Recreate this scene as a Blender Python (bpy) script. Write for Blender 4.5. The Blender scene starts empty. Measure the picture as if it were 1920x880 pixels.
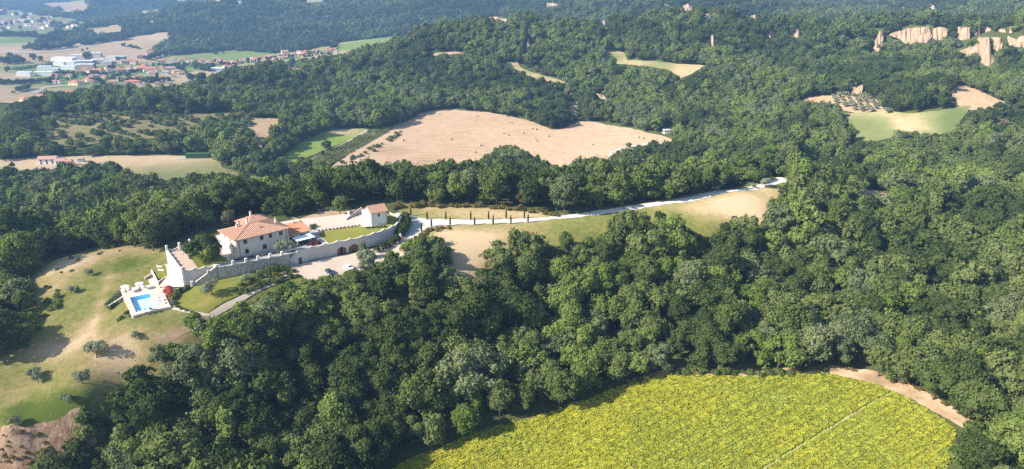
import bpy, bmesh, math, random
import numpy as np
from mathutils import Vector, geometry
R = math.radians
rng = np.random.default_rng(7)
random.seed(7)
SC = bpy.context.scene
COL = SC.collection

# ------------------------------------------------------------ camera, world, sun, exposure
F_PX, PITCH, ROLL, CAM_H = 1297.0, R(20), R(1.3), 96.0      # focal length in pixels of the 1920 wide photograph
_cp, _sp = math.cos(PITCH), math.sin(PITCH)
FW = np.array([0, _cp, -_sp])
RT = np.array([math.cos(ROLL), _sp * math.sin(ROLL), _cp * math.sin(ROLL)])
UP = np.cross(RT, FW)
cd = bpy.data.cameras.new('camera')
cd.sensor_width = 36.0
cd.lens = 36.0 * F_PX / 1920.0
cd.clip_start, cd.clip_end = 1.0, 20000.0
cam = bpy.data.objects.new('camera', cd)
COL.objects.link(cam)
from mathutils import Matrix
cam.matrix_world = Matrix(((RT[0], UP[0], -FW[0], 0), (RT[1], UP[1], -FW[1], 0), (RT[2], UP[2], -FW[2], CAM_H), (0, 0, 0, 1)))
SC.camera = cam

SUN_EL, LIGHT_AZ = R(33), R(25)                             # light travels towards +x and a little away from the camera
ldir = Vector((math.cos(LIGHT_AZ) * math.cos(SUN_EL), math.sin(LIGHT_AZ) * math.cos(SUN_EL), -math.sin(SUN_EL)))
W = bpy.data.worlds.new('World')
SC.world = W
W.use_nodes = True
nt = W.node_tree
nt.nodes.clear()
sky = nt.nodes.new('ShaderNodeTexSky')
sky.sky_type = 'NISHITA'
sky.sun_disc = False
sky.sun_elevation = SUN_EL
sky.sun_rotation = math.atan2(-ldir.x, -ldir.y)
sky.air_density = 1.0
sky.dust_density = 0.8
bg = nt.nodes.new('ShaderNodeBackground')
bg.inputs[1].default_value = 0.10
wo = nt.nodes.new('ShaderNodeOutputWorld')
nt.links.new(sky.outputs[0], bg.inputs[0])
nt.links.new(bg.outputs[0], wo.inputs[0])
sl = bpy.data.lights.new('sun', 'SUN')
sl.energy = 5.0
sl.angle = R(0.53)
sl.color = (1.0, 0.94, 0.84)
so = bpy.data.objects.new('sun', sl)
so.location = (-300, -140, 400)
so.rotation_euler = ldir.to_track_quat('-Z', 'Y').to_euler()
COL.objects.link(so)
SC.view_settings.view_transform = 'Standard'
SC.view_settings.look = 'None'
SC.view_settings.gamma = 1.0
SC.view_settings.use_curve_mapping = False
SC.view_settings.exposure = 1.15
cy = SC.cycles
SC.render.engine = 'CYCLES'
cy.max_bounces = 6
cy.diffuse_bounces = 3
cy.glossy_bounces = 2
cy.transmission_bounces = 3
cy.volume_bounces = 0
cy.transparent_max_bounces = 8
cy.caustics_reflective = cy.caustics_refractive = False
cy.use_denoising = False
try:
    cy.denoiser = 'OPENIMAGEDENOISE'
except Exception:
    pass

# ------------------------------------------------------------ pixel (of the 1920 x 880 photograph) <-> place
CP = np.array([0, 0, CAM_H])
def ray(x, y):
    x = np.asarray(x, float)[..., None]; y = np.asarray(y, float)[..., None]
    return FW + RT * ((x - 960) / F_PX) + UP * ((440 - y) / F_PX)
def proj(P):
    v = np.asarray(P, float) - CP
    w = v @ FW
    w = np.where(np.abs(w) < 1e-6, 1e-6, w)
    return 960 + F_PX * (v @ RT) / w, 440 - F_PX * (v @ UP) / w, w
def G(x, y, z=0.0):                                          # place seen at pixel x, y on the level z
    d = ray(x, y)
    return CP + d * ((z - CAM_H) / d[..., 2:3])
def at_r(x, y, r):
    d = ray(x, y)
    return CP + d * (r / np.hypot(d[..., 0:1], d[..., 1:2]))

# ------------------------------------------------------------ the lie of the land
def az_of(px, py=440):
    d = ray(px, py)
    return math.atan2(d[0], d[1])
ctrl = []                                                    # x, y, z
def cz(px, py, z):
    p = G(px, py, z); ctrl.append((p[0], p[1], z))
def cr(px, py, r):
    p = at_r(px, py, r); ctrl.append(tuple(p))
def ch(px, r, z):                                            # hidden place along a pixel column
    a = az_of(px); ctrl.append((r * math.sin(a), r * math.cos(a), z))
for q in ((480,520,-4.4),(430,540,-5.0),(510,505,-4.2),(395,600,-8),(640,500,-5.3),(600,515,-5.6),(560,503,-5.0),(700,480,-4.9),(650,480,-5.1),(770,452,-4.3),(790,425,-3.4),(745,450,-4.8),
          (760,405,-2.2),(270,570,-5.8),(235,540,-6.2),(250,590,-6.2),(320,500,-5.7),(330,517,-5.8),(342,533,-6.0),(308,503,-5.6),(335,545,-5.8),(310,585,-6.4),(350,560,-5.6),(370,535,-5.0),(350,620,-9),(290,480,-5),(315,468,-4.4),
          (180,665,-12),(60,720,-17),(40,790,-20),(120,520,-7),(90,600,-11),(200,590,-8),(270,640,-9.5),(180,760,-19),(10,825,-22),(160,790,-21),(80,870,-29),(10,880,-30),(160,860,-30),
          (40,560,-12),(0,480,-17),(100,490,-8),(220,476,-5.5),(250,700,-17),(200,800,-25),(300,880,-33),(500,880,-37),(300,760,-24),(500,700,-23),(400,640,-13),(700,700,-27),(600,590,-13),(800,600,-16),
          (700,540,-9),(740,880,-38),(850,860,-37.5),(960,880,-37.5),(960,800,-34.5),(1100,880,-36.5),(1100,750,-32.5),(1280,698,-31),(1280,800,-33.5),(1400,880,-35.5),(1550,692,-31),(1550,800,-33),(1815,795,-31.5),(1770,880,-34),(1700,740,-31.5),
          (830,420,-3),(850,450,-4),(870,510,-9),(960,405,-3),(960,440,-4),(1060,408,-3.5),(1060,440,-5),(1150,400,-4),(1240,410,-6),(1300,380,-5.5),(1400,360,-7),(1420,398,-9),(1480,340,-9),(1340,430,-9.5),
          (900,395,-2.5),(1000,397,-3),(830,385,-2),
          (1000,560,-20),(1100,560,-22),(1100,640,-30),(950,700,-31),(1200,500,-16),(1300,560,-25),(1400,480,-20),(1500,420,-17),(1640,367,-20),(1780,392,-22),(1900,424,-24),(1600,500,-25),(1850,550,-28),(1850,700,-31),(1900,860,-34),(1700,620,-30)):
    cz(*q)
# under and behind the villa
for x, y, z in ((480,468,-3.4),(420,485,-3.6),(370,492,-5.2),(560,452,-3.6),(640,437,-3.6),(700,420,-3.2),(335,490,-5.4)):
    p = G(x, y, 0); ctrl.append((p[0], p[1], z))
for x, y, z in ((345,458,-2.2),(410,440,-1.6),(500,418,-1.2),(560,408,-0.8),(650,394,-0.8),(735,394,-1.2)):
    cz(x, y, z)
for q in ((0,330,-26),(0,400,-38),(150,320,-16),(150,400,-34),(300,318,-9),(300,365,-22),(300,450,-38),(450,330,-6),(450,380,-22),(450,460,-38),(600,335,-5),(600,385,-20),(600,450,-38),
          (750,345,-6),(750,400,-22),(750,480,-42),(900,345,-7),(900,400,-24),(900,480,-42),(1050,350,-8),(1050,410,-24),(1050,490,-43),(1200,370,-10),(1200,430,-27),(1200,520,-43),(1350,400,-12),(1350,460,-28),(1350,540,-42),
          (1480,420,-13),(1480,480,-24),(1480,560,-38)):
    ch(*q)
for q in ((90,308,-46),(0,312,-46),(330,318,-47),(480,330,-47),(620,318,-48),(560,340,-47),(520,305,-46),(640,245,-42),(680,300,-46.5),(760,318,-48),(900,312,-47),(1050,316,-47),(830,207,-38),(740,236,-42),(950,260,-43),(1060,240,-42),
          (1120,230,-40),(1260,262,-40),(1150,288,-44),(500,245,-40),(380,245,-40),(150,262,-42),(60,225,-40),(300,215,-34),(100,215,-37),(600,215,-36),
          (1480,300,-28),(1600,262,-24),(1500,245,-26),(1400,250,-32),(1750,330,-29),(1900,330,-28),(1750,290,-26),(1900,250,-18)):
    cz(*q)
for q in ((1640,262,650),(1700,215,725),(1600,212,735),(1580,183,775),(1500,190,765),(1800,205,745),(1785,165,815),(1885,197,790),(1650,150,850),
          (0,197,930),(160,178,960),(300,168,980),(420,140,970),(560,129,970),(700,95,975),(800,70,985),(900,51,1000),(1000,54,1000),(1130,62,1000),
          (600,180,860),(300,195,880),(800,150,880),(1000,140,880),(950,190,800),(1100,190,790),(1200,118,890),(1300,130,860),(1160,98,930),(1200,66,980),(1330,37,1010),(1500,66,1040),(1400,120,900),(1500,120,930),
          (1300,200,760),(1400,180,800),(1290,240,690),
          (1850,118,960),(1840,76,985),(1910,118,950),(1910,70,985),(1700,115,985),(1750,95,1045),(1750,55,1070),(1650,96,1040),(1650,68,1060),(1900,52,1085),(1800,52,1110),(1600,80,1050),
          (250,165,1340),(250,130,1620),(50,150,1450),(50,100,1850),(400,150,1390),(450,115,1680),(600,103,1560),(740,72,1720),(320,75,2080),(150,80,2150),(30,68,2350),
          (450,93,1880),(300,97,1900),(650,82,1750),(800,62,1850),(500,60,2080),(590,2,2480),(700,30,2200),(400,10,2500),(300,45,2300),(850,25,2150),(950,40,1900),
          (60,50,3000),(160,55,2700),(150,20,3600),(10,2,4500),(80,25,3700),(250,10,3300),(330,3,3900),
          (1100,25,1800),(1100,5,2400),(1250,20,1700),(1250,5,2300),(1400,25,1650),(1400,5,2300),(1600,40,1500),(1600,20,1900),(1600,2,2500),(1800,28,1800),(1800,8,2500),(1900,30,1700),(1900,5,2500),
          (0,-40,7500),(300,-45,7500),(600,-50,4500),(900,-45,4500),(1200,-40,4500),(1500,-40,4500),(1900,-40,4500),(590,-18,2900),(950,-8,2800)):
    cr(*q)
for q in ((100,1120,-70),(300,1150,-80),(450,1150,-78),(600,1180,-70),(750,1250,-45),(900,1200,-10),(1050,1200,0),(1200,1250,18),(1350,1250,25),(1500,1250,18),(1700,1300,38),(1900,1320,50),
          (0,1150,-70),(-250,900,-45),(-250,500,-45),(-250,300,-30),(-250,220,-22),(-250,1800,-80),(-250,4000,-60),(2150,230,-33),(2150,400,-22),(2150,700,5),(2150,1000,60),(2150,2000,80),(2150,4000,200),
          (100,120,-38),(500,100,-42),(960,110,-42),(1400,130,-40),(1800,140,-40),(0,150,-36)):
    ch(*q)
ctrl = np.array(ctrl)
def _uv(x, y):
    return np.arctan2(x, y), np.log(np.hypot(x, y))
_ca, _cl = _uv(ctrl[:, 0], ctrl[:, 1])
_n = len(ctrl)
def _k(d2):
    return 0.5 * d2 * np.log(d2 + 1e-9)
_K = _k((_ca[:, None] - _ca) ** 2 + (_cl[:, None] - _cl) ** 2) + np.eye(_n) * 2e-5
_P = np.c_[np.ones(_n), _ca, _cl]
_A = np.block([[_K, _P], [_P.T, np.zeros((3, 3))]])
_w = np.linalg.solve(_A, np.r_[ctrl[:, 2], 0, 0, 0])
def vnoise(x, y, seed=0):                                    # smooth value noise
    xi = np.floor(x).astype(np.int64); yi = np.floor(y).astype(np.int64)
    fx = x - xi; fy = y - yi
    fx = fx * fx * (3 - 2 * fx); fy = fy * fy * (3 - 2 * fy)
    def h(a, b):
        n = (a * 374761393 + b * 668265263 + seed * 69069) & 0x7fffffff
        n = ((n ^ (n >> 13)) * 1274126177) & 0x7fffffff
        return ((n ^ (n >> 16)) & 0xffff) / 65535.0
    return (h(xi, yi) * (1 - fx) + h(xi + 1, yi) * fx) * (1 - fy) + (h(xi, yi + 1) * (1 - fx) + h(xi + 1, yi + 1) * fx) * fy - 0.5
A0, A1, NA = -0.90, 0.90, 470
L0, L1, NL = math.log(70.0), math.log(9000.0), 620
_ga = np.linspace(A0, A1, NA); _gl = np.linspace(L0, L1, NL)
_AA, _LL = np.meshgrid(_ga, _gl)
HZ = np.zeros_like(_AA)
for j in range(NL):
    d2 = (_AA[j][:, None] - _ca) ** 2 + (_LL[j][:, None] - _cl) ** 2
    HZ[j] = _k(d2) @ _w[:_n] + _w[_n] + _w[_n + 1] * _AA[j] + _w[_n + 2] * _LL[j]
GX = np.exp(_LL) * np.sin(_AA); GY = np.exp(_LL) * np.cos(_AA)
_r = np.exp(_LL)
_hill = np.clip((HZ + 62) / 30, 0, 1) * np.clip((_r - 800) / 400, 0, 1)
HZ += _hill * (vnoise(GX / 190, GY / 190, 3) * 26 + vnoise(GX / 80, GY / 80, 4) * 11) * np.clip(_r / 1700, 0.5, 2.6) + _hill * vnoise(GX / 430 + 5.3, GY / 430, 41) * 75 * np.clip((_r - 1350) / 600, 0, 1)
def ground(x, y):
    a, l = _uv(np.asarray(x, float), np.asarray(y, float))
    i = np.clip((a - A0) / (A1 - A0) * (NA - 1), 0, NA - 1.001); j = np.clip((l - L0) / (L1 - L0) * (NL - 1), 0, NL - 1.001)
    i0 = i.astype(int); j0 = j.astype(int); fi = i - i0; fj = j - j0
    return (HZ[j0, i0] * (1 - fi) + HZ[j0, i0 + 1] * fi) * (1 - fj) + (HZ[j0 + 1, i0] * (1 - fi) + HZ[j0 + 1, i0 + 1] * fi) * fj
_RS = np.exp(np.linspace(math.log(75), math.log(8800), 900))
def hit(px, py):                                             # where the view through a pixel meets the ground
    px = np.atleast_1d(np.asarray(px, float)); py = np.atleast_1d(np.asarray(py, float))
    d = ray(px, py); dh = np.hypot(d[:, 0], d[:, 1])
    out = np.zeros((len(px), 3))
    for k in range(len(px)):
        x = d[k, 0] / dh[k] * _RS; y = d[k, 1] / dh[k] * _RS; z = CAM_H + d[k, 2] / dh[k] * _RS
        g = z - ground(x, y)
        b = np.nonzero(g < 0)[0]
        i = b[0] if len(b) else len(_RS) - 1
        if i == 0:
            r = _RS[0]
        else:
            t = g[i - 1] / (g[i - 1] - g[i]) if g[i] < 0 else 1.0
            r = _RS[i - 1] + (_RS[i] - _RS[i - 1]) * t
        x = d[k, 0] / dh[k] * r; y = d[k, 1] / dh[k] * r
        out[k] = (x, y, ground(x, y))
    return out

# ------------------------------------------------------------ helpers: objects, materials
def mesh_np(name, V, Fc, mats=(), mi=None, smooth=False):
    """mesh from an (n,3) array and an (m,3|4) index array or list of faces"""
    me = bpy.data.meshes.new(name)
    V = np.asarray(V, np.float32)
    if isinstance(Fc, np.ndarray):
        k = Fc.shape[1]
        me.vertices.add(len(V)); me.vertices.foreach_set('co', V.ravel())
        me.loops.add(Fc.size); me.loops.foreach_set('vertex_index', Fc.astype(np.int32).ravel())
        me.polygons.add(len(Fc)); me.polygons.foreach_set('loop_start', np.arange(0, Fc.size, k, dtype=np.int32))
        me.update(calc_edges=True)
    else:
        me.from_pydata([tuple(map(float, v)) for v in V], [], Fc)
        me.update()
    for m in mats:
        me.materials.append(m)
    if mi is not None:
        me.polygons.foreach_set('material_index', np.asarray(mi, np.int32))
    if smooth:
        me.polygons.foreach_set('use_smooth', np.ones(len(me.polygons), bool))
    return me
def link(name, data, parent=None, loc=None, rotz=None):
    o = bpy.data.objects.new(name, data)
    COL.objects.link(o)
    if parent is not None:
        o.parent = parent
    if loc is not None:
        o.location = [float(v) for v in loc]
    if rotz is not None:
        o.rotation_euler = (0, 0, rotz)
    return o
def thing(o, label, cat, group=None):
    o['label'] = label; o['category'] = cat
    if group:
        o['group'] = group
    return o
def empty(name, loc, rotz=0.0):
    return link(name, None, None, loc, rotz)
def lin(c):                                                  # sRGB 0..255 -> linear
    return tuple(((v / 255) / 12.92 if v / 255 <= 0.04045 else ((v / 255 + 0.055) / 1.055) ** 2.4) for v in c)
def new_mat(name):
    m = bpy.data.materials.new(name); m.use_nodes = True
    m.node_tree.nodes.clear()
    return m, m.node_tree.nodes, m.node_tree.links
def ramp_node(N, stops):
    r = N.new('ShaderNodeValToRGB')
    e = r.color_ramp.elements
    while len(e) < len(stops):
        e.new(0.5)
    for el, (p, c) in zip(e, stops):
        el.position = p; el.color = (*c[:3], 1)
    return r
def mathn(N, L, op, a, b=None, c=None):
    n = N.new('ShaderNodeMath'); n.operation = op
    for i, v in enumerate((a, b, c)):
        if v is None:
            continue
        if isinstance(v, (int, float)):
            n.inputs[i].default_value = v
        else:
            L.new(v, n.inputs[i])
    return n.outputs[0]
def noise(N, L, vec, scale, detail=4, rough=0.6):
    n = N.new('ShaderNodeTexNoise'); n.inputs['Scale'].default_value = scale; n.inputs['Detail'].default_value = detail
    n.inputs['Roughness'].default_value = rough
    L.new(vec, n.inputs['Vector'])
    return n.outputs['Fac']
def plain(name, c, rough=0.7, var=0.15, scale=3.0, metal=0.0, bump=0.0, spec=0.3):
    """a simple solid material with grain"""
    m, N, L = new_mat(name)
    t = N.new('ShaderNodeTexCoord')
    f = noise(N, L, t.outputs['Object'], scale)
    r = ramp_node(N, [(0.3, tuple(v * (1 - var) for v in c)), (0.7, tuple(min(1, v * (1 + var)) for v in c))])
    L.new(f, r.inputs[0])
    b = N.new('ShaderNodeBsdfPrincipled'); b.inputs['Roughness'].default_value = rough; b.inputs['Metallic'].default_value = metal
    b.inputs['Specular IOR Level'].default_value = spec
    L.new(r.outputs[0], b.inputs['Base Color'])
    if bump:
        bp = N.new('ShaderNodeBump'); bp.inputs['Strength'].default_value = bump; bp.inputs['Distance'].default_value = 0.05
        L.new(f, bp.inputs['Height']); L.new(bp.outputs[0], b.inputs['Normal'])
    o = N.new('ShaderNodeOutputMaterial'); L.new(b.outputs[0], o.inputs[0])
    return m
def soil(name, stops, scales=(0.05, 0.4, 2.5), amp=(0.5, 0.35, 0.35), row=0.0, row_freq=1.0, row_noise=0.6, bump=0.0):
    """ground: a colour ramp over (tone attribute + noise at three scales + optional mown / drilled rows)"""
    m, N, L = new_mat(name)
    t = N.new('ShaderNodeTexCoord'); vec = t.outputs['Object']
    a = N.new('ShaderNodeAttribute'); a.attribute_name = 'tone'
    acc = a.outputs['Fac']
    for s, w in zip(scales, amp):
        f = noise(N, L, vec, s, 3)
        acc = mathn(N, L, 'MULTIPLY_ADD', mathn(N, L, 'SUBTRACT', f, 0.5), w * 1.6, acc)
    if row:
        ra = N.new('ShaderNodeAttribute'); ra.attribute_name = 'row'
        wob = noise(N, L, vec, 0.06, 2)
        ph = mathn(N, L, 'MULTIPLY_ADD', ra.outputs['Fac'], row_freq * 2 * math.pi, mathn(N, L, 'MULTIPLY', wob, 6.0))
        sn = mathn(N, L, 'SINE', ph)
        br = noise(N, L, vec, 0.15, 3)
        acc = mathn(N, L, 'MULTIPLY_ADD', mathn(N, L, 'MULTIPLY', sn, mathn(N, L, 'ADD', br, 0.1)), row, acc)
    r = ramp_node(N, stops); L.new(acc, r.inputs[0])
    b = N.new('ShaderNodeBsdfDiffuse'); L.new(r.outputs[0], b.inputs[0]); b.inputs['Roughness'].default_value = 0.6
    if bump:
        bp = N.new('ShaderNodeBump'); bp.inputs['Strength'].default_value = 0.6; bp.inputs['Distance'].default_value = bump
        L.new(noise(N, L, vec, 1.2, 4, 0.7), bp.inputs['Height']); L.new(bp.outputs[0], b.inputs['Normal'])
    o = N.new('ShaderNodeOutputMaterial'); L.new(b.outputs[0], o.inputs[0])
    return m
def leafmat(name, dark, light, trans=0.3):
    m, N, L = new_mat(name)
    oi = N.new('ShaderNodeObjectInfo')
    g = N.new('ShaderNodeNewGeometry')
    f1 = noise(N, L, g.outputs['Position'], 0.35, 2)
    acc = mathn(N, L, 'MULTIPLY_ADD', oi.outputs['Random'], 0.6, mathn(N, L, 'MULTIPLY_ADD', f1, 0.9, -0.28))
    r = ramp_node(N, [(0.1, dark), (0.9, light)]); L.new(acc, r.inputs[0])
    d = N.new('ShaderNodeBsdfDiffuse'); tr = N.new('ShaderNodeBsdfTranslucent'); mx = N.new('ShaderNodeMixShader')
    mx.inputs[0].default_value = trans
    L.new(r.outputs[0], d.inputs[0]); L.new(r.outputs[0], tr.inputs[0])
    L.new(d.outputs[0], mx.inputs[1]); L.new(tr.outputs[0], mx.inputs[2])
    o = N.new('ShaderNodeOutputMaterial'); L.new(mx.outputs[0], o.inputs[0])
    return m
M = {}
M['leaf_dark'] = leafmat('leaf_dark', (0.046, 0.070, 0.019), (0.105, 0.136, 0.042))
M['leaf_mid'] = leafmat('leaf_mid', (0.088, 0.122, 0.030), (0.180, 0.212, 0.070))
M['leaf_bright'] = leafmat('leaf_bright', (0.108, 0.160, 0.030), (0.210, 0.258, 0.068))
M['leaf_grey'] = leafmat('leaf_grey', (0.115, 0.145, 0.062), (0.205, 0.235, 0.108))
M['leaf_olive'] = leafmat('leaf_olive', (0.190, 0.215, 0.130), (0.300, 0.325, 0.215))
M['leaf_withered'] = leafmat('leaf_withered', (0.135, 0.115, 0.065), (0.21, 0.175, 0.105), 0.2)
M['leaf_pine'] = leafmat('leaf_pine', (0.016, 0.032, 0.014), (0.032, 0.055, 0.022), 0.15)
M['bark'] = plain('bark', (0.10, 0.075, 0.055), 0.9)

# ------------------------------------------------------------ clearings as seen from the camera; trees are kept from hiding them
MW, MH = 960, 440
KEEP = np.zeros((MH, MW), np.uint8)
def raster(poly, val, buf=None):
    buf = KEEP if buf is None else buf
    P = np.array(poly, float) / 2.0
    for y in range(MH):
        yc = y + 0.5
        xs = []
        for (x0, y0), (x1, y1) in zip(P, np.roll(P, -1, 0)):
            if (y0 <= yc) != (y1 <= yc):
                xs.append(x0 + (yc - y0) / (y1 - y0) * (x1 - x0))
        xs.sort()
        for a, b in zip(xs[::2], xs[1::2]):
            i0, i1 = max(0, int(math.ceil(a - 0.5))), min(MW, int(math.floor(b - 0.5)) + 1)
            if i1 > i0:
                buf[y, i0:i1] = val
C = {}
C['hay'] = [(612,320),(640,300),(660,285),(700,262),(740,236),(775,222),(790,212),(830,205),(905,210),(960,219),(1000,230),(1035,244),(1062,240),(1085,228),(1120,230),(1200,245),(1260,262),(1258,268),(1200,276),(1150,288),(1145,300),(1120,300),(1090,306),(1062,318),(1010,300),(985,290),(975,276),(945,275),(905,290),(893,312),(840,315),(780,318),(720,317),(690,316),(660,318)]
C['meadow'] = [(512,302),(540,285),(560,270),(600,250),(625,243),(680,241),(692,246),(650,265),(600,286),(560,303),(530,309)]
C['vines'] = [(575,312),(620,287),(690,247),(725,238),(742,238),(730,250),(690,270),(655,290),(612,314)]
C['dirt_patch'] = [(448,230),(480,222),(528,224),(533,232),(512,246),(503,260),(490,280),(474,276),(470,262),(478,246)]
C['valley'] = [(0,302),(30,298),(110,294),(200,293),(330,293),(398,290),(406,302),(425,318),(455,327),(520,337),(582,341),(580,347),(500,342),(440,335),(400,330),(350,334),(300,338),(275,337),(255,325),(215,311),(170,306),(130,312),(90,318),(40,322),(0,320)]
C['scrub'] = [(55,225),(120,214),(220,212),(320,214),(445,212),(470,225),(470,240),(420,238),(370,244),(320,255),(260,262),(200,268),(150,276),(100,276),(75,262)]
C['villa'] = [(0,700),(30,650),(60,600),(62,560),(55,520),(75,498),(110,484),(180,470),(250,468),(310,474),(325,462),(355,446),(412,432),(412,420),(440,406),(500,398),(540,408),(562,412),(590,398),(640,390),(672,392),(676,378),(735,374),(742,390),(765,386),(830,384),(900,386),(960,391),(1000,397),(1045,404),(1100,401),(1150,391),(1250,376),(1350,357),(1430,342),(1480,336),(1490,340),(1482,350),(1465,365),(1448,385),(1435,402),(1415,414),(1392,410),(1375,404),(1352,425),(1342,446),(1310,440),(1285,415),(1240,400),(1190,405),(1165,402),(1140,425),(1110,442),(1050,446),(1010,452),(985,442),(960,445),(930,452),(915,472),(905,490),(885,530),(872,528),(865,505),(852,488),(840,470),(808,452),(795,440),(776,462),(768,478),(735,488),(712,498),(690,509),(640,525),(590,535),(560,540),(500,557),(440,582),(398,602),(350,624),(300,644),(278,655),(252,690),(205,715),(180,757),(172,790),(168,830),(135,850),(75,868),(40,880),(0,880)]
C['sunflower'] = [(745,880),(800,856),(900,812),(1000,787),(1100,752),(1180,717),(1240,700),(1275,696),(1330,702),(1420,704),(1480,698),(1550,690),(1640,706),(1700,727),(1760,760),(1818,796),(1800,820),(1788,850),(1768,880)]
C['grove'] = [(1492,192),(1520,182),(1580,179),(1640,184),(1652,200),(1662,208),(1600,212),(1575,207),(1540,196)]
C['hill_green'] = [(1582,213),(1662,208),(1700,213),(1760,209),(1798,199),(1822,200),(1802,230),(1788,246),(1745,257),(1700,253),(1640,266),(1600,266),(1606,250),(1590,230)]
C['hill_tan'] = [(1784,166),(1800,159),(1850,178),(1892,198),(1868,202),(1822,208),(1796,200),(1784,182)]
C['mid_a'] = [(1128,112),(1142,94),(1170,99),(1176,114),(1230,116),(1280,121),(1322,124),(1296,140),(1276,148),(1258,134),(1200,125),(1155,121)]
C['mid_b'] = [(932,122),(970,116),(976,127),(1012,140),(1062,155),(1052,159),(1000,146),(968,131)]
C['mid_c'] = [(800,102),(870,97),(872,101),(810,106)]
C['mid_d'] = [(525,128),(568,126),(566,130),(526,134)]
C['plain'] = [(0,72),(60,70),(100,75),(140,82),(180,76),(230,72),(280,65),(322,59),(316,75),(300,85),(275,95),(290,101),(330,104),(400,98),(450,95),(520,100),(560,98),(600,89),(640,79),(700,73),(772,65),(742,78),(700,88),(665,94),(640,108),(560,113),(500,121),(440,130),(410,140),(370,155),(330,164),(300,168),(240,164),(190,168),(150,172),(100,178),(50,190),(20,194),(0,200)]
C['village'] = [(0,18),(40,20),(60,26),(110,32),(150,40),(190,46),(180,56),(120,62),(60,68),(0,70)]
C['far_pale'] = [(74,8),(100,4),(160,2),(168,10),(165,20),(140,24),(110,25),(104,16)]
C['far_pale_b'] = [(176,57),(215,46),(232,49),(228,60),(205,62),(178,70)]
C['far_top'] = [(320,0),(425,0),(405,5),(350,4)]
C['glade'] = [(895,36),(925,31),(950,36),(968,46),(950,44),(925,38)]
C['r_track'] = [(1606,355),(1640,358),(1668,366),(1662,376),(1640,372),(1606,364)]
C['r_track_b'] = [(1696,372),(1722,377),(1722,386),(1698,381)]
C['r_track_c'] = [(1788,381),(1800,384),(1820,397),(1790,398)]
C['r_track_d'] = [(1878,408),(1896,408),(1892,418),(1878,416)]
C['spur'] = [(1066,190),(1082,192),(1082,216),(1066,216)]
C['r_bit'] = [(1798,276),(1806,280),(1806,290),(1798,286)]
C['r_bit_b'] = [(1880,265),(1894,265),(1888,280),(1878,276)]
C['town_gap'] = [(0,195),(14,195),(10,226),(0,230)]
CLIFF = {  # outline in the picture, distance
 'needle': ([(1650,57),(1657,62),(1655,82),(1648,96),(1636,96),(1640,78)], 1020),
 'wall_a': ([(1668,64),(1700,54),(1742,50),(1748,66),(1738,78),(1700,82),(1688,72)], 1065),
 'wall_b': ([(1748,54),(1762,50),(1778,54),(1776,66),(1768,74),(1748,73)], 1060),
 'wall_c': ([(1794,50),(1818,51),(1822,62),(1818,75),(1796,72)], 1055),
 'wall_d': ([(1824,47),(1836,45),(1862,54),(1858,60),(1840,62),(1836,66),(1826,62)], 1062),
 'wall_e': ([(1872,49),(1884,51),(1886,59),(1872,58)], 1060),
 'stub': ([(1893,50),(1899,51),(1898,60),(1892,60)], 1060),
 'slope': ([(1796,97),(1824,85),(1836,70),(1854,70),(1857,84),(1854,96),(1868,112),(1869,126),(1858,133),(1836,124),(1837,107),(1824,100),(1804,107)], 962),
 'block': ([(1858,70),(1876,70),(1880,82),(1876,96),(1866,92),(1858,86)], 975),
 'corner': ([(1888,67),(1898,71),(1906,74),(1914,68),(1940,66),(1940,88),(1902,86),(1892,84)], 985),
 'spire': ([(1331,66),(1338,66),(1341,80),(1339,92),(1333,90),(1335,78)], 985),
 'scar_a': ([(1474,57),(1496,54),(1504,60),(1502,70),(1494,74),(1488,66)], 1046),
 'scar_b': ([(1436,60),(1452,58),(1454,68),(1444,72),(1437,67)], 1040),
 'scar_c': ([(988,74),(994,72),(994,84),(990,94),(985,90)], 975),
 'scar_d': ([(1594,162),(1606,166),(1616,160),(1621,158),(1618,172),(1608,176),(1597,174)], 800),
 'scar_e': ([(1118,174),(1126,176),(1140,186),(1138,192),(1130,186)], 790),
 'far_a': ([(1022,7),(1036,5),(1048,8),(1046,12),(1026,12)], 2250),
 'far_b': ([(1278,12),(1290,8),(1298,11),(1296,20),(1280,20)], 1850),
 'far_c': ([(1246,6),(1254,5),(1256,12),(1248,11)], 2300),
 'far_d': ([(1128,38),(1134,37),(1138,46),(1132,50)], 1620),
 'far_e': ([(1408,30),(1416,27),(1420,34),(1412,37)], 1500),
 'far_f': ([(1390,20),(1400,20),(1398,26),(1392,26)], 1700),
 'far_g': ([(1730,10),(1748,8),(1756,14),(1752,22),(1742,18)], 1850),
 'far_h': ([(1688,12),(1700,12),(1700,17),(1690,16)], 1900),
}
for k, p in C.items():
    raster(p, 2 if k == 'scrub' else (3 if k in ('plain', 'village') else 1))
for k, (p, r) in CLIFF.items():
    raster(p, 4)
def keep_at(px, py):
    px = np.asarray(px); py = np.asarray(py)
    i = np.clip((np.clip(px, -1e4, 1e4) / 2).astype(int), 0, MW - 1); j = np.clip((np.clip(py, -1e4, 1e4) / 2).astype(int), 0, MH - 1)
    v = KEEP[j, i].copy()
    v[(px < -150) | (px >= 1920) | (py < 0) | (py >= 960)] = 0
    return v
CLR = np.zeros((MH, MW))
for k, (p, r) in CLIFF.items():
    q = np.array(p, float); h_ = hit(np.linspace(q[:, 0].min(), q[:, 0].max(), 7), np.full(7, q[:, 1].max()))
    raster(p, float(np.median(np.hypot(h_[:, 0], h_[:, 1]))), CLR)
CLR0 = CLR.copy()
for _ in range(2):                                            # widen a little
    for ax in (0, 1):
        CLR = np.maximum(CLR, np.maximum(np.roll(CLR, 1, ax), np.roll(CLR, -1, ax)))
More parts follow.
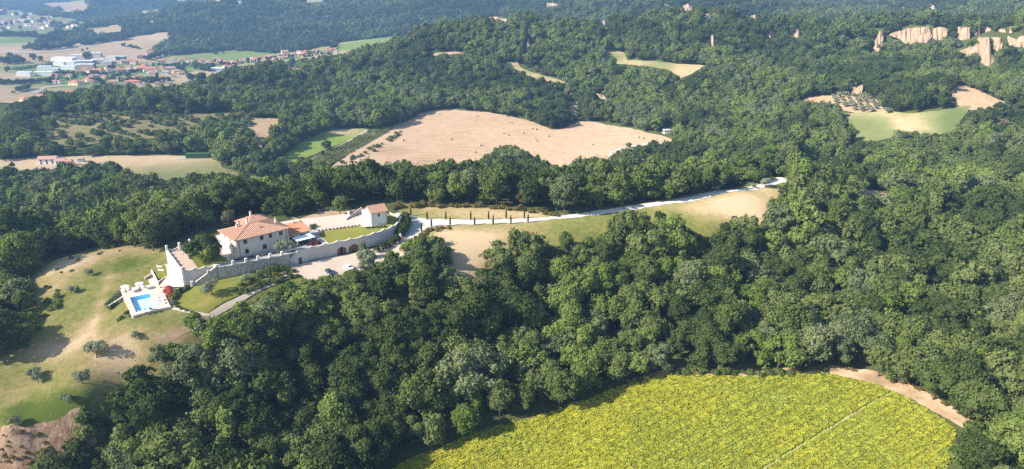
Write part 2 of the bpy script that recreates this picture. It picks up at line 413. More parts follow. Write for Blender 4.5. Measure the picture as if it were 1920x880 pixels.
for x0_, y0_, x1_, y1_ in ((573, 0, 614, 9), (266, 18, 283, 28), (287, 16, 301, 27), (280, 40, 290, 47), (1318, 31, 1335, 41), (444, 0, 457, 9), (1244, 241, 1262, 252)):
    raster([(x0_, y0_), (x1_, y0_), (x1_, y1_), (x0_, y1_)], 3)
def free(P, h, rad):
    """trees at P (n,3), of height h and crown radius rad, that hide no clearing"""
    ok = np.ones(len(P), bool)
    for fz, fx in ((0, 0), (0.1, 0), (0.2, 0), (0.3, 0), (0.45, 0), (0.55, 0), (0.65, 0), (0.72, 0), (0.6, -0.8), (0.6, 0.8), (0.8, 0), (0.85, -0.5), (0.85, 0.5), (1.0, 0)):
        Q = P.copy(); Q[:, 2] += h * fz; Q[:, 0] += rad * fx
        x, y, w = proj(Q)
        v = keep_at(x, y)
        ok &= ~((v == 1) | (v == 3) | ((v == 2)))
        cl_ = CLR[np.clip((np.clip(y, -1e4, 1e4) / 2).astype(int), 0, MH - 1), np.clip((np.clip(x, -1e4, 1e4) / 2).astype(int), 0, MW - 1)]
        if (cl_ > 0).any():
            c0_ = CLR0[np.clip((np.clip(y, -1e4, 1e4) / 2).astype(int), 0, MH - 1), np.clip((np.clip(x, -1e4, 1e4) / 2).astype(int), 0, MW - 1)]
            ok &= ~((c0_ > 0) & (x > 0) & (y > 0) & (np.hypot(P[:, 0], P[:, 1]) < c0_ + 32))
            ok &= ~((cl_ > 0) & (x > 0) & (x < 1935) & (y > 0) & (np.hypot(P[:, 0], P[:, 1]) < cl_ - 2))
    return ok

# ------------------------------------------------------------ ground sheet
def patch_mesh(name, poly3, step, mat, off, tone=None, row=None, jitter=0.0, smooth=True, rough=0.0):
    """a sheet over the ground inside a closed outline of places (n,>=2), off metres above it"""
    P = np.asarray(poly3, float)[:, :2]
    out = []
    for a, b in zip(P, np.roll(P, -1, 0)):
        d = np.hypot(*(b - a)); n = max(1, int(d / step))
        nrm = np.array([-(b - a)[1], (b - a)[0]]) / max(d, 1e-6)
        for k in range(n):
            q = a + (b - a) * k / n
            if jitter and k:
                q = q + nrm * jitter * 2 * float(vnoise(np.array([q[0] / (step * 1.7)]), np.array([q[1] / (step * 1.7)]), 5)[0])
            out.append(q)
    E = np.array(out)
    lo, hi = E.min(0), E.max(0)
    gx, gy = np.meshgrid(np.arange(lo[0] + step / 2, hi[0], step), np.arange(lo[1] + step / 2, hi[1], step))
    gx[1::2] += step / 2
    pts = np.c_[gx.ravel(), gy.ravel()]
    ins = inside(pts, E)
    pts = pts[ins]
    d2 = np.full(len(pts), 1e9)
    for e in E:
        d2 = np.minimum(d2, (pts[:, 0] - e[0]) ** 2 + (pts[:, 1] - e[1]) ** 2)
    pts = pts[d2 > (step * 0.45) ** 2]
    allp = np.r_[E, pts]
    n = len(E)
    r = geometry.delaunay_2d_cdt([Vector(map(float, p)) for p in allp], [(i, (i + 1) % n) for i in range(n)], [list(range(n))], 1, 1e-5)
    V2 = np.array([tuple(v) for v in r[0]]); Fc = [tuple(f) for f in r[2]]
    z = ground(V2[:, 0], V2[:, 1]) + off
    if rough:
        z = z + rough * (vnoise(V2[:, 0] / 2.6, V2[:, 1] / 1.4, 31) * 1.3 + vnoise(V2[:, 0] / 0.8, V2[:, 1] / 0.6, 32) * 0.9 + 0.4)
    V = np.c_[V2, z]
    if HOLES:
        ce = np.array([V2[list(f)].mean(0) for f in Fc])
        hm_ = np.zeros(len(Fc), bool)
        for Hh in HOLES: hm_ |= inside(ce, Hh)
        Fc = [f for f, q in zip(Fc, hm_) if not q]
    Fc = [f if ((V2[f[1]][0] - V2[f[0]][0]) * (V2[f[2]][1] - V2[f[0]][1]) - (V2[f[1]][1] - V2[f[0]][1]) * (V2[f[2]][0] - V2[f[0]][0])) > 0 else f[::-1] for f in Fc]
    me = mesh_np(name, V, Fc, [mat], smooth=smooth)
    at = me.attributes.new('tone', 'FLOAT', 'POINT')
    at.data.foreach_set('value', np.asarray(tone(V) if tone else np.full(len(V), 0.5), np.float32))
    if row:
        at = me.attributes.new('row', 'FLOAT', 'POINT'); at.data.foreach_set('value', np.asarray(row(V), np.float32))
    return me
def inside(pts, E):
    c = np.zeros(len(pts), bool)
    for (x0, y0), (x1, y1) in zip(E, np.roll(E, -1, 0)):
        k = (y0 <= pts[:, 1]) != (y1 <= pts[:, 1])
        if abs(y1 - y0) > 1e-12:
            c ^= k & (pts[:, 0] < x0 + (pts[:, 1] - y0) / (y1 - y0) * (x1 - x0))
    return c
_hp = np.array([G(x, y, -5.35)[:2] for x, y in ((242.5,558.2),(280.8,550.5),(295.7,576.6),(254.8,586.2))])
HOLES = [_hp.mean(0) + (_hp - _hp.mean(0)) * 1.22]             # the pool's basin
SUNK = []                                                    # (outline, depth): the ground sheet lies deeper under the patches
def patch(name, pix, step, mat, off=0.12, sink=True, jitter=0.0, tone=None, row=None, world=None, **kw):
    pix = [(-130 if p[0] == 0 else p[0], 945 if p[1] == 880 else p[1]) for p in pix] if world is None else pix
    w = hit([p[0] for p in pix], [p[1] for p in pix]) if world is None else np.asarray(world)
    if name == 'lawn_slope' or True:
        pass
    me = patch_mesh(name, w, step, mat, off, tone, row, jitter, smooth=not kw.get('rough'), rough=kw.get('rough', 0.0))
    o = link(name, me); o['kind'] = 'structure'
    if sink:
        SUNK.append((w[:, :2], step))
    return o
def blobs(base, lst):
    """tone attribute: base plus soft patches (px, py, radius m, amount)"""
    B = [(hit(px, py)[0][:2], r, a) for px, py, r, a in lst]
    def f(V):
        t = np.full(len(V), base)
        for c, r, a in B:
            t += a * np.exp(-((V[:, 0] - c[0]) ** 2 + (V[:, 1] - c[1]) ** 2) / (r * r))
        return t
    return f
def along(p, q):                                             # rows running from pixel p to pixel q: distance across them
    a, b = hit([p[0], q[0]], [p[1], q[1]])[:, :2]
    d = (b - a) / np.hypot(*(b - a)); nrm = np.array([-d[1], d[0]])
    return lambda V: (V[:, :2] - a) @ nrm
def around(p):
    a = hit(*p)[0][:2]
    return lambda V: np.hypot(V[:, 0] - a[0], V[:, 1] - a[1])

S_GRASS = [(0.0, (0.085, 0.115, 0.022)), (0.25, (0.155, 0.165, 0.042)), (0.45, (0.235, 0.205, 0.075)), (0.68, (0.32, 0.245, 0.115)), (1.0, (0.46, 0.345, 0.21))]
S_LAWN = [(0.1, (0.10, 0.135, 0.022)), (0.5, (0.205, 0.205, 0.042)), (0.9, (0.31, 0.26, 0.08))]
S_STRAW = [(0.1, (0.27, 0.185, 0.105)), (0.5, (0.425, 0.295, 0.185)), (0.9, (0.52, 0.385, 0.265))]
S_DIRT = [(0.1, (0.22, 0.15, 0.085)), (0.5, (0.40, 0.28, 0.17)), (0.9, (0.52, 0.40, 0.27))]
S_GRAVEL = [(0.1, (0.41, 0.33, 0.255)), (0.5, (0.52, 0.425, 0.335)), (0.9, (0.60, 0.505, 0.41))]
S_WHITE = [(0.1, (0.40, 0.375, 0.335)), (0.5, (0.50, 0.475, 0.43)), (0.9, (0.58, 0.55, 0.505))]
S_FLOOR = [(0.1, (0.042, 0.055, 0.018)), (0.5, (0.070, 0.085, 0.028)), (0.9, (0.120, 0.118, 0.045))]
S_EARTH = [(0.1, (0.13, 0.085, 0.050)), (0.4, (0.30, 0.195, 0.125)), (0.7, (0.42, 0.29, 0.195)), (1.0, (0.52, 0.38, 0.26))]
M['floor'] = soil('forest_floor', S_FLOOR, (0.02, 0.15, 1.2))
M['grass'] = soil('dry_grass', S_GRASS, (0.035, 0.35, 1.6), (0.35, 0.45, 0.55), bump=0.1)
M['lawn'] = soil('lawn_grass', S_LAWN, (0.08, 0.6, 2.5), (0.3, 0.35, 0.4))
M['straw'] = soil('stubble', S_STRAW, (0.012, 0.12, 0.6), (0.35, 0.35, 0.45), row=0.26, row_freq=1 / 5.0)
M['straw_plain'] = soil('bleached_field', [(0.0, (0.16, 0.215, 0.055)), (0.25, (0.27, 0.265, 0.11)), (0.5, (0.40, 0.29, 0.175)), (0.9, (0.50, 0.375, 0.255))], (0.01, 0.06, 0.4), (0.5, 0.3, 0.2), row=0.12, row_freq=1 / 18.0)
M['dirt'] = soil('bare_dirt', S_DIRT, (0.05, 0.3, 2.0), (0.35, 0.35, 0.3), bump=0.15)
M['gravel'] = soil('pink_gravel', S_GRAVEL, (0.08, 0.6, 6.0), (0.25, 0.2, 0.25))
M['white_gravel'] = soil('white_gravel', S_WHITE, (0.08, 0.6, 6.0), (0.25, 0.2, 0.25))
M['earth'] = soil('red_earth', S_EARTH, (0.12, 0.5, 2.2), (0.4, 0.5, 0.5), bump=0.5)
M['meadow'] = soil('green_meadow', [(0.1, (0.13, 0.20, 0.035)), (0.5, (0.20, 0.26, 0.06)), (0.8, (0.28, 0.27, 0.11)), (1.0, (0.40, 0.30, 0.17))], (0.02, 0.2, 1.2), (0.3, 0.25, 0.2))
M['pasture'] = soil('dry_pasture', [(0.0, (0.12, 0.15, 0.05)), (0.45, (0.21, 0.21, 0.09)), (0.7, (0.37, 0.29, 0.155)), (1.0, (0.50, 0.37, 0.23))], (0.015, 0.1, 1.0), (0.4, 0.3, 0.25))
M['scrubland'] = soil('scrub_ground', [(0.1, (0.11, 0.10, 0.045)), (0.5, (0.22, 0.19, 0.085)), (0.9, (0.34, 0.265, 0.14))], (0.02, 0.15, 0.8), (0.6, 0.4, 0.3))

# ------------------------------------------------------------ fields, paths and bare ground
patch('hay_field', C['hay'][:18] + [(1200,276),(1150,290),(1140,312),(1060,330),(1000,325),(900,325),(780,326),(690,326),(640,328),(600,326)], 6.0, M['straw'], 0.30, jitter=2.0,
      tone=blobs(0.5, [(735, 283, 12, -0.25), (800, 305, 14, -0.2), (1110, 285, 25, 0.15)]),
      row=(lambda f, g, q: (lambda V: np.where((V[:, 0] > q[0]), g(V), f(V))))(along((660, 262), (1000, 262)), around((1130, 330)), hit(1035, 262)[0]))
patch('meadow', C['meadow'] + [(505, 306)], 6.0, M['meadow'], 0.30, jitter=1.5, tone=blobs(0.35, [(650, 247, 22, 0.6), (625, 247, 14, 0.2)]))
patch('vineyard_ground', C['vines'] + [(570, 316)], 6.0, M['scrubland'], 0.30, tone=lambda V: np.full(len(V), 0.6))
patch('farm_track', [(688,243),(693,245),(653,267),(602,290),(568,312),(548,319),(543,318),(578,303),(643,270)], 5.0, M['gravel'], 0.45, tone=lambda V: np.full(len(V), 0.0), sink=False)
patch('bare_ground', C['dirt_patch'], 6.0, M['dirt'], 0.35, jitter=3, tone=lambda V: np.full(len(V), 0.45))
patch('valley_field', C['valley'][:11] + [(580,352),(500,352),(400,345),(350,345),(270,345),(230,330),(130,324),(40,330),(0,330)], 7.0, M['pasture'], 0.30, jitter=2,
      tone=blobs(0.36, [(60, 305, 60, 0.4), (200, 300, 40, 0.4), (300, 297, 25, 0.35), (360, 296, 25, 0.35), (20, 305, 60, 0.4)]))
patch('scrub_slope', C['scrub'], 8.0, M['scrubland'], 0.30, jitter=6)
patch('valley_road', [(545,313),(640,318),(700,318),(780,320),(900,318),(1010,312),(1010,316),(900,322),(780,324),(640,322),(545,317)], 5.0, M['gravel'], 0.55, tone=lambda V: np.full(len(V), 0.2), sink=False)
patch('field_road', [(1140,294),(1143,286),(1162,279),(1200,271),(1262,264.5),(1262,267),(1202,274),(1165,282),(1148,288),(1146,295)], 3.0, M['white_gravel'], 0.50, tone=lambda V: np.full(len(V), 0.1), sink=False)
patch('roadside_meadow', [(1150,296),(1205,277),(1262,268),(1290,275),(1270,295),(1200,300)], 6.0, M['pasture'], 0.30, tone=lambda V: np.full(len(V), 0.35))
patch('grove_ground', C['grove'], 6.0, M['dirt'], 0.35, jitter=2, tone=lambda V: np.full(len(V), 0.42))
patch('hill_field', C['hill_green'], 6.0, M['pasture'], 0.35, jitter=2,
      tone=blobs(0.20, [(1730, 222, 22, 0.4), (1690, 232, 12, 0.4), (1700, 245, 12, 0.4), (1660, 210, 16, 0.4), (1600, 216, 14, 0.3), (1795, 225, 22, -0.35), (1790, 240, 16, -0.35), (1745, 240, 14, 0.25)]))
patch('tilled_field', C['hill_tan'], 6.0, M['straw'], 0.35, jitter=2, tone=lambda V: np.full(len(V), 0.35), row=along((1790, 170), (1870, 200)))
patch('ridge_meadow', C['mid_a'], 8.0, M['pasture'], 0.5, jitter=3, tone=blobs(0.75, [(1155, 108, 22, -0.35), (1240, 125, 30, -0.3)]))
patch('hillside_path', C['mid_b'], 6.0, M['pasture'], 0.5, jitter=2, tone=lambda V: np.full(len(V), 0.65))
patch('hill_clearing', C['mid_c'], 6.0, M['dirt'], 0.5)
patch('hill_clearing', C['mid_d'], 6.0, M['dirt'], 0.5)
patch('plain', C['plain'] + [(0, 206)], 22.0, M['straw_plain'], 0.5, jitter=8,
      tone=blobs(0.55, [(20, 76, 90, -0.5), (60, 76, 60, -0.5), (60, 130, 60, -0.6), (100, 128, 50, -0.6), (700, 80, 90, -0.8), (740, 72, 80, -0.8), (660, 86, 60, -0.7), (450, 100, 80, -0.8), (500, 102, 60, -0.8), (130, 150, 60, -0.5), (180, 160, 40, -0.4), (60, 160, 60, -0.3), (350, 110, 50, -0.5), (200, 150, 80, -0.3), (250, 130, 80, -0.6), (300, 130, 70, -0.6), (340, 122, 60, -0.6), (380, 120, 60, -0.6), (420, 119, 60, -0.6), (180, 140, 60, -0.5), (560, 105, 60, -0.6), (520, 112, 50, -0.6)]),
      row=along((100, 90), (300, 70)))
patch('village_ground', C['village'], 30.0, M['pasture'], 1.0, jitter=12, tone=lambda V: np.full(len(V), 0.40))
patch('far_field', C['far_pale'], 40.0, M['straw_plain'], 1.5, jitter=10, row=along((80, 20), (160, 10)))
patch('far_field', C['far_pale_b'], 25.0, M['straw_plain'], 1.2, jitter=8, row=along((180, 60), (225, 50)))
patch('far_field', C['far_top'], 50.0, M['straw_plain'], 1.5, jitter=12, row=along((330, 2), (400, 2)))
patch('far_clearing', C['glade'], 10.0, M['dirt'], 0.8, jitter=3)
patch('far_road', [(0,104),(60,97),(120,94),(150,88),(180,83),(185,84),(155,92),(120,97),(60,101),(0,108)], 12.0, M['gravel'], 1.0, tone=lambda V: np.full(len(V), -0.1), sink=False)
patch('town_road', [(60,177),(70,168),(82,163),(120,160),(185,162),(185,163),(120,163),(88,166),(78,172),(68,178)], 8.0, M['gravel'], 1.0, tone=lambda V: np.full(len(V), 0.1), sink=False)
for k in ('r_track', 'r_track_b', 'r_track_c', 'r_track_d', 'spur', 'r_bit', 'r_bit_b'):
    patch('woodland_track', C[k], 4.0, M['dirt'], 0.3, jitter=1.0, tone=lambda V: np.full(len(V), 0.8))

# round the villa
dry_left = [(120,500,9,0.5),(150,490,8,0.4),(210,472,8,0.45),(280,470,6,0.3),(100,540,6,0.3),(210,520,2.5,0.35),(205,540,2.2,0.35),(190,570,3,0.3),(180,600,4,0.3),(160,620,4.5,0.3),(90,660,5,0.45),(130,655,5,0.4),(165,640,4,0.3),(230,650,6,0.45),(220,690,6,0.4),
            (60,650,5,0.3),(150,690,4,0.2),(60,760,6,-0.3),(100,770,5,-0.35),(140,755,5,-0.35),(30,790,6,-0.4),(40,740,6,0.2),(90,745,4,0.2),(250,490,6,-0.25),(230,500,6,-0.15),(310,620,5,-0.15),(330,630,3,0.5),(300,635,3,0.4),(250,600,5,-0.15),(240,560,4,-0.1),(70,600,4,0.15),(60,690,4,-0.1)]
tracks = []
for ln in (((212,486),(206,510),(198,535),(192,560),(184,585),(176,612),(178,632),(192,645)), ((205,520),(194,555),(178,600),(168,625),(150,640),(128,650)), ((176,640),(172,660),(182,672),(196,680))):
    for (xa, ya), (xb, yb) in zip(ln, ln[1:]):
        for k in range(5):
            for sd_ in (-2.2, 2.2):
                tracks.append((xa + (xb - xa) * k / 5 + sd_, ya + (yb - ya) * k / 5, 0.75, 0.11))
patch('hill_lawn', [(0,690),(20,640),(40,590),(40,540),(50,505),(75,492),(110,478),(180,464),(250,462),(316,468),(330,500),(345,530),(420,545),(400,602),(410,640),(350,690),(310,740),(260,770),(220,800),(178,785),(120,788),(60,808),(0,828)], 1.2, M['grass'], 0.10, jitter=0.8, tone=blobs(0.36, dry_left + tracks))
patch('earth_bank', [(0,822),(60,802),(120,783),(180,782),(182,830),(150,880),(80,895),(0,895)], 0.7, M['earth'], 0.14, jitter=0.8, rough=0.4, tone=lambda V: 0.45 + 0.5 * vnoise(V[:, 0] / 3.0, V[:, 1] / 1.2, 9))
patch('ridge_grass', [(742,384),(830,382),(900,384),(960,389),(1000,395),(1045,402),(1100,400),(1150,390),(1250,375),(1350,356),(1430,341),(1482,335),(1500,342),(1485,360),(1460,385),(1440,410),(1420,425),(1350,455),(1240,445),(1140,455),(1020,465),(940,480),(890,545),(855,535),(830,490),(795,455),(775,470),(768,450),(760,425)], 2.2, M['grass'], 0.10, jitter=1.0,
      tone=blobs(0.30, [(800,390,8,0.3),(860,398,12,0.42),(920,402,12,0.42),(980,404,10,0.36),(1020,404,8,0.3),(830,440,9,0.5),(860,455,10,0.55),(880,480,10,0.6),(900,455,10,0.45),(920,440,9,0.3),(870,520,8,0.6),(840,470,7,0.45),(1000,425,14,0.05),(1080,425,14,-0.1),(1180,410,12,-0.02),(960,428,8,0.12),
                        (1340,390,16,0.5),(1390,385,14,0.6),(1420,375,14,0.55),(1440,360,12,0.5),(1400,400,10,0.5),(1300,395,10,0.2),(1240,385,8,0.2),(1310,420,12,-0.1)]))
patch('driveway', [(741,400),(760,402),(780,408),(832,412.5),(900,413),(1000,410.5),(1060,404.5),(1150,392),(1250,377),(1350,358),(1430,343.5),(1482,337.5),(1486,343.5),(1440,351),(1400,358),(1300,378),(1150,400),(1060,411),(1000,416.5),(950,419.5),(900,421),(830,424),(800,428),(790,436),(781,446),(772,456),(747,450),(752,440),(766,430),(760,418)], 1.5, M['white_gravel'], 0.22, jitter=0.7, tone=lambda V: 0.45 + 0.5 * vnoise(V[:, 0] / 9, V[:, 1] / 1.6, 3) + 0.3 * vnoise(V[:, 0] / 2.5, V[:, 1] / 1.2, 5), sink=False)
patch('parking_yard', [(538,500),(560,497),(632,481),(674,474),(720,462),(748,450),(774,450),(782,452),(772,470),(765,482),(742,489),(715,497),(690,506),(650,516),(600,529),(575,527),(565,517),(540,524),(480,550),(440,575),(398,600),(391,590),(420,570),(480,541),(530,519),(545,512)], 1.4, M['gravel'], 0.20, tone=lambda V: 0.45 + 0.25 * vnoise(V[:, 0] / 3, V[:, 1] / 3, 3), sink=False)
patch('garden_lawn', [(349,537),(372,531),(407,524),(436,517),(514,497),(540,497),(548,508),(480,539),(420,567),(392,586),(380,588),(345,578),(335,570),(335,556)], 1.2, M['lawn'], 0.18, tone=blobs(0.45, [(395, 560, 2.5, 0.3), (430, 535, 2, 0.2), (380, 572, 2, 0.25)]), sink=False)
patch('garden_path', [(322,575),(345,582),(380,588),(393,590),(393,594),(375,593),(345,587),(322,581)], 1.0, M['gravel'], 0.24, tone=lambda V: np.full(len(V), 0.6), sink=False)
patch('dirt_path', [(398,601),(391,590),(375,600),(345,612),(318,626),(295,645),(305,650),(335,636),(365,616)], 1.2, M['dirt'], 0.2, jitter=0.5, tone=lambda V: np.full(len(V), 0.5), sink=False)

# the one ground sheet
Zs = HZ.copy()
_pts = np.c_[GX.ravel(), GY.ravel()]
_zf = Zs.ravel()
for E_, st in SUNK:
    lo, hi = E_.min(0), E_.max(0)
    k = np.nonzero((_pts[:, 0] > lo[0]) & (_pts[:, 0] < hi[0]) & (_pts[:, 1] > lo[1]) & (_pts[:, 1] < hi[1]))[0]
    if len(k):
        k = k[inside(_pts[k], E_)]
        _zf[k] -= 0.25 + 0.06 * st
k = inside(_pts, HOLES[0] if False else _hp.mean(0) + (_hp - _hp.mean(0)) * 1.5)
_zf[k] = -8.0
idx = np.arange(NL * NA).reshape(NL, NA)
quads = np.stack([idx[:-1, :-1], idx[:-1, 1:], idx[1:, 1:], idx[1:, :-1]], -1).reshape(-1, 4)
# near and behind the camera the sheet simply goes on
gm = mesh_np('ground', np.c_[GX.ravel(), GY.ravel(), _zf], quads, [M['floor']], smooth=True)
at = gm.attributes.new('tone', 'FLOAT', 'POINT'); at.data.foreach_set('value', np.full(len(gm.vertices), 0.5, np.float32))
go = link('ground', gm); go['kind'] = 'structure'

# ------------------------------------------------------------ sunflowers
patch('field_margin', [(1185,712),(1240,696),(1275,690),(1330,695),(1420,698),(1480,691),(1550,683),(1645,698),(1705,719),(1765,751),(1826,790),(1812,806),(1770,784),(1700,745),(1640,722),(1550,705),(1480,708),(1420,712),(1330,711),(1275,706),(1190,722)], 1.2, M['dirt'], 0.16, jitter=0.6, tone=lambda V: 0.45 + 0.5 * vnoise(V[:, 0] / 4, V[:, 1] / 4, 2))
S_WEED = [(0.1, (0.17, 0.22, 0.035)), (0.5, (0.27, 0.30, 0.06)), (0.9, (0.38, 0.36, 0.13))]
M['weeds'] = soil('field_weeds', S_WEED, (0.05, 0.4, 3), (0.3, 0.3, 0.3))
SF = [(700,900),(760,868),(800,852),(900,810),(1000,786),(1100,752),(1180,719),(1240,704),(1275,700),(1330,706),(1420,708),(1480,702),(1550,702),(1640,722),(1698,746),(1746,776),(1792,808),(1788,828),(1782,855),(1765,900)]
patch('sunflower_ground', SF, 1.8, M['weeds'], 0.10, jitter=0.5)

# ------------------------------------------------------------ foliage
def crown(seed, n, leaf, a, b, zc, nc, rc, form='round', tilt=0.0):
    """crown of n leaf clumps (single triangles) on nc boughs filling an ellipsoid of half width a, half height b, centre zc"""
    g = np.random.default_rng(seed)
    u = g.normal(size=(nc, 3)); u /= np.linalg.norm(u, axis=1)[:, None]
    u[:, 2] = np.abs(u[:, 2]) * np.where(g.random(nc) < 0.75, 1, -0.8)
    rad = g.uniform(0.45, 0.92, nc)[:, None] ** 0.7
    Cc = u * rad * np.array([a, a, b])
    if form == 'cone':
        t = (Cc[:, 2] + b) / (2 * b); Cc[:, :2] *= (1.15 - t)[:, None] * 1.2
    if form == 'multi':
        ang = g.integers(0, 4, nc) * 1.57 + g.uniform(-0.3, 0.3)
        Cc[:, 0] += np.cos(ang) * a * 0.35; Cc[:, 1] += np.sin(ang) * a * 0.35
        Cc[:, 2] += np.sin(ang * 1.7 + seed) * b * 0.28
    if form == 'flat':
        Cc[:, 2] = np.abs(Cc[:, 2]) * 0.8
    rcs = rc * np.clip(g.lognormal(0, 0.42, nc), 0.4, 2.0)
    own = g.choice(nc, n, p=rcs ** 2 / (rcs ** 2).sum())
    d = g.normal(size=(n, 3)); d /= np.linalg.norm(d, axis=1)[:, None]
    out = Cc[own] / (np.linalg.norm(Cc[own] / np.array([a, a, b]), axis=1)[:, None] + 0.2)
    d += 0.55 * out / np.maximum(np.linalg.norm(out, axis=1), 1e-3)[:, None]
    d[:, 2] += 0.25
    d /= np.linalg.norm(d, axis=1)[:, None]
    Pn = Cc[own] + d * (rcs[own] * g.uniform(0.75, 1.12, n))[:, None] * np.array([1, 1, 0.8])
    wisp = g.random(n) < 0.10
    Pn[wisp] += (d[wisp] * np.array([0.7, 0.7, 1.0])) * (rcs[own][wisp] * g.uniform(0.1, 0.75, wisp.sum()))[:, None]
    Pn[:, 2] += zc
    nr = d + g.normal(size=(n, 3)) * 0.42; nr /= np.linalg.norm(nr, axis=1)[:, None]
    t1 = np.cross(nr, g.normal(size=(n, 3))); t1 /= np.linalg.norm(t1, axis=1)[:, None]
    t2 = np.cross(nr, t1)
    s = leaf * g.uniform(0.65, 1.35, n)[:, None]
    V = np.stack([Pn + t1 * s, Pn - t1 * s * 0.55 + t2 * s * 0.85, Pn - t1 * s * 0.5 - t2 * s * 0.9], 1).reshape(-1, 3)
    return V, Cc + np.array([0, 0, zc])
def tube(pts, rads, k=5):
    V, Fc = [], []
    for i, (p, r) in enumerate(zip(pts, rads)):
        p = Vector(p)
        d = (Vector(pts[min(i + 1, len(pts) - 1)]) - Vector(pts[max(i - 1, 0)])).normalized()
        a = d.orthogonal().normalized(); b_ = d.cross(a)
        for j in range(k):
            V.append(tuple(p + (a * math.cos(j * 2 * math.pi / k) + b_ * math.sin(j * 2 * math.pi / k)) * r))
    for i in range(len(pts) - 1):
        for j in range(k):
            Fc.append((i * k + j, i * k + (j + 1) % k, (i + 1) * k + (j + 1) % k, (i + 1) * k + j))
    return V, Fc
def trunk(seed, Cc, zc, b, r0=0.28, lean=0.3, nl=6):
    g = np.random.default_rng(seed + 99)
    V, Fc = [], []
    def add(v, f):
        o = len(V); V.extend(v); Fc.extend([tuple(i + o for i in q) for q in f])
    top = (g.uniform(-lean, lean), g.uniform(-lean, lean), zc)
    fork = (top[0] * 0.5, top[1] * 0.5, max(0.8, zc - b * 0.75))
    add(*tube([(0, 0, -1.0), (0, 0, 0.0), fork, top], [r0 * 1.35, r0 * 1.1, r0 * 0.75, r0 * 0.3]))
    for i in g.choice(len(Cc), min(nl, len(Cc)), replace=False):
        e = Cc[i]; mid = (np.array(fork) * 0.5 + e * 0.5) + np.array([0, 0, -0.25])
        add(*tube([fork, tuple(mid), tuple(e)], [r0 * 0.5, r0 * 0.32, r0 * 0.12], 4))
    return V, Fc
FORMS = {  # a, b, zc, boughs, bough radius, form
 'oak': (4.6, 3.6, 6.0, 46, 1.35, 'round'),
 'oak_b': (5.0, 3.3, 5.6, 52, 1.25, 'multi'),
 'tall': (3.3, 5.0, 7.2, 46, 1.15, 'round'),
 'broad': (5.4, 3.7, 6.2, 60, 1.2, 'multi'),
 'ragged': (3.9, 4.3, 6.6, 34, 1.15, 'multi'),
 'upright': (2.5, 5.0, 7.0, 40, 0.9, 'cone'),
 'dome': (4.8, 4.0, 5.2, 64, 1.1, 'round'),
}
def tri_faces(n):
    return np.arange(n * 3).reshape(n, 3)
NEAR = []                                                    # (form, crown mesh, trunk mesh, height, radius)
for i, (f, sd) in enumerate([('oak', 1), ('oak_b', 2), ('tall', 3), ('broad', 4), ('ragged', 5), ('upright', 6), ('dome', 7), ('oak', 8), ('ragged', 9), ('oak_b', 10)]):
    a, b, zc, nc, rc, fm = FORMS[f]
    V, Cc = crown(sd, 5200, 0.34, a, b, zc, nc, rc, fm)
    cm = mesh_np('crown', V, tri_faces(len(V) // 3), [M['leaf_mid']])
    tv, tf = trunk(sd, Cc, zc, b)
    tm = mesh_np('trunk', tv, tf, [M['bark']])
    NEAR.append((f, cm, tm, zc + b, a))

# stand-alone collection of the woodland's trees (never shown by itself)
PROTO = bpy.data.collections.new('woodland_kinds')
PIDX = {}
def proto(key, V, nleaf, mat, extra=None):
    mats = [mat, M['bark']]
    Fc = [tuple(q) for q in tri_faces(nleaf)] if extra else tri_faces(nleaf)
    mi = [0] * nleaf
    if extra:
        o = len(V); V = np.r_[V, np.array(extra[0])]
        Fc = Fc + [tuple(i + o for i in q) for q in extra[1]]; mi += [1] * len(extra[1])
    me = mesh_np('woodland_tree', V, Fc, mats, mi)
    n = 'kind_%03d' % len(PIDX)
    o = bpy.data.objects.new(n, me); PROTO.objects.link(o)
    PIDX.setdefault(key, []).append(len(PROTO.objects) - 1)
LEAFCLS = ('leaf_dark', 'leaf_mid', 'leaf_mid', 'leaf_bright', 'leaf_grey')
for ci, cl in enumerate(LEAFCLS + ('leaf_withered',)):                            # single trees in the middle distance
    for f, sd in (('oak', 21), ('tall', 22), ('broad', 23), ('ragged', 24)):
        a, b, zc, nc, rc, fm = FORMS[f]
        V, Cc = crown(sd + ci * 7, 1500, 0.60, a, b, zc, nc, rc * 1.05, fm)
        proto('mid_' + cl if ci != 2 else 'mid_leaf_mid', V, 1500, M[cl])
for cl in ('leaf_dark', 'leaf_mid', 'leaf_olive'):           # bushes
    for sd in (31, 32):
        V, Cc = crown(sd, 500, 0.34, 1.7, 1.3, 1.2, 14, 0.75, 'flat')
        proto('bush_' + cl, V, 500, M[cl])
for sd in (41, 42):                                          # dark town conifers
    V, Cc = crown(sd, 900, 0.45, 1.6, 6.5, 7.5, 40, 0.9, 'cone')
    proto('cypress', V, 900, M['leaf_pine'])
    V, Cc = crown(sd + 5, 1200, 0.5, 5.5, 1.6, 10.5, 40, 1.2, 'flat')
    proto('pine', V, 1200, M['leaf_pine'], tube([(0, 0, -1), (0, 0, 5), (0.2, 0, 10.5)], [0.5, 0.4, 0.25]))
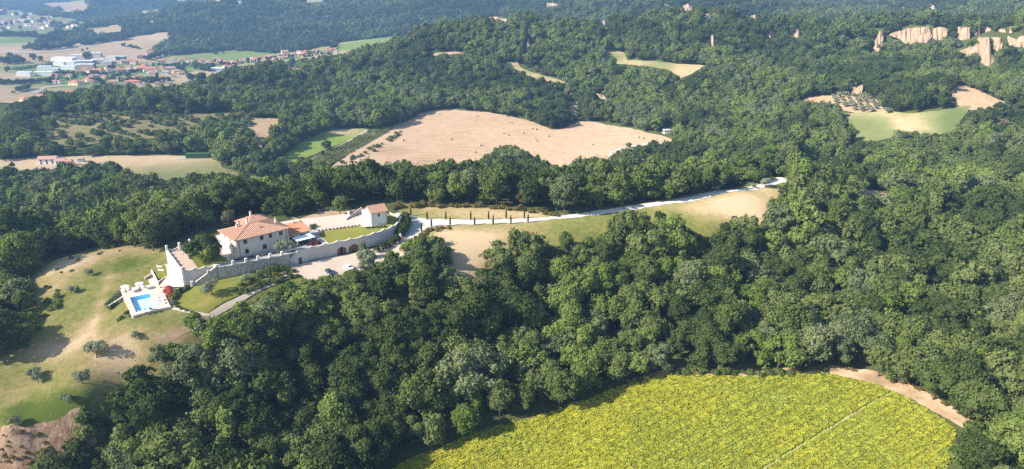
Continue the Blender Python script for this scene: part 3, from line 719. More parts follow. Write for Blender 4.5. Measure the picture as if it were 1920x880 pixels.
for ci, cl in enumerate(('leaf_dark', 'leaf_dark', 'leaf_mid', 'leaf_mid')):     # groves of a dozen trees for the far hills
    for sd in (51, 52):
        g = np.random.default_rng(sd * 10 + ci)
        Vs = []
        for t in range(13):
            f = ('oak', 'tall', 'broad', 'ragged')[g.integers(4)]
            a, b, zc, nc, rc, fm = FORMS[f]
            s = g.uniform(0.7, 1.2)
            V, Cc = crown(int(g.integers(1e6)), 170, 1.15, a, b, zc, 16, rc * 1.6, fm)
            ang = t * 2.4 + g.uniform(-0.3, 0.3); rr = 3.9 * math.sqrt(t + 0.3)
            V = V * s * np.array([1, 1, 1.0 + g.uniform(-0.1, 0.25)]) + np.array([math.cos(ang) * rr, math.sin(ang) * rr, -2.0])
            Vs.append(V)
        V = np.concatenate(Vs)
        proto('grove_' + cl, V, len(V) // 3, M[cl])

WOOD = {'p': [], 's': [], 'r': [], 'i': []}
def wood(P, s, key, g=rng, sq=0.25):
    P = np.asarray(P); n = len(P)
    if not n:
        return
    ks = np.array(PIDX[key])
    WOOD['p'].append(P); WOOD['i'].append(ks[g.integers(0, len(ks), n)])
    s = np.broadcast_to(s, (n,))
    WOOD['s'].append(np.stack([s, s, s * g.uniform(1 - sq, 1 + sq, n)], 1))
    WOOD['r'].append(np.stack([np.zeros(n), np.zeros(n), g.uniform(0, 6.28, n)], 1))
def jgrid(x0, x1, y0, y1, st, g=rng, j=0.42):
    gx, gy = np.meshgrid(np.arange(x0, x1, st), np.arange(y0, y1, st * 0.87))
    gx = gx.copy(); gx[1::2] += st / 2
    p = np.c_[gx.ravel(), gy.ravel()]
    return p + g.uniform(-j, j, p.shape) * st
def sector(p, r0, r1, am=0.80):
    a = np.arctan2(p[:, 0], p[:, 1]); r = np.hypot(p[:, 0], p[:, 1])
    return p[(np.abs(a) < am) & (r >= r0) & (r < r1)]
def on_ground(p, dz=0.0):
    return np.c_[p, ground(p[:, 0], p[:, 1]) + dz]
VILLA_ZONE = np.array([G(x, y, 0)[:2] for x, y in ((305,472),(330,520),(400,512),(540,490),(680,458),(762,420),(752,392),(660,384),(560,402),(480,404),(400,430),(350,450))])
_sfw = hit([p[0] for p in SF], [p[1] for p in SF])[:, :2]

# near trees, each a thing of its own
pn = on_ground(sector(jgrid(-260, 300, 90, 345, 7.4, j=0.40), 108, 330))
cl_n = vnoise(pn[:, 0] / 24, pn[:, 1] / 24, 11) + rng.normal(0, 0.20, len(pn))
tp = []
for k in range(len(pn)):
    sc = float(np.clip(rng.normal(1.0, 0.27), 0.5, 1.6))
    f = int(rng.integers(0, len(NEAR)))
    tp.append((f, sc))
hh = np.array([NEAR[f][3] * s for f, s in tp]); rr = np.array([NEAR[f][4] * s for f, s in tp])
ok = free(pn, hh, rr)
small = ~ok                                                   # try again as a low young tree at the edge of a clearing
for k in np.nonzero(small)[0]:
    for s in (0.62, 0.42):
        f, _ = tp[k]
        if free(pn[k:k + 1], np.array([NEAR[f][3] * s]), np.array([NEAR[f][4] * s]))[0]:
            tp[k] = (f, s); ok[k] = True
            break
ok &= ~inside(pn[:, :2], VILLA_ZONE)
ok &= ~inside(pn[:, :2], _sfw)
pn = pn[ok]; tp = [t for t, o in zip(tp, ok) if o]; cl_n = cl_n[ok]
hh = np.array([NEAR[f][3] * s for f, s in tp])
x, y, w = proj(pn + np.array([0, 0, 1.0]) * (hh * 0.8)[:, None])
x2, y2, _ = proj(pn)
inview = (x > -30) & (x < 1950) & (y < 900) & (y2 > 300)
size = hh / w * inview
order = np.argsort(-size)
NIND = 262
indiv = set(order[:NIND].tolist())
def tree_class(v):
    return 'leaf_withered' if v < -0.85 else 'leaf_dark' if v < -0.12 else 'leaf_mid' if v < 0.13 else 'leaf_bright' if v < 0.35 else 'leaf_grey'
TREES = []
for k in range(len(pn)):
    c = tree_class(cl_n[k]); f, s = tp[k]
    if k in indiv:
        TREES.append((pn[k], f, s, c))
    else:
        wood(pn[k:k + 1], s * 0.95, 'mid_' + c)
# middle distance
pm = on_ground(sector(jgrid(-900, 1000, 200, 1050, 7.2, j=0.40), 330, 1000))
x, y, w = proj(pm)
scrub = keep_at(x, y) == 2
s = np.clip(rng.normal(1.0, 0.22, len(pm)), 0.5, 1.5)
okm = free(pm, s * 9.8, s * 4.2)
lo = ~okm & ~scrub & free(pm, s * 4.5, s * 2.0)
cls = vnoise(pm[:, 0] / 60, pm[:, 1] / 60, 12) + vnoise(pm[:, 0] / 18, pm[:, 1] / 18, 13) * 0.5 + rng.normal(0, 0.14, len(pm))
for c in ('leaf_dark', 'leaf_mid', 'leaf_bright', 'leaf_grey', 'leaf_withered'):
    kc = np.array([tree_class(v - 0.06) == c for v in cls])
    wood(pm[okm & kc], s[okm & kc], 'mid_' + c)
    wood(pm[lo & kc], s[lo & kc] * 0.46, 'mid_' + c)
# bushes on the scrubby slope, in loose terraces
ps = on_ground(sector(jgrid(-800, -100, 480, 1000, 4.6, j=0.3), 500, 1000))
x, y, w = proj(ps)
k = keep_at(x, y) == 2
ter = np.sin((ps[:, 1] * 0.9 + ps[:, 0] * 0.45) / 13 * 2 * math.pi / 1.0 + 5 * vnoise(ps[:, 0] / 90, ps[:, 1] / 90, 4))
k &= (0.5 * ter + 2.6 * vnoise(ps[:, 0] / 45, ps[:, 1] / 45, 5) + 1.2 * vnoise(ps[:, 0] / 14, ps[:, 1] / 14, 15) > 0.12)
wood(ps[k], rng.uniform(0.7, 1.6, k.sum()), 'bush_leaf_mid')
k2 = (keep_at(x, y) == 2) & (rng.random(len(ps)) < 0.035)
wood(ps[k2], rng.uniform(1.2, 2.2, k2.sum()), 'bush_leaf_dark')
# far hills, in groves
pf = on_ground(sector(jgrid(-3600, 3600, 600, 4700, 25.0, j=0.35), 1000, 4700))
okf = free(pf, np.full(len(pf), 11.0), np.full(len(pf), 13.0))
cf = vnoise(pf[:, 0] / 160, pf[:, 1] / 160, 14) + rng.normal(0, 0.2, len(pf))
for c, kk in (('leaf_dark', cf < 0.05), ('leaf_mid', cf >= 0.05)):
    wood(pf[okf & kk], rng.uniform(0.85, 1.2, (okf & kk).sum()), 'grove_' + c)
bad = pf[~okf]
bad = bad[np.hypot(bad[:, 0], bad[:, 1]) < 2600]
if len(bad):
    q = np.concatenate([bad + np.r_[rng.uniform(-12, 12, 2), 0] for _ in range(9)] )
    q = np.repeat(bad, 9, 0); q[:, :2] += rng.uniform(-12.5, 12.5, (len(q), 2)); q[:, 2] = ground(q[:, 0], q[:, 1])
    q = q[free(q, np.full(len(q), 9.5), np.full(len(q), 4.0))]
    wood(q, rng.uniform(0.7, 1.2, len(q)), 'mid_leaf_dark')

# the near trees: Empty > crown, trunk
CLSWORD = {'leaf_dark': 'dark green', 'leaf_mid': 'mid green', 'leaf_bright': 'bright green', 'leaf_grey': 'grey green', 'leaf_withered': 'withered brown'}
FORMWORD = {'oak': 'rounded', 'oak_b': 'lobed', 'tall': 'oval', 'broad': 'spreading', 'ragged': 'ragged', 'upright': 'narrow', 'dome': 'domed'}
def add_tree(name, P, f, s, cls, label, cat='tree', group=None, rz=None, sz=1.0):
    form, cm, tm, h, a = NEAR[f]
    e = empty(name, P, float(rng.uniform(0, 6.28)) if rz is None else rz)
    e.scale = (s, s, s * sz)
    thing(e, label, cat, group)
    c = link('crown', cm, e)
    c.material_slots[0].link = 'OBJECT'; c.material_slots[0].material = M[cls]
    link('trunk', tm, e)
    return e
def stand_of(P):
    x, y, w = proj(P)
    r = math.hypot(P[0], P[1])
    if x < 300 and r > 190:
        return 'in the wood beyond the dry lawn' if x < 90 else 'behind the pool lawn'
    if r > 262 and x < 780:
        return 'behind the villa'
    if r > 285 and x < 1500:
        return 'beyond the white driveway'
    if x < 560:
        return 'below the garden path' if r > 195 else 'beside the red earth bank'
    if x < 900:
        return 'below the parking yard' if r > 200 else 'left of the sunflowers'
    if x < 1330:
        return 'below the grassy ridge' if r > 222 else 'above the sunflowers'
    return 'below the woodland track' if r > 270 else 'right of the sunflowers'
for P, f, s, c in TREES:
    st = stand_of(P)
    szw = 'small' if s < 0.75 else 'big' if s > 1.12 else 'medium'
    add_tree('broadleaf_tree', P, f, s, c, f"{szw} {CLSWORD[c]} {FORMWORD[NEAR[f][0]]} tree {st}", 'tree', 'trees ' + st)

# ------------------------------------------------------------ building helpers
class MB:
    """collects solids; build() links them as one mesh object"""
    def __init__(s): s.V = []; s.F = []; s.m = []; s.mats = []
    def mi(s, mat):
        mat = M[mat] if isinstance(mat, str) else mat
        if mat not in s.mats: s.mats.append(mat)
        return s.mats.index(mat)
    def add(s, V, F_, mat):
        o = len(s.V); k = s.mi(mat)
        s.V += [tuple(map(float, v)) for v in V]; s.F += [tuple(i + o for i in f) for f in F_]; s.m += [k] * len(F_)
        return s
    def box(s, x0, x1, y0, y1, z0, z1, mat):
        V = [(x, y, z) for z in (z0, z1) for x, y in ((x0, y0), (x1, y0), (x1, y1), (x0, y1))]
        return s.add(V, [(0, 3, 2, 1), (4, 5, 6, 7), (0, 1, 5, 4), (1, 2, 6, 5), (2, 3, 7, 6), (3, 0, 4, 7)], mat)
    def obox(s, c, d, l, w, z0, z1, mat):                     # box of length l along direction angle d
        cx, cy = math.cos(d), math.sin(d)
        pts = [(c[0] + cx * a - cy * b, c[1] + cy * a + cx * b) for a, b in ((-l / 2, -w / 2), (l / 2, -w / 2), (l / 2, w / 2), (-l / 2, w / 2))]
        return s.prism(pts, z0, z1, mat)
    def prism(s, P, z0, z1, mat):
        n = len(P)
        a = sum(P[i][0] * P[(i + 1) % n][1] - P[(i + 1) % n][0] * P[i][1] for i in range(n))
        if a < 0: P = P[::-1]
        V = [(p[0], p[1], z0) for p in P] + [(p[0], p[1], z1) for p in P]
        return s.add(V, [tuple(range(n))[::-1], tuple(range(n, 2 * n))] + [(i, (i + 1) % n, n + (i + 1) % n, n + i) for i in range(n)], mat)
    def cyl(s, c, r, z0, z1, mat, k=10, r1=None):
        r1 = r if r1 is None else r1
        V = [(c[0] + r * math.cos(i * 2 * math.pi / k), c[1] + r * math.sin(i * 2 * math.pi / k), z0) for i in range(k)]
        V += [(c[0] + r1 * math.cos(i * 2 * math.pi / k), c[1] + r1 * math.sin(i * 2 * math.pi / k), z1) for i in range(k)]
        return s.add(V, [tuple(range(k))[::-1], tuple(range(k, 2 * k))] + [(i, (i + 1) % k, k + (i + 1) % k, k + i) for i in range(k)], mat)
    def build(s, name, parent=None, smooth=False):
        me = mesh_np(name, np.array(s.V), s.F, s.mats, s.m)
        return link(name, me, parent)
def wall_panel(mb, mat, x0, x1, z0, z1, holes, depth=0.3, y=0.0, axis='x', flip=1):
    """an upright wall face with openings (a0, a1, b0, b1) and their reveals; axis x: along x at y; axis y: along y at x = y"""
    xs = sorted({x0, x1, *[h[0] for h in holes], *[h[1] for h in holes]})
    zs = sorted({z0, z1, *[h[2] for h in holes], *[h[3] for h in holes]})
    def P(a, b, d=0.0):
        return (a, y + d, b) if axis == 'x' else (y + d, a, b)
    for a0, a1 in zip(xs, xs[1:]):
        for b0, b1 in zip(zs, zs[1:]):
            ca, cb = (a0 + a1) / 2, (b0 + b1) / 2
            if any(h[0] < ca < h[1] and h[2] < cb < h[3] for h in holes):
                continue
            q = [P(a0, b0), P(a1, b0), P(a1, b1), P(a0, b1)]
            mb.add(q if flip > 0 else q[::-1], [(0, 1, 2, 3)], mat)
    for h in holes:
        for (a0, b0), (a1, b1) in (((h[0], h[2]), (h[1], h[2])), ((h[1], h[2]), (h[1], h[3])), ((h[1], h[3]), (h[0], h[3])), ((h[0], h[3]), (h[0], h[2]))):
            mb.add([P(a0, b0), P(a1, b1), P(a1, b1, depth), P(a0, b0, depth)], [(0, 1, 2, 3)], mat)
def tiled_slope(mb, pts, mat, rib, step=0.62):
    """ribs of roof tiles running down a sloping face (pts: eave a, eave b, then the upper points); down the slope is the steepest way"""
    P = [Vector(p) for p in pts]
    nrm = (P[1] - P[0]).cross(P[-1] - P[0]).normalized()
    if nrm.z < 0: nrm = -nrm
    e = (P[1] - P[0]).normalized(); up = nrm.cross(e)
    if up.z < 0: up = -up
    L2 = [((p - P[0]).dot(e), (p - P[0]).dot(up)) for p in P]
    x = min(a for a, b in L2) + step / 2; X1 = max(a for a, b in L2)
    while x < X1:
        ys = []
        for (a0, b0), (a1, b1) in zip(L2, L2[1:] + L2[:1]):
            if (a0 <= x) != (a1 <= x):
                ys.append(b0 + (x - a0) / (a1 - a0) * (b1 - b0))
        if len(ys) >= 2 and max(ys) - min(ys) > 0.3:
            lo, hi = min(ys), max(ys)
            w = step * 0.30
            V = []
            for yv in (lo - 0.05, hi):
                for dx, dz in ((-w, 0.01), (0, 0.13), (w, 0.01)):
                    V.append(tuple(P[0] + e * (x + dx) + up * yv + nrm * dz))
            mb.add(V, [(0, 1, 4, 3), (1, 2, 5, 4), (0, 2, 1)], rib)
        x += step
def hip(mbr, mbt, x0, x1, y0, y1, z, r0, r1, zr, mat, rib, th=0.22, yr=None):
    """hip roof over the rectangle, ridge from r0 to r1 (x) at height zr"""
    yr = (y0 + y1) / 2 if yr is None else yr
    A, B, C_, D = (x0, y0, z), (x1, y0, z), (x1, y1, z), (x0, y1, z)
    E, Fp = (r0, yr, zr), (r1, yr, zr)
    lo = [(p[0], p[1], p[2] - th) for p in (A, B, C_, D)]
    mbr.add([A, B, C_, D, E, Fp] + lo, [(0, 1, 5, 4), (1, 2, 5), (2, 3, 4, 5), (3, 0, 4), (6, 7, 1, 0), (7, 8, 2, 1), (8, 9, 3, 2), (9, 6, 0, 3), (9, 8, 7, 6)], mat)
    for q in ((A, B, Fp, E), (B, C_, Fp), (C_, D, E, Fp), (D, A, E)):
        tiled_slope(mbt, q, mat, rib)
def ridge(mb, p, q, mat, w=0.17):
    p, q = Vector(p), Vector(q); d = (q - p).normalized(); a = d.cross(Vector((0, 0, 1))).normalized() * w; n = Vector((0, 0, 0.20))
    V = [p - a, p + n, p + a, q - a, q + n, q + a]
    mb.add([tuple(v) for v in V], [(0, 1, 4, 3), (1, 2, 5, 4), (0, 2, 1), (3, 4, 5)], mat)
M['stucco'] = plain('cream_stucco', (0.60, 0.545, 0.46), 0.9, 0.07, 0.8)
M['stucco_side'] = M['stucco']
M['white_render'] = plain('white_render', (0.72, 0.69, 0.635), 0.85, 0.05, 0.7)
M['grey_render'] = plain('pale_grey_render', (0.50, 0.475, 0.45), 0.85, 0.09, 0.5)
M['roof'] = plain('terracotta_roof', (0.34, 0.180, 0.115), 0.85, 0.28, 1.6)
M['roof_rib'] = plain('terracotta_tiles', (0.45, 0.265, 0.180), 0.85, 0.30, 2.2)
M['roof_red'] = plain('bright_tile_roof', (0.44, 0.165, 0.085), 0.85, 0.22, 1.6)
M['roof_red_rib'] = plain('bright_tiles', (0.56, 0.26, 0.15), 0.85, 0.22, 2.2)
M['coping'] = plain('pale_coping', (0.62, 0.55, 0.48), 0.8, 0.08, 1.0)
M['glass'] = plain('dark_window_glass', (0.022, 0.026, 0.032), 0.12, 0.2, 1.0, spec=0.6)
M['frame'] = plain('brown_window_frame', (0.085, 0.05, 0.032), 0.6)
M['sill'] = plain('terracotta_sill', (0.42, 0.20, 0.13), 0.8)
M['door'] = plain('brown_wooden_door', (0.19, 0.095, 0.058), 0.65, 0.25, 4.0)
M['copper'] = plain('copper_pipe', (0.30, 0.11, 0.07), 0.5, 0.1, 2.0, 0.3)
M['painted_dark'] = plain('painted_dark_interior', (0.012, 0.011, 0.010), 0.9)  # near-black paint standing in for the shade inside openings
M['paving'] = plain('grey_paving', (0.36, 0.35, 0.355), 0.85, 0.12, 0.9)
M['pink_paving'] = plain('pink_stone_paving', (0.54, 0.435, 0.365), 0.8, 0.06, 1.2)
M['red_paving'] = plain('terracotta_paving', (0.47, 0.335, 0.26), 0.85, 0.14, 1.5)
M['canvas'] = plain('white_canvas', (0.80, 0.81, 0.80), 0.8, 0.03, 1.0)
M['dark_wood'] = plain('dark_wood', (0.06, 0.042, 0.03), 0.7)
M['iron'] = plain('dark_iron', (0.05, 0.045, 0.045), 0.6)
M['plastic'] = plain('white_frame', (0.78, 0.77, 0.75), 0.5, 0.03)
M['slate'] = plain('dark_cushion', (0.08, 0.085, 0.10), 0.8)
def stone_mat():
    m, N, L = new_mat('grey_stone_wall')
    t = N.new('ShaderNodeTexCoord')
    v = N.new('ShaderNodeTexVoronoi'); v.inputs['Scale'].default_value = 2.6; v.feature = 'F1'
    L.new(t.outputs['Object'], v.inputs['Vector'])
    r = ramp_node(N, [(0.0, (0.22, 0.205, 0.18)), (0.5, (0.36, 0.33, 0.29)), (1.0, (0.50, 0.46, 0.41))])
    sp = N.new('ShaderNodeSeparateColor'); L.new(v.outputs['Color'], sp.inputs[0]); L.new(sp.outputs[0], r.inputs[0])
    b = N.new('ShaderNodeBsdfDiffuse'); L.new(r.outputs[0], b.inputs[0])
    bp = N.new('ShaderNodeBump'); bp.inputs['Distance'].default_value = 0.06; bp.inputs['Strength'].default_value = 0.7
    L.new(v.outputs['Distance'], bp.inputs['Height']); bp.invert = True; L.new(bp.outputs[0], b.inputs['Normal'])
    o = N.new('ShaderNodeOutputMaterial'); L.new(b.outputs[0], o.inputs[0])
    return m
M['stone'] = stone_mat()
def water_mat():
    m, N, L = new_mat('pool_water')
    tr = N.new('ShaderNodeBsdfTransparent'); tr.inputs[0].default_value = (0.86, 0.96, 0.985, 1)
    gl = N.new('ShaderNodeBsdfGlossy'); gl.inputs['Roughness'].default_value = 0.04
    fr = N.new('ShaderNodeFresnel'); fr.inputs['IOR'].default_value = 1.33
    t = N.new('ShaderNodeTexCoord'); n = noise(N, L, t.outputs['Object'], 2.0, 2)
    bp = N.new('ShaderNodeBump'); bp.inputs['Distance'].default_value = 0.02; bp.inputs['Strength'].default_value = 0.3
    L.new(n, bp.inputs['Height']); L.new(bp.outputs[0], gl.inputs['Normal']); L.new(bp.outputs[0], fr.inputs['Normal'])
    mx = N.new('ShaderNodeMixShader'); mx.inputs[0].default_value = 0.07; L.new(tr.outputs[0], mx.inputs[1]); L.new(gl.outputs[0], mx.inputs[2])
    o = N.new('ShaderNodeOutputMaterial'); L.new(mx.outputs[0], o.inputs[0])
    return m
M['water'] = water_mat()
M['pool_tile'] = plain('pale_pool_lining', (0.62, 0.84, 0.91), 0.6, 0.03, 1.0)
M['pool_side'] = plain('blue_pool_lining', (0.30, 0.62, 0.78), 0.6, 0.05, 1.0)
def sheet(name, pts, z, mat, kind='structure', tone=0.5):
    V = [(p[0], p[1], z) for p in pts]
    tris = geometry.tessellate_polygon([[Vector(v) for v in V]])
    F_ = []
    for a, b, c in tris:
        s = (V[b][0] - V[a][0]) * (V[c][1] - V[a][1]) - (V[b][1] - V[a][1]) * (V[c][0] - V[a][0])
        F_.append((a, b, c) if s > 0 else (a, c, b))
    me = mesh_np(name, np.array(V), F_, [M[mat]])
    at = me.attributes.new('tone', 'FLOAT', 'POINT'); at.data.foreach_set('value', np.full(len(V), tone, np.float32))
    o = link(name, me)
    if kind: o['kind'] = kind
    return o

# ------------------------------------------------------------ the villa's terrace
PK = [(-79.4,239.2),(-75.8,243.9),(-71.5,245.9),(-67.4,249.7),(-63.0,252.5),(-58.9,255.9),(-55.1,259.9),(-52.0,264.3),(-49.3,268.2),(-47.7,272.8),(-47.2,277.8),(-48.2,281.6),(-50.2,284.6),(-53.4,286.4)]
# even the line of the garden wall out a little
PKs = np.array(PK); PKs[1:-1] = PKs[1:-1] * 0.6 + 0.2 * (PKs[:-2] + PKs[2:])
PK = [tuple(p) for p in PKs]
GW0 = (-82.6, 237.4)
TER = [(-126.8,236.3),(-112.8,218.2),(-104.2,224.2),(-102.9,223.0),(-98.4,225.3),(-91.1,230.3),(-83.9,235.5),GW0] + PK + [(-60,290),(-68,288.5),(-80,281.5),(-92,276.5),(-104,267),(-116,256),(-124,244)]
_c = np.array([-85.0, 262.0])
TER = [tuple(np.array(q) + (_c - np.array(q)) / np.hypot(*(_c - np.array(q))) * 0.9) if 6 <= i_ <= 21 else q for i_, q in enumerate(TER)]
tb = MB().prism(TER, -9.0, -0.03, 'pink_paving').build('terrace'); tb['kind'] = 'structure'
sheet('terrace_paving', [(-126.5,236.0),(-112.6,218.7),(-108.8,221.3),(-118.4,234.2),(-122.6,240)], 0.0, 'red_paving')
sheet('terrace_lawn', [(-108.7,221.2),(-104.6,224.0),(-101.5,229.5),(-107.5,236),(-113,243),(-118,246),(-122.4,240),(-118.2,234.4)], 0.004, 'lawn', tone=0.32)
sheet('terrace_paving', [(-104.5,224.1),(-102.9,223.2),(-98.4,225.5),(-91.1,230.5),(-83.9,235.7),(-79.4,239.4),(-72.9,246),(-70.4,247.4),(-78.8,259.7),(-76.8,262.4),(-81,267),(-92,262),(-101.4,229.7)], 0.008, 'paving')
LAWN = [(-78.2,259.6),(-69.7,247.9)] + [(p[0] - 0.5, p[1] + 0.3) for p in PK[3:11]] + [(-48.9,281.3),(-51,284),(-53.6,285.8),(-56,284),(-52.4,273.2),(-58.3,268.6),(-64,269.3),(-70.2,267.0)]
sheet('garden_lawn', LAWN, 0.012, 'lawn', tone=0.52)
sheet('garden_path', [(-79.2,260.3),(-70.7,247.5),(-69.8,247.9),(-78.2,259.6)], 0.016, 'pink_paving')
sheet('garden_path', [(-79.4,262.8),(-78.2,260.2),(-70.2,267.4),(-64.5,270.0),(-66,271.4),(-71,269.6)], 0.020, 'pink_paving')
sheet('forecourt', [(-84.5,268.2),(-80.4,264.5),(-71.2,269.9),(-66,272.2),(-68,279.8),(-72,280.8),(-81,273)], 0.024, 'gravel', tone=0.55)
patch('bare_ground', [(545,408),(562,412),(596,398),(640,391),(668,394),(660,404),(620,410),(590,418),(560,414)], 1.5, M['dirt'], 0.16, sink=False, jitter=0.5)

# ------------------------------------------------------------ the villa
VA = R(45)
vl = empty('villa', (-99.3, 232.3, 0), VA)
thing(vl, 'big two storey cream villa with a terracotta hip roof on the terrace', 'villa')
LX, LY, EZ = 20.2, 13.4, 6.9
winU = [(3.4, 1.35), (9.7, 1.35), (13.1, 1.3), (17.2, 1.35)]
winL = [(3.6, 1.45), (10.5, 1.5)]
holes = [(c - w / 2, c + w / 2, 4.75, 6.2) for c, w in winU] + [(c - w / 2, c + w / 2, 0.95, 2.55) for c, w in winL] + [(15.0, 17.0, 0.0, 3.0)]
mb = MB()
wall_panel(mb, 'stucco', 0, LX, -0.5, EZ, holes)
side = [(2.6, 3.3, 1.0, 3.0), (6.4, 7.1, 1.0, 3.0), (10.2, 10.9, 1.0, 3.0), (4.4, 5.3, 4.9, 6.1), (9.2, 10.1, 4.9, 6.1)]
wall_panel(mb, 'stucco', 0, LY, -0.5, EZ, side, axis='y', y=0.0, flip=-1)
wall_panel(mb, 'stucco', 0, LY, -0.5, EZ, [], axis='y', y=LX)
wall_panel(mb, 'stucco', 0, LX, -0.5, EZ, [], y=LY, flip=-1)
mb.box(9.5, LX, LY + 0.002, LY + 7.5, -0.5, EZ - 0.3, 'stucco')
vw = mb.build('wall', vl)
for c, w in winU:
    f = MB().box(c - w / 2, c - w / 2 + 0.09, 0.12, 0.22, 4.75, 6.2, 'frame').box(c + w / 2 - 0.09, c + w / 2, 0.12, 0.22, 4.75, 6.2, 'frame').box(c - 0.05, c + 0.05, 0.12, 0.22, 4.75, 6.2, 'frame').box(c - w / 2 + 0.09, c - 0.05, 0.13, 0.21, 6.1, 6.2, 'frame').box(c + 0.05, c + w / 2 - 0.09, 0.13, 0.21, 6.1, 6.2, 'frame').build('window', vl)
    MB().box(c - w / 2, c + w / 2, 0.24, 0.3, 4.75, 6.2, 'glass').build('pane', f)
    MB().box(c - w / 2 - 0.1, c + w / 2 + 0.1, -0.10, 0.12, 4.66, 4.75, 'sill').build('sill', f)
for c, w in winL:
    f = MB().box(c - w / 2, c - w / 2 + 0.1, 0.12, 0.22, 0.95, 2.55, 'frame').box(c + w / 2 - 0.1, c + w / 2, 0.12, 0.22, 0.95, 2.55, 'frame').box(c - 0.05, c + 0.05, 0.12, 0.22, 0.95, 2.55, 'frame').build('window', vl)
    MB().box(c - w / 2, c + w / 2, 0.24, 0.3, 0.95, 2.55, 'glass').build('pane', f)
    MB().box(c - w / 2 - 0.15, c + w / 2 + 0.15, -0.16, 0.12, 0.80, 0.95, 'sill').build('sill', f)
    MB().box(c - w / 2 - 0.35, c + w / 2 + 0.35, -0.45, 0.0, 2.95, 3.07, 'coping').build('hood', f)
dr = MB().box(15.0, 17.0, 0.25, 0.32, 0, 3.0, 'painted_dark').build('door', vl)  # flat panel, the doorway's darkness put into its colour
MB().box(15.0, 15.12, 0.1, 0.24, 0, 3.0, 'frame').box(16.88, 17.0, 0.1, 0.24, 0, 3.0, 'frame').box(15.95, 16.05, 0.1, 0.24, 0, 3.0, 'frame').build('door_frame', dr)
am = MB()
for sgn in (-1, 1):                                           # corners that round the door head into an arch
    for k in range(6):
        a0, a1 = k * math.pi / 12, (k + 1) * math.pi / 12
        p0, p1 = (16.0 + sgn * math.cos(a0), 2.0 + math.sin(a0)), (16.0 + sgn * math.cos(a1), 2.0 + math.sin(a1))
        for (xa, za), (xb, zb) in ((p0, p1),):
            V = [(xa, 0.02, za), (xb, 0.02, zb), (16.0 + sgn * 1.0, 0.02, zb), (16.0 + sgn * 1.0, 0.02, za)]
            am.add(V if sgn < 0 else V[::-1], [(0, 1, 2, 3)], 'stucco')
am.build('door_arch', dr)
for h in side:
    f = MB().box(0.24, 0.3, h[0], h[1], h[2], h[3], 'glass').build('window', vl)
for xp in (1.0, 19.4):
    MB().cyl((xp, -0.10), 0.09, -0.02, EZ - 0.2, 'copper', 8).build('drainpipe', vl)
mr, mt = MB(), MB()
hip(mr, mt, -0.75, LX + 0.75, -0.75, LY + 0.75, EZ, 8.3, 11.2, 9.5, 'roof', 'roof_rib')
rf = mr.build('roof', vl)
mt2 = MB()
for a, b in (((-0.75, -0.75, EZ), (8.3, LY / 2, 9.5)), ((LX + 0.75, -0.75, EZ), (11.2, LY / 2, 9.5)), ((-0.75, LY + 0.75, EZ), (8.3, LY / 2, 9.5)), ((LX + 0.75, LY + 0.75, EZ), (11.2, LY / 2, 9.5)), ((8.3, LY / 2, 9.5), (11.2, LY / 2, 9.5))):
    ridge(mt2, a, b, 'roof_rib')
tr = mt.build('tile_rows', rf); tr['kind'] = 'stuff'
mt2.build('ridge_tiles', rf)
mr, mt = MB(), MB()
hip(mr, mt, 8.9, LX + 0.6, LY - 3.0, LY + 8.1, EZ - 0.25, 13.5, 16.0, 9.35, 'roof', 'roof_rib')
r2 = mr.build('roof', vl); t2 = mt.build('tile_rows', r2); t2['kind'] = 'stuff'
MB().box(10.6, 12.2, 3.0, 3.7, 8.25, 8.45, 'glass').build('skylight', rf)
for nm, cx, cyy, z0, z1 in (('chimney', 4.6, 8.8, 7.6, 9.5), ('chimney', 9.2, 10.2, 8.0, 10.4), ('chimney', 13.6, LY + 3.2, 8.5, 10.5), ('chimney', 18.6, 6.2, 7.0, 9.4), ('chimney', 6.4, 11.4, 7.2, 9.4)):
    MB().box(cx - 0.33, cx + 0.33, cyy - 0.33, cyy + 0.33, z0, z1, 'coping').box(cx - 0.45, cx + 0.45, cyy - 0.45, cyy + 0.45, z1, z1 + 0.12, 'roof_rib').box(cx - 0.25, cx + 0.25, cyy - 0.25, cyy + 0.25, z1 + 0.12, z1 + 0.4, 'roof_rib').build(nm, rf)

# the low wing with arches, its awning and table
an = empty('loggia_wing', tuple(np.array([-99.3, 232.3, 0]) + np.array([math.cos(VA), math.sin(VA), 0]) * LX), VA)
thing(an, 'low wing with a bright terracotta roof and dark arches beside the villa', 'outbuilding')
mb = MB()
wall_panel(mb, 'stucco', 0.02, 9.4, -0.3, 3.5, [(0.8, 3.2, 0.0, 2.7), (4.9, 7.3, 0.0, 2.7)], depth=0.4, y=1.2)
wall_panel(mb, 'stucco', 1.2, 8.0, -0.3, 3.5, [], axis='y', y=9.4)
wall_panel(mb, 'stucco', 0.02, 9.4, -0.3, 4.9, [], y=8.0, flip=-1)
for cx in (2.0, 6.1):
    for sgn in (-1, 1):
        for k in range(6):
            a0, a1 = k * math.pi / 12, (k + 1) * math.pi / 12
            V = [(cx + sgn * 1.2 * math.cos(a0), 1.22, 1.5 + 1.2 * math.sin(a0)), (cx + sgn * 1.2 * math.cos(a1), 1.22, 1.5 + 1.2 * math.sin(a1)), (cx + sgn * 1.2, 1.22, 1.5 + 1.2 * math.sin(a1)), (cx + sgn * 1.2, 1.22, 1.5 + 1.2 * math.sin(a0))]
            mb.add(V if sgn < 0 else V[::-1], [(0, 1, 2, 3)], 'stucco')
mb.build('wall', an)
for cx in (2.0, 6.1):
    MB().box(cx - 1.2, cx + 1.2, 1.7, 1.76, 0, 2.7, 'painted_dark').build('archway_dark_panel', an)  # black panel behind each arch, painted as the shade within
mr, mt = MB(), MB()
A_, B_, C_, D_ = (0.05, 0.6, 3.45), (10.0, 0.6, 3.45), (10.0, 8.4, 5.5), (0.05, 8.4, 5.5)
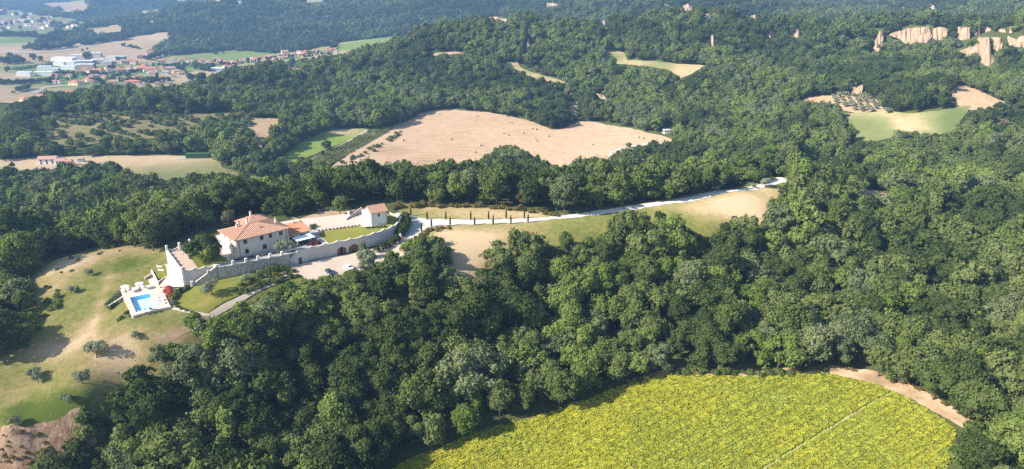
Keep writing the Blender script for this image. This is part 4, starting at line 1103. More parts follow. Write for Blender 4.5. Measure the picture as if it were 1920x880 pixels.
mr.add([A_, B_, C_, D_] + [(p[0], p[1], p[2] - 0.2) for p in (A_, B_, C_, D_)], [(0, 1, 2, 3), (7, 6, 5, 4), (4, 5, 1, 0), (5, 6, 2, 1), (6, 7, 3, 2), (7, 4, 0, 3)], 'roof_red')
tiled_slope(mt, (A_, B_, C_, D_), 'roof_red', 'roof_red_rib')
ar = mr.build('roof', an); t2 = mt.build('tile_rows', ar); t2['kind'] = 'stuff'
for cx in (6.2, 8.9):
    MB().box(cx - 0.25, cx + 0.25, 7.6, 8.1, 5.3, 6.2, 'coping').build('chimney', ar)
aw = empty('awning', an.location, VA)
thing(aw, 'white canvas awning on posts in front of the low arched wing', 'awning')
MB().add([(1.0, -0.4, 2.75), (8.6, -0.4, 2.75), (8.6, -4.6, 2.45), (1.0, -4.6, 2.45), (1.0, -0.4, 2.69), (8.6, -0.4, 2.69), (8.6, -4.6, 2.39), (1.0, -4.6, 2.39)], [(3, 2, 1, 0), (4, 5, 6, 7), (0, 1, 5, 4), (1, 2, 6, 5), (2, 3, 7, 6), (3, 0, 4, 7)], 'canvas').build('canopy', aw)
for px_, py_ in ((1.15, -0.55), (8.45, -0.55), (8.45, -4.45), (1.15, -4.45)):
    MB().box(px_ - 0.06, px_ + 0.06, py_ - 0.06, py_ + 0.06, 0.01, 2.42 if py_ < -1 else 2.66, 'plastic').build('post', aw)
def table(name, loc, rz, l, w, label):
    t = empty(name, loc, rz); thing(t, label, 'table')
    MB().box(-l / 2, l / 2, -w / 2, w / 2, 0.70, 0.76, 'dark_wood').build('tabletop', t)
    for a in (-1, 1):
        for b in (-1, 1):
            MB().box(a * (l / 2 - 0.1) - 0.04, a * (l / 2 - 0.1) + 0.04, b * (w / 2 - 0.1) - 0.04, b * (w / 2 - 0.1) + 0.04, 0, 0.70, 'dark_wood').build('leg', t)
    return t
def chair_parts(t, mat):
    MB().box(-0.24, 0.24, -0.24, 0.24, 0.42, 0.48, mat).build('seat', t)
    MB().box(-0.24, 0.24, 0.20, 0.25, 0.48, 0.95, mat).build('backrest', t)
    for a in (-1, 1):
        for b in (-1, 1):
            MB().box(a * 0.2 - 0.025, a * 0.2 + 0.025, b * 0.2 - 0.025, b * 0.2 + 0.025, 0, 0.42, mat).build('leg', t)
al = np.array(an.location); ux = np.array([math.cos(VA), math.sin(VA), 0]); vx = np.array([-math.sin(VA), math.cos(VA), 0])
table('dining_table', al + ux * 4.8 - vx * 2.6 + np.array([0, 0, 0.01]), VA, 4.2, 1.2, 'long dark dining table in the shade under the white awning')
def copy_tree(o, loc=None, rz=None):
    c = o.copy(); COL.objects.link(c)
    for ch in o.children:
        d = ch.copy(); COL.objects.link(d); d.parent = c
        for g2 in ch.children:
            e2 = g2.copy(); COL.objects.link(e2); e2.parent = d
    if loc is not None: c.location = [float(v) for v in loc]
    if rz is not None: c.rotation_euler = (0, 0, rz)
    return c
ch0 = empty('dining_chair', al + ux * 3.4 - vx * 3.5 + np.array([0, 0, 0.01]), VA + math.pi)
thing(ch0, 'dark chair at the long table under the white awning', 'chair', 'chairs under the awning')
chair_parts(ch0, 'dark_wood')
for a, b, rz in ((4.8, -3.5, math.pi), (6.2, -3.5, math.pi), (3.4, -1.7, 0), (4.8, -1.7, 0), (6.2, -1.7, 0)):
    copy_tree(ch0, al + ux * a + vx * b + np.array([0, 0, 0.01]), VA + rz)

# ------------------------------------------------------------ the cottage
CA = R(35)
ct = empty('cottage', (-58.2, 269.6, 0), CA)
thing(ct, 'small two storey white cottage with a pitched terracotta roof on the lawn terrace', 'cottage')
mb = MB()
cw, cd_, ce, cr_ = 7.2, 6.2, 6.0, 8.0
wall_panel(mb, 'white_render', 0, cw, -0.4, ce, [(3.1, 4.0, 3.7, 5.0)])
hs = [(1.9, 2.6, 2.9, 5.3), (1.6, 2.4, 0.0, 2.1)]
wall_panel(mb, 'white_render', 0, cd_, -0.4, ce, hs, axis='y', y=0.0, flip=-1)
mb.add([(0, 0, ce), (0, cd_, ce), (0, cd_ / 2, cr_ - 0.12)], [(0, 2, 1)], 'white_render')
mb.add([(cw, 0, ce), (cw, cd_, ce), (cw, cd_ / 2, cr_ - 0.12)], [(0, 1, 2)], 'white_render')
wall_panel(mb, 'white_render', 0, cd_, -0.4, ce, [], axis='y', y=cw)
wall_panel(mb, 'white_render', 0, cw, -0.4, ce, [], y=cd_, flip=-1)
wall_panel(mb, 'white_render', cd_, cd_ + 3.8, -0.4, 4.7, [(cd_ + 0.9, cd_ + 1.7, 3.3, 4.4), (cd_ + 0.6, cd_ + 1.5, 0.0, 2.1)], axis='y', y=0.25, flip=-1)
wall_panel(mb, 'white_render', 0.25, 5.2, -0.4, 4.7, [], y=cd_ + 3.8, flip=-1)
wall_panel(mb, 'white_render', cd_, cd_ + 3.8, -0.4, 4.7, [], axis='y', y=5.2)
mb.build('wall', ct)
f = MB().box(3.1, 4.0, 0.22, 0.3, 3.7, 5.0, 'glass').build('window', ct)
MB().box(3.1, 3.18, 0.1, 0.21, 3.7, 5.0, 'frame').box(3.92, 4.0, 0.1, 0.21, 3.7, 5.0, 'frame').build('frame', f)
MB().box(0.22, 0.3, 1.9, 2.6, 2.9, 5.3, 'glass').build('window', ct)
MB().box(0.22, 0.3, 1.6, 2.4, 0.0, 2.1, 'door').build('door', ct)
MB().box(0.47, 0.55, cd_ + 0.9, cd_ + 1.7, 3.3, 4.4, 'glass').build('window', ct)
MB().box(0.47, 0.55, cd_ + 0.6, cd_ + 1.5, 0.0, 2.1, 'door').build('door', ct)
mr, mt = MB(), MB()
E0, E1 = -0.45, cw + 0.45
za = ce - 0.25
A_, B_, C_, D_ = (E0, -0.5, za), (E1, -0.5, za), (E1, cd_ / 2, cr_), (E0, cd_ / 2, cr_)
A2, B2 = (E0, cd_ + 0.5, za), (E1, cd_ + 0.5, za)
def slab(mb, q, th, mat):
    lo = [(p[0], p[1], p[2] - th) for p in q]
    mb.add(list(q) + lo, [(0, 1, 2, 3), (7, 6, 5, 4), (4, 5, 1, 0), (5, 6, 2, 1), (6, 7, 3, 2), (7, 4, 0, 3)], mat)
slab(mr, (A_, B_, C_, D_), 0.14, 'roof'); slab(mr, (B2, A2, D_, C_), 0.14, 'roof')
tiled_slope(mt, (A_, B_, C_, D_), 'roof', 'roof_rib', 0.5); tiled_slope(mt, (A2, B2, C_, D_), 'roof', 'roof_rib', 0.5)
ridge(mt, D_, C_, 'roof_rib')
q = ((-0.2, cd_ + 4.2, 4.55), (-0.2, cd_ + 0.01, 5.45), (5.6, cd_ + 0.01, 5.45), (5.6, cd_ + 4.2, 4.55))
slab(mr, q, 0.14, 'roof'); tiled_slope(mt, (q[0], q[3], q[2], q[1]), 'roof', 'roof_rib', 0.5)
cr2 = mr.build('roof', ct); t2 = mt.build('tile_rows', cr2); t2['kind'] = 'stuff'
MB().cyl((cw - 0.25, -0.09), 0.08, 0.0, ce - 0.3, 'copper', 8).build('drainpipe', ct)

# ------------------------------------------------------------ garden wall with garages
def path_pts(P, n):
    out = []
    for a, b in zip(P, P[1:]):
        for k in range(n):
            t = k / n; out.append((a[0] + (b[0] - a[0]) * t, a[1] + (b[1] - a[1]) * t, t))
    out.append((*P[-1], 0.0))
    return out
gw = empty('garden_wall', (0, 0, 0))
thing(gw, 'long pale retaining wall with a scalloped top and garage doors above the gravel yard', 'wall')
def lerp(a, b, t): return (a[0] + (b[0] - a[0]) * t, a[1] + (b[1] - a[1]) * t)
# (place along the line, top); openings are given by the pixel columns of the photograph
line = []
for k in range(7):
    t = k / 6; line.append((*lerp(GW0, PK[0], t), -2.5 + 3.3 * t, -1))
for i in range(len(PK) - 1):
    for k in range(10):
        t = k / 10
        line.append((*lerp(PK[i], PK[i + 1], t), 0.36 + 0.50 * (2 * t - 1) ** 2, i))
line.append((*PK[-1], 0.86, -1))
LN = np.array(line)
def col_at(px):                                               # parameter along the line seen at a pixel column, at mid height
    x, y, w = proj(np.c_[LN[:, :2], np.full(len(LN), -3.6)])
    for i in range(75):
        if (x[i] - px) * (x[i + 1] - px) <= 0:
            return i + (px - x[i]) / (x[i + 1] - x[i])
    return 0
def on_line(s):
    i = int(min(s, len(LN) - 2)); t = s - i
    return LN[i] * (1 - t) + LN[i + 1] * t
gz = lambda p: float(ground(p[0], p[1])) - 0.4
OPEN = [(col_at(559.8), col_at(566.3), 2.55, 'flat'), (col_at(632.2), col_at(649.2), 3.1, 'arch'), (col_at(654.0), col_at(671.0), 3.1, 'arch')]
ss = sorted(set(list(range(len(LN))) + [o[0] + (o[1] - o[0]) * k / 8 for o in OPEN for k in range(9)]))
ns = []
for s in ss:
    a = on_line(max(0, s - 0.4)); b = on_line(min(len(LN) - 1, s + 0.4))
    d = np.array([b[0] - a[0], b[1] - a[1]]); d /= np.hypot(*d); ns.append(np.array([d[1], -d[0]]))   # outward, towards the yard
wv, wf = MB(), MB()
for (s0, n0), (s1, n1) in zip(zip(ss, ns), zip(ss[1:], ns[1:])):
    p0, p1 = on_line(s0), on_line(s1)
    f0, f1 = p0[:2] + n0 * 0.10, p1[:2] + n1 * 0.10
    b0, b1 = p0[:2] - n0 * 0.30, p1[:2] - n1 * 0.30
    z0a, z1a = gz(p0), gz(p1)
    op = next((o for o in OPEN if o[0] - 1e-6 <= s0 and s1 <= o[1] + 1e-6), None)
    if op:
        def head(s, zg):
            t = (s - op[0]) / (op[1] - op[0])
            return zg + 0.4 + (op[2] if op[3] == 'flat' else op[2] - 0.9 * (2 * t - 1) ** 2)
        h0, h1 = head(s0, z0a), head(s1, z1a)
    else:
        h0, h1 = z0a, z1a
    V = [(*f0, h0), (*f1, h1), (*f1, p1[2]), (*f0, p0[2]), (*b0, h0), (*b1, h1), (*b1, p1[2]), (*b0, p0[2])]
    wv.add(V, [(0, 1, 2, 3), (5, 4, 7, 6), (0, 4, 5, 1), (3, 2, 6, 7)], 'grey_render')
    c0, c1 = p0[:2] + n0 * 0.2, p1[:2] + n1 * 0.2
    d0, d1 = p0[:2] - n0 * 0.4, p1[:2] - n1 * 0.4
    V = [(*c0, p0[2] + 0.003), (*c1, p1[2] + 0.003), (*c1, p1[2] + 0.11), (*c0, p0[2] + 0.11), (*d0, p0[2] + 0.003), (*d1, p1[2] + 0.003), (*d1, p1[2] + 0.11), (*d0, p0[2] + 0.11)]
    wf.add(V, [(0, 1, 2, 3), (5, 4, 7, 6), (0, 4, 5, 1), (3, 2, 6, 7)], 'coping')
wv.build('wall', gw)
wf.build('coping', gw)
for p in PK:
    MB().cyl(p, 0.12, 0.96, 1.2, 'coping', 8, 0.06).build('finial', gw)
MB().cyl(GW0, 0.32, -5.3, -2.0, 'white_render', 8, 0.26).build('end_post', gw)
for j, o in enumerate(OPEN):
    def seg(s): 
        p = on_line(s); k = min(range(len(ss)), key=lambda i: abs(ss[i] - s)); return np.array(p[:2]) - ns[k] * 0.18, gz(p) + 0.4
    parts = [(o[0], o[1])] if j == 0 else [(o[0], o[0] + (o[1] - o[0]) * (0.36 if j == 1 else 0.5)), (o[0] + (o[1] - o[0]) * (0.62 if j == 1 else 0.5), o[1])]
    dd = link('garage_door' if j else 'service_door', None, gw)
    for a, b in parts:
        n = 4
        for k in range(n):
            sa, sb = a + (b - a) * k / n, a + (b - a) * (k + 0.93) / n
            (qa, za_), (qb, zb_) = seg(sa), seg(sb)
            t = ((sa + sb) / 2 - o[0]) / (o[1] - o[0])
            h = o[2] - 0.05 if j == 0 else o[2] - 0.9 * (2 * t - 1) ** 2
            nrm = np.array([(qb - qa)[1], -(qb - qa)[0]]); nrm /= np.hypot(*nrm)
            V = [(*(qa + nrm * e), z) for z in (za_ - 0.1, za_ + h) for e in (0.04,)] + [(*(qb + nrm * e), z) for z in (zb_ - 0.1, zb_ + h) for e in (0.04,)]
            V += [(v[0] - nrm[0] * 0.08, v[1] - nrm[1] * 0.08, v[2]) for v in V]
            MB().add(V, [(0, 2, 3, 1), (4, 5, 7, 6), (0, 1, 5, 4), (2, 6, 7, 3), (1, 3, 7, 5)], 'door').build('plank', dd)
    if j == 1:
        (qa, za_), (qb, zb_) = seg(o[0]), seg(o[1])
        nrm = np.array([(qb - qa)[1], -(qb - qa)[0]]); nrm /= np.hypot(*nrm)
        V = [(*(qa - nrm * 0.2), za_ - 0.1), (*(qb - nrm * 0.2), zb_ - 0.1), (*(qb - nrm * 0.2), zb_ + 3.0), (*(qa - nrm * 0.2), za_ + 3.0)]
        MB().add(V, [(0, 1, 2, 3)], 'painted_dark').build('painted_dark_interior', dd)  # black sheet painted as the unlit garage behind the open leaves

# ------------------------------------------------------------ grey stone wall, stairs and the white wall
def ribbon(mb, P, zt, zb, w, mat, cap=None, side=1):
    """a wall along the points P with tops zt and feet zb, thickness w"""
    P = [np.array(p) for p in P]
    N2 = []
    for i in range(len(P)):
        d = P[min(i + 1, len(P) - 1)] - P[max(i - 1, 0)]; d = d / np.hypot(*d); N2.append(np.array([d[1], -d[0]]))
    for i in range(len(P) - 1):
        V = []
        for j in (i, i + 1):
            a, b = P[j] + N2[j] * w / 2, P[j] - N2[j] * w / 2
            V += [(*a, zb[j]), (*b, zb[j]), (*b, zt[j]), (*a, zt[j])]
        F_ = [(0, 4, 7, 3), (5, 1, 2, 6), (3, 7, 6, 2)]
        if i == 0: F_.append((0, 3, 2, 1))
        if i == len(P) - 2: F_.append((4, 5, 6, 7))
        mb.add(V, F_, mat)
sw = empty('stone_wall', (0, 0, 0)); thing(sw, 'grey stone retaining wall below the villa with white pillars on top', 'wall')
SWP = [(-103.0, 222.6), (-98.4, 225.0), (-91.1, 230.0), (-87.2, 232.7), (-83.4, 235.4), (-82.2, 237.0)]
mb = MB(); ribbon(mb, SWP, [0.32] * 6, [-7.0] * 6, 0.5, 'stone'); mb.build('wall', sw)
mb = MB(); ribbon(mb, SWP, [0.42] * 6, [0.323] * 6, 0.62, 'coping'); mb.build('coping', sw)
for px_, py_ in ((437.5, 494), (461, 489.5), (483.7, 484.5), (506.5, 480), (529, 475.5)):
    p = G(px_, py_, 0.42)
    # slide on to the wall line
    best = min(((a[0] + (b[0] - a[0]) * t, a[1] + (b[1] - a[1]) * t) for a, b in zip(SWP, SWP[1:]) for t in np.linspace(0, 1, 41)), key=lambda q: (proj([q[0], q[1], 0.42])[0] - px_) ** 2)
    MB().obox(best, R(35), 0.75, 0.7, 0.423, 1.75, 'white_render').obox(best, R(35), 0.9, 0.85, 1.75, 1.87, 'coping').build('pillar', sw)
MB().obox((-103.2, 223.2), R(35), 2.0, 1.0, 0.0, 1.1, 'white_render').build('planter_block', sw)
# railing of red-brown panels between the pillars
for a, b in zip(((437.5, 461), (461, 483.7), (483.7, 506.5), (506.5, 529)), range(4)):
    pts = []
    for px_ in a:
        pts.append(min(((p[0] + (q[0] - p[0]) * t, p[1] + (q[1] - p[1]) * t) for p, q in zip(SWP, SWP[1:]) for t in np.linspace(0, 1, 41)), key=lambda q: (proj([q[0], q[1], 0.42])[0] - px_) ** 2))
    (xa, ya), (xb, yb) = pts
    d = math.atan2(yb - ya, xb - xa); l = math.hypot(xb - xa, yb - ya)
    MB().obox(((xa + xb) / 2, (ya + yb) / 2), d, l - 0.9, 0.06, 1.25, 1.33, 'iron').obox(((xa + xb) / 2, (ya + yb) / 2), d, l - 0.9, 0.05, 0.55, 0.62, 'iron').build('railing', sw)
st = empty('garden_stairs', (0, 0, 0)); thing(st, 'stone stairs with a stepped parapet going down from the terrace to the pool', 'stairs')
sa, sb = np.array([-103.6, 223.2]), np.array([-110.6, 218.5])
dS = (sb - sa) / np.hypot(*(sb - sa)); nS = np.array([-dS[1], dS[0]])
if nS[1] > 0: nS = -nS
for k in range(26):
    c = sa + (sb - sa) * (k + 0.5) / 26
    MB().obox(c, math.atan2(dS[1], dS[0]), np.hypot(*(sb - sa)) / 26, 1.5, -7.0, -0.19 * k - 0.1, 'red_paving').build('step', st)
off = nS * 1.0
pp = [tuple(sa + off + (sb - sa) * t) for t in (0.0, 0.28, 0.30, 0.36, 0.38, 1.0)]
tops = [0.8, -0.7, -0.3, -0.3, -1.3, -4.3]
mb = MB(); ribbon(mb, pp, tops, [-7.5] * 6, 0.45, 'stone'); mb.build('parapet', st)
mb = MB(); ribbon(mb, pp, [t + 0.14 for t in tops], [t + 0.003 for t in tops], 0.6, 'coping'); mb.build('coping', st)
e = sb + off
MB().obox(tuple(e), R(35), 0.7, 0.7, -7, -3.2, 'white_render').obox(tuple(e), R(35), 0.85, 0.85, -3.2, -3.05, 'coping').build('end_post', st)
uw = empty('white_terrace_wall', (0, 0, 0)); thing(uw, 'tall white retaining wall with a scalloped top beside the pool paving', 'wall')
WA_, WB_ = (-126.9, 236.4), (-113.0, 218.2)
def scallop(A_, B_, n, per, lo, hi):
    P, Z = [], []
    for i in range(n):
        for k in range(per):
            t = k / per; P.append(lerp(A_, B_, (i + t) / n)); Z.append(lo + (hi - lo) * (2 * t - 1) ** 2)
    P.append(B_); Z.append(hi)
    return P, Z
P_, Z_ = scallop(WA_, WB_, 6, 8, 0.5, 0.92)
mb = MB(); ribbon(mb, P_, Z_, [-8.0] * len(P_), 0.45, 'white_render'); mb.build('wall', uw)
mb = MB(); ribbon(mb, P_, [z + 0.1 for z in Z_], [z + 0.003 for z in Z_], 0.58, 'coping'); mb.build('coping', uw)
for i in range(7):
    MB().cyl(lerp(WA_, WB_, i / 6), 0.14, 1.02, 1.25, 'coping', 8, 0.07).build('finial', uw)
for i, zz in ((0, 2.6), (6, 1.9)):
    MB().obox(lerp(WA_, WB_, i / 6), R(-52), 0.65, 0.65, -7.0, zz, 'white_render').build('pillar', uw)
for t in (0.60, 0.68):
    c = lerp(WA_, WB_, t)
    MB().obox((c[0] - 0.22, c[1] - 0.17), R(-52), 0.5, 0.1, -4.4, -2.2, 'frame').build('slit_window', uw)
P_, Z_ = scallop((-112.7, 218.4), (-104.3, 224.3), 3, 8, 0.2, 0.75)
gs = empty('stair_wall', (0, 0, 0)); thing(gs, 'shaded grey wall with a scalloped top above the garden stairs', 'wall')
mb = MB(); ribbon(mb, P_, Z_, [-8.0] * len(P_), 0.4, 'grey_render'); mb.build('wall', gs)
mb = MB(); ribbon(mb, P_, [z + 0.09 for z in Z_], [z + 0.003 for z in Z_], 0.52, 'coping'); mb.build('coping', gs)
bw = empty('back_terrace_wall', (0, 0, 0)); thing(bw, 'low grey wall closing the far end of the paved terrace by the wood', 'wall')
P_, Z_ = scallop((-126.6, 236.7), (-121.5, 243.4), 2, 8, 0.5, 1.2)
mb = MB(); ribbon(mb, P_, Z_, [-3.0] * len(P_), 0.4, 'grey_render'); mb.build('wall', bw)
MB().obox((-123.2, 238.6), R(38), 0.7, 0.7, 0.0, 3.0, 'white_render').build('pillar', bw)
MB().obox((-121.5, 243.4), R(38), 0.7, 0.7, 0.0, 2.6, 'white_render').build('pillar', bw)
cwl = empty('curved_wall', (0, 0, 0)); thing(cwl, 'low curved pale wall sweeping up to the back of the white cottage', 'wall')
P_ = [(-70.4, 276.6), (-69.8, 279.5), (-68.8, 282.2), (-67.4, 284.8), (-65.8, 286.8)]
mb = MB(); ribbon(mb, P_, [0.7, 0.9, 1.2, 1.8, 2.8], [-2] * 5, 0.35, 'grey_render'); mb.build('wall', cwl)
for (px_, py_), nm, lb in (((654, 407), 'gate_pillar', 'white gate pillar at the back of the gravel forecourt'), ((750.8, 449), 'gate_pillar', 'white gate pillar next to the dark hedge below the garden wall'), ((771.5, 455), 'gate_pillar', 'white gate pillar on the grass side of the entrance gate')):
    p = hit(px_, py_)[0]
    if px_ == 654: p = np.array(G(px_, py_, 0))
    t = empty(nm, p); thing(t, lb, 'pillar', 'gate pillars')
    MB().box(-0.4, 0.4, -0.4, 0.4, -0.5, 2.3, 'white_render').build('shaft', t)
    MB().box(-0.5, 0.5, -0.5, 0.5, 2.3, 2.42, 'coping').box(-0.3, 0.3, -0.3, 0.3, 2.42, 2.6, 'coping').build('cap', t)
gp0, gp1 = hit([750.8, 771.5], [449, 455])
d = math.atan2(gp1[1] - gp0[1], gp1[0] - gp0[0]); l = math.hypot(*(gp1 - gp0)[:2])
gt = empty('entrance_gate', ((gp0 + gp1) / 2), d); thing(gt, 'low red brown iron gate between the two white pillars', 'gate')
for s in (-1, 1):
    x0_, x1_ = (-l / 2 + 0.5, -0.05) if s < 0 else (0.05, l / 2 - 0.5)
    lf = MB().box(x0_, x1_, -0.03, 0.03, 0.15, 0.25, 'copper').box(x0_, x1_, -0.03, 0.03, 1.3, 1.4, 'copper').build('gate_leaf', gt)
    for k in range(9):
        xx = x0_ + (x1_ - x0_) * (k + 0.5) / 9
        MB().box(xx - 0.04, xx + 0.04, -0.025, 0.025, 0.253, 1.297, 'copper').build('bar', lf)

# ------------------------------------------------------------ pool
DZ = -5.35
DECK = [G(x, y, DZ)[:2] for x, y in ((225.5,543),(248,539),(283,534),(278,524),(291,520),(301,540),(320,536),(344,537),(361,536.5),(323,546),(309,545),(311,556),(318,571),(321,575),(296,580),(262,589),(249,592.5),(245,589),(237,568),(230,556))]
POOL = [G(x, y, DZ)[:2] for x, y in ((242.5,558.2),(280.8,550.5),(295.7,576.6),(254.8,586.2))]
mb = MB()
n = len(DECK)
hole = [Vector((*p, DZ)) for p in POOL]
tris = geometry.tessellate_polygon([[Vector((*p, DZ)) for p in DECK], hole])
V = [(*p, DZ) for p in DECK] + [(*p, DZ) for p in POOL]
F_ = []
for a, b, c in tris:
    s = (V[b][0] - V[a][0]) * (V[c][1] - V[a][1]) - (V[b][1] - V[a][1]) * (V[c][0] - V[a][0])
    F_.append((a, b, c) if s > 0 else (a, c, b))
mb.add(V, F_, 'pink_paving')
for i in range(n):
    a, b = DECK[i], DECK[(i + 1) % n]
    mb.add([(*a, DZ), (*b, DZ), (*b, DZ - 3), (*a, DZ - 3)], [(0, 1, 2, 3)], 'pink_paving')
dk = mb.build('pool_deck'); dk['kind'] = 'structure'
sheet('lower_paving', [(-127.5,236.7),(-113.4,218.0),(-110.8,217.6),(-118.3,216.2),(-121.3,217.0),(-122.6,226),(-127.6,235.2),(-128.8,236)], -4.92, 'pink_paving')
sheet('small_lawn', [G(x, y, -5.0)[:2] for x, y in ((288,504),(310,499.5),(313.5,518.7),(297,523))], -4.98, 'lawn', tone=0.4)
pl = empty('swimming_pool', (float(np.mean([p[0] for p in POOL])), float(np.mean([p[1] for p in POOL])), DZ))
thing(pl, 'rectangular swimming pool with clear pale blue water', 'swimming pool')
pc = np.array(pl.location)
PL = [np.array([p[0] - pc[0], p[1] - pc[1]]) for p in POOL]
mb = MB()
mb.add([(*p, -1.3) for p in PL], [(0, 3, 2, 1)], 'pool_tile')
for i in range(4):
    a, b = PL[i], PL[(i + 1) % 4]
    mb.add([(*a, 0.0), (*b, 0.0), (*b, -1.3), (*a, -1.3)], [(0, 1, 2, 3)], 'pool_side')
mb.build('basin', pl)
a, b, c_, d_ = PL
mb = MB()
mb.add([(*p, -0.12) for p in PL], [(0, 3, 2, 1)], 'water')
if (PL[1] - PL[0])[0] * (PL[2] - PL[0])[1] - (PL[1] - PL[0])[1] * (PL[2] - PL[0])[0] > 0:
    mb.F = [f[::-1] for f in mb.F]
mb.build('water', pl)
mb = MB()
for i in range(4):
    a, b = PL[i], PL[(i + 1) % 4]
    m1, m2 = a * 1.06, b * 1.06
    a_, b_ = a * 0.985, b * 0.985
    V = [(*m1, 0.005), (*m2, 0.005), (*b_, 0.005), (*a_, 0.005), (*m1, 0.05), (*m2, 0.05), (*b_, 0.05), (*a_, 0.05)]
    mb.add(V, [(4, 5, 6, 7), (0, 1, 5, 4), (2, 3, 7, 6)], 'coping')
mb.build('coping', pl)
s0 = PL[3] * 0.8 + PL[2] * 0.2
MB().obox(tuple(PL[3] * 0.62 + PL[2] * 0.30 + PL[0] * 0.05), R(37), 2.4, 0.9, -1.29, -0.35, 'plastic').build('steps', pl)
LOUNGE = {}
def lounger(px_, py_, z, rz, label, mat='canvas', group='sun loungers round the pool'):
    p = G(px_, py_, z)
    if 'o' in LOUNGE and mat == 'canvas':
        o = copy_tree(LOUNGE['o'], p, rz)
    else:
        o = empty('sun_lounger', p, rz)
        fr = MB().box(-1.0, 1.0, -0.36, -0.30, 0.22, 0.30, 'plastic').box(-1.0, 1.0, 0.30, 0.36, 0.22, 0.30, 'plastic').build('frame', o)
        for a in (-0.85, 0.85):
            for b in (-0.33, 0.33):
                MB().box(a - 0.04, a + 0.04, b - 0.03, b + 0.03, 0.0, 0.218, 'plastic').build('leg', o)
        MB().box(-0.45, 1.0, -0.36, 0.36, 0.303, 0.42, mat).build('cushion', o)
        MB().add([(-0.47, -0.36, 0.31), (-0.47, 0.36, 0.31), (-1.15, 0.36, 0.78), (-1.15, -0.36, 0.78), (-0.42, -0.36, 0.42), (-0.42, 0.36, 0.42), (-1.1, 0.36, 0.9), (-1.1, -0.36, 0.9)], [(0, 1, 2, 3), (7, 6, 5, 4), (0, 4, 5, 1), (1, 5, 6, 2), (2, 6, 7, 3), (3, 7, 4, 0)], mat).build('backrest', o)
        if mat == 'canvas': LOUNGE['o'] = o
    thing(o, label, 'sun lounger', group)
    return o
PD = math.atan2(POOL[3][1] - POOL[0][1], POOL[3][0] - POOL[0][0])
lounger(231.5, 545.5, DZ + .01, PD, 'white sun lounger at the far corner of the pool deck under the outer parasol')
lounger(239.5, 543.5, DZ + .01, PD, 'white sun lounger right of the outer parasol beside the lawn edge')
lounger(258, 541, DZ + .01, PD, 'white sun lounger under the inner white parasol by the pool')
lounger(267.5, 539, DZ + .01, PD + 0.3, 'white sun lounger just right of the inner white parasol')
lounger(276.5, 541.5, DZ + .01, PD + 1.2, 'white sun lounger turned towards the path at the end of the row')
lounger(299.5, 501.5, -5.05, PD + 0.9, 'white sun lounger on the small lawn farther from the pool')
lounger(302, 508.5, -5.05, PD + 0.9, 'white sun lounger on the small lawn nearer the pool')
lounger(303.5, 562.5, DZ + .01, PD + 0.8, 'white sun lounger on the pool deck beside the red flowers')
lounger(304.5, 568.5, DZ + .01, PD + 0.8, 'white sun lounger on the pool deck near the start of the garden path')
lounger(266.5, 586.6, DZ + .01, PD + 0.9, 'white sun lounger at the near edge of the pool close to the corner')
lounger(276.5, 584.3, DZ + .01, PD + 0.9, 'white sun lounger at the near edge of the pool next to a dark one')
lounger(287, 582, DZ + .01, PD + 0.9, 'dark grey sun lounger at the near edge of the pool', 'slate')
def parasol(px_, py_, z, label, r=1.35, h=2.4):
    p = G(px_, py_, z + h); p[2] = z
    t = empty('parasol', p); thing(t, label, 'parasol', 'white parasols by the pool')
    MB().cyl((0, 0), 0.03, 0, h, 'plastic', 8).build('pole', t)
    MB().cyl((0, 0), 0.28, 0, 0.1, 'slate', 10).build('base', t)
    k = 12; V = [(0, 0, h + 0.35)] + [(r * math.cos(i * 2 * math.pi / k), r * math.sin(i * 2 * math.pi / k), h - 0.1) for i in range(k)] + [(0, 0, h + 0.30)] + [(r * 0.98 * math.cos(i * 2 * math.pi / k), r * 0.98 * math.sin(i * 2 * math.pi / k), h - 0.15) for i in range(k)]
    MB().add(V, [(0, i + 1, (i + 1) % k + 1) for i in range(k)] + [(k + 1, k + 2 + (i + 1) % k, k + 2 + i) for i in range(k)] + [(i + 1, k + 2 + i, k + 2 + (i + 1) % k, (i + 1) % k + 1) for i in range(k)], 'canvas').build('canopy', t)
parasol(234.3, 536.5, DZ + .01, 'white round parasol over the loungers at the outer corner of the pool deck')
parasol(261.0, 531.0, DZ + .01, 'white round parasol over the loungers nearer the white wall')
# lawn walls and steps by the pool
def lowwall(name, pix, zt, zb, w, mat, label, cap='coping'):
    P_ = [tuple(G(x, y, z)[:2]) for (x, y), z in zip(pix, zb)]
    t = empty(name, (0, 0, 0)); thing(t, label, 'wall')
    mb = MB(); ribbon(mb, P_, zt, [z - 1.5 for z in zb], w, mat); mb.build('wall', t)
    mb = MB(); ribbon(mb, P_, [z + 0.08 for z in zt], [z + 0.003 for z in zt], w + 0.1, cap); mb.build('coping', t)
lowwall('stone_wing_wall', [(205, 579), (219, 571), (232, 563)], [-6.3, -5.9, -5.45], [-7.4, -7.2, -6.9], 0.35, 'stone', 'short grey stone wall sloping down from the pool deck beside the lavender')
lowwall('path_wall', [(284, 508), (290, 519), (297, 534)], [-4.75, -4.85, -5.0], [-5.2, -5.3, -5.4], 0.3, 'white_render', 'low white wall along the small lawn with two loungers')
lowwall('lawn_step_wall', [(271, 523), (279, 518), (285, 515)], [-5.2, -5.1, -5.0], [-5.5, -5.5, -5.4], 0.25, 'red_paving', 'low terracotta edged wall at the lawn steps beside the path')
lowwall('lawn_edge_wall', [(297, 531), (305, 525), (313, 520)], [-5.0, -4.95, -4.9], [-5.5, -5.4, -5.3], 0.25, 'red_paving', 'low terracotta coloured wall at the near end of the small lawn')

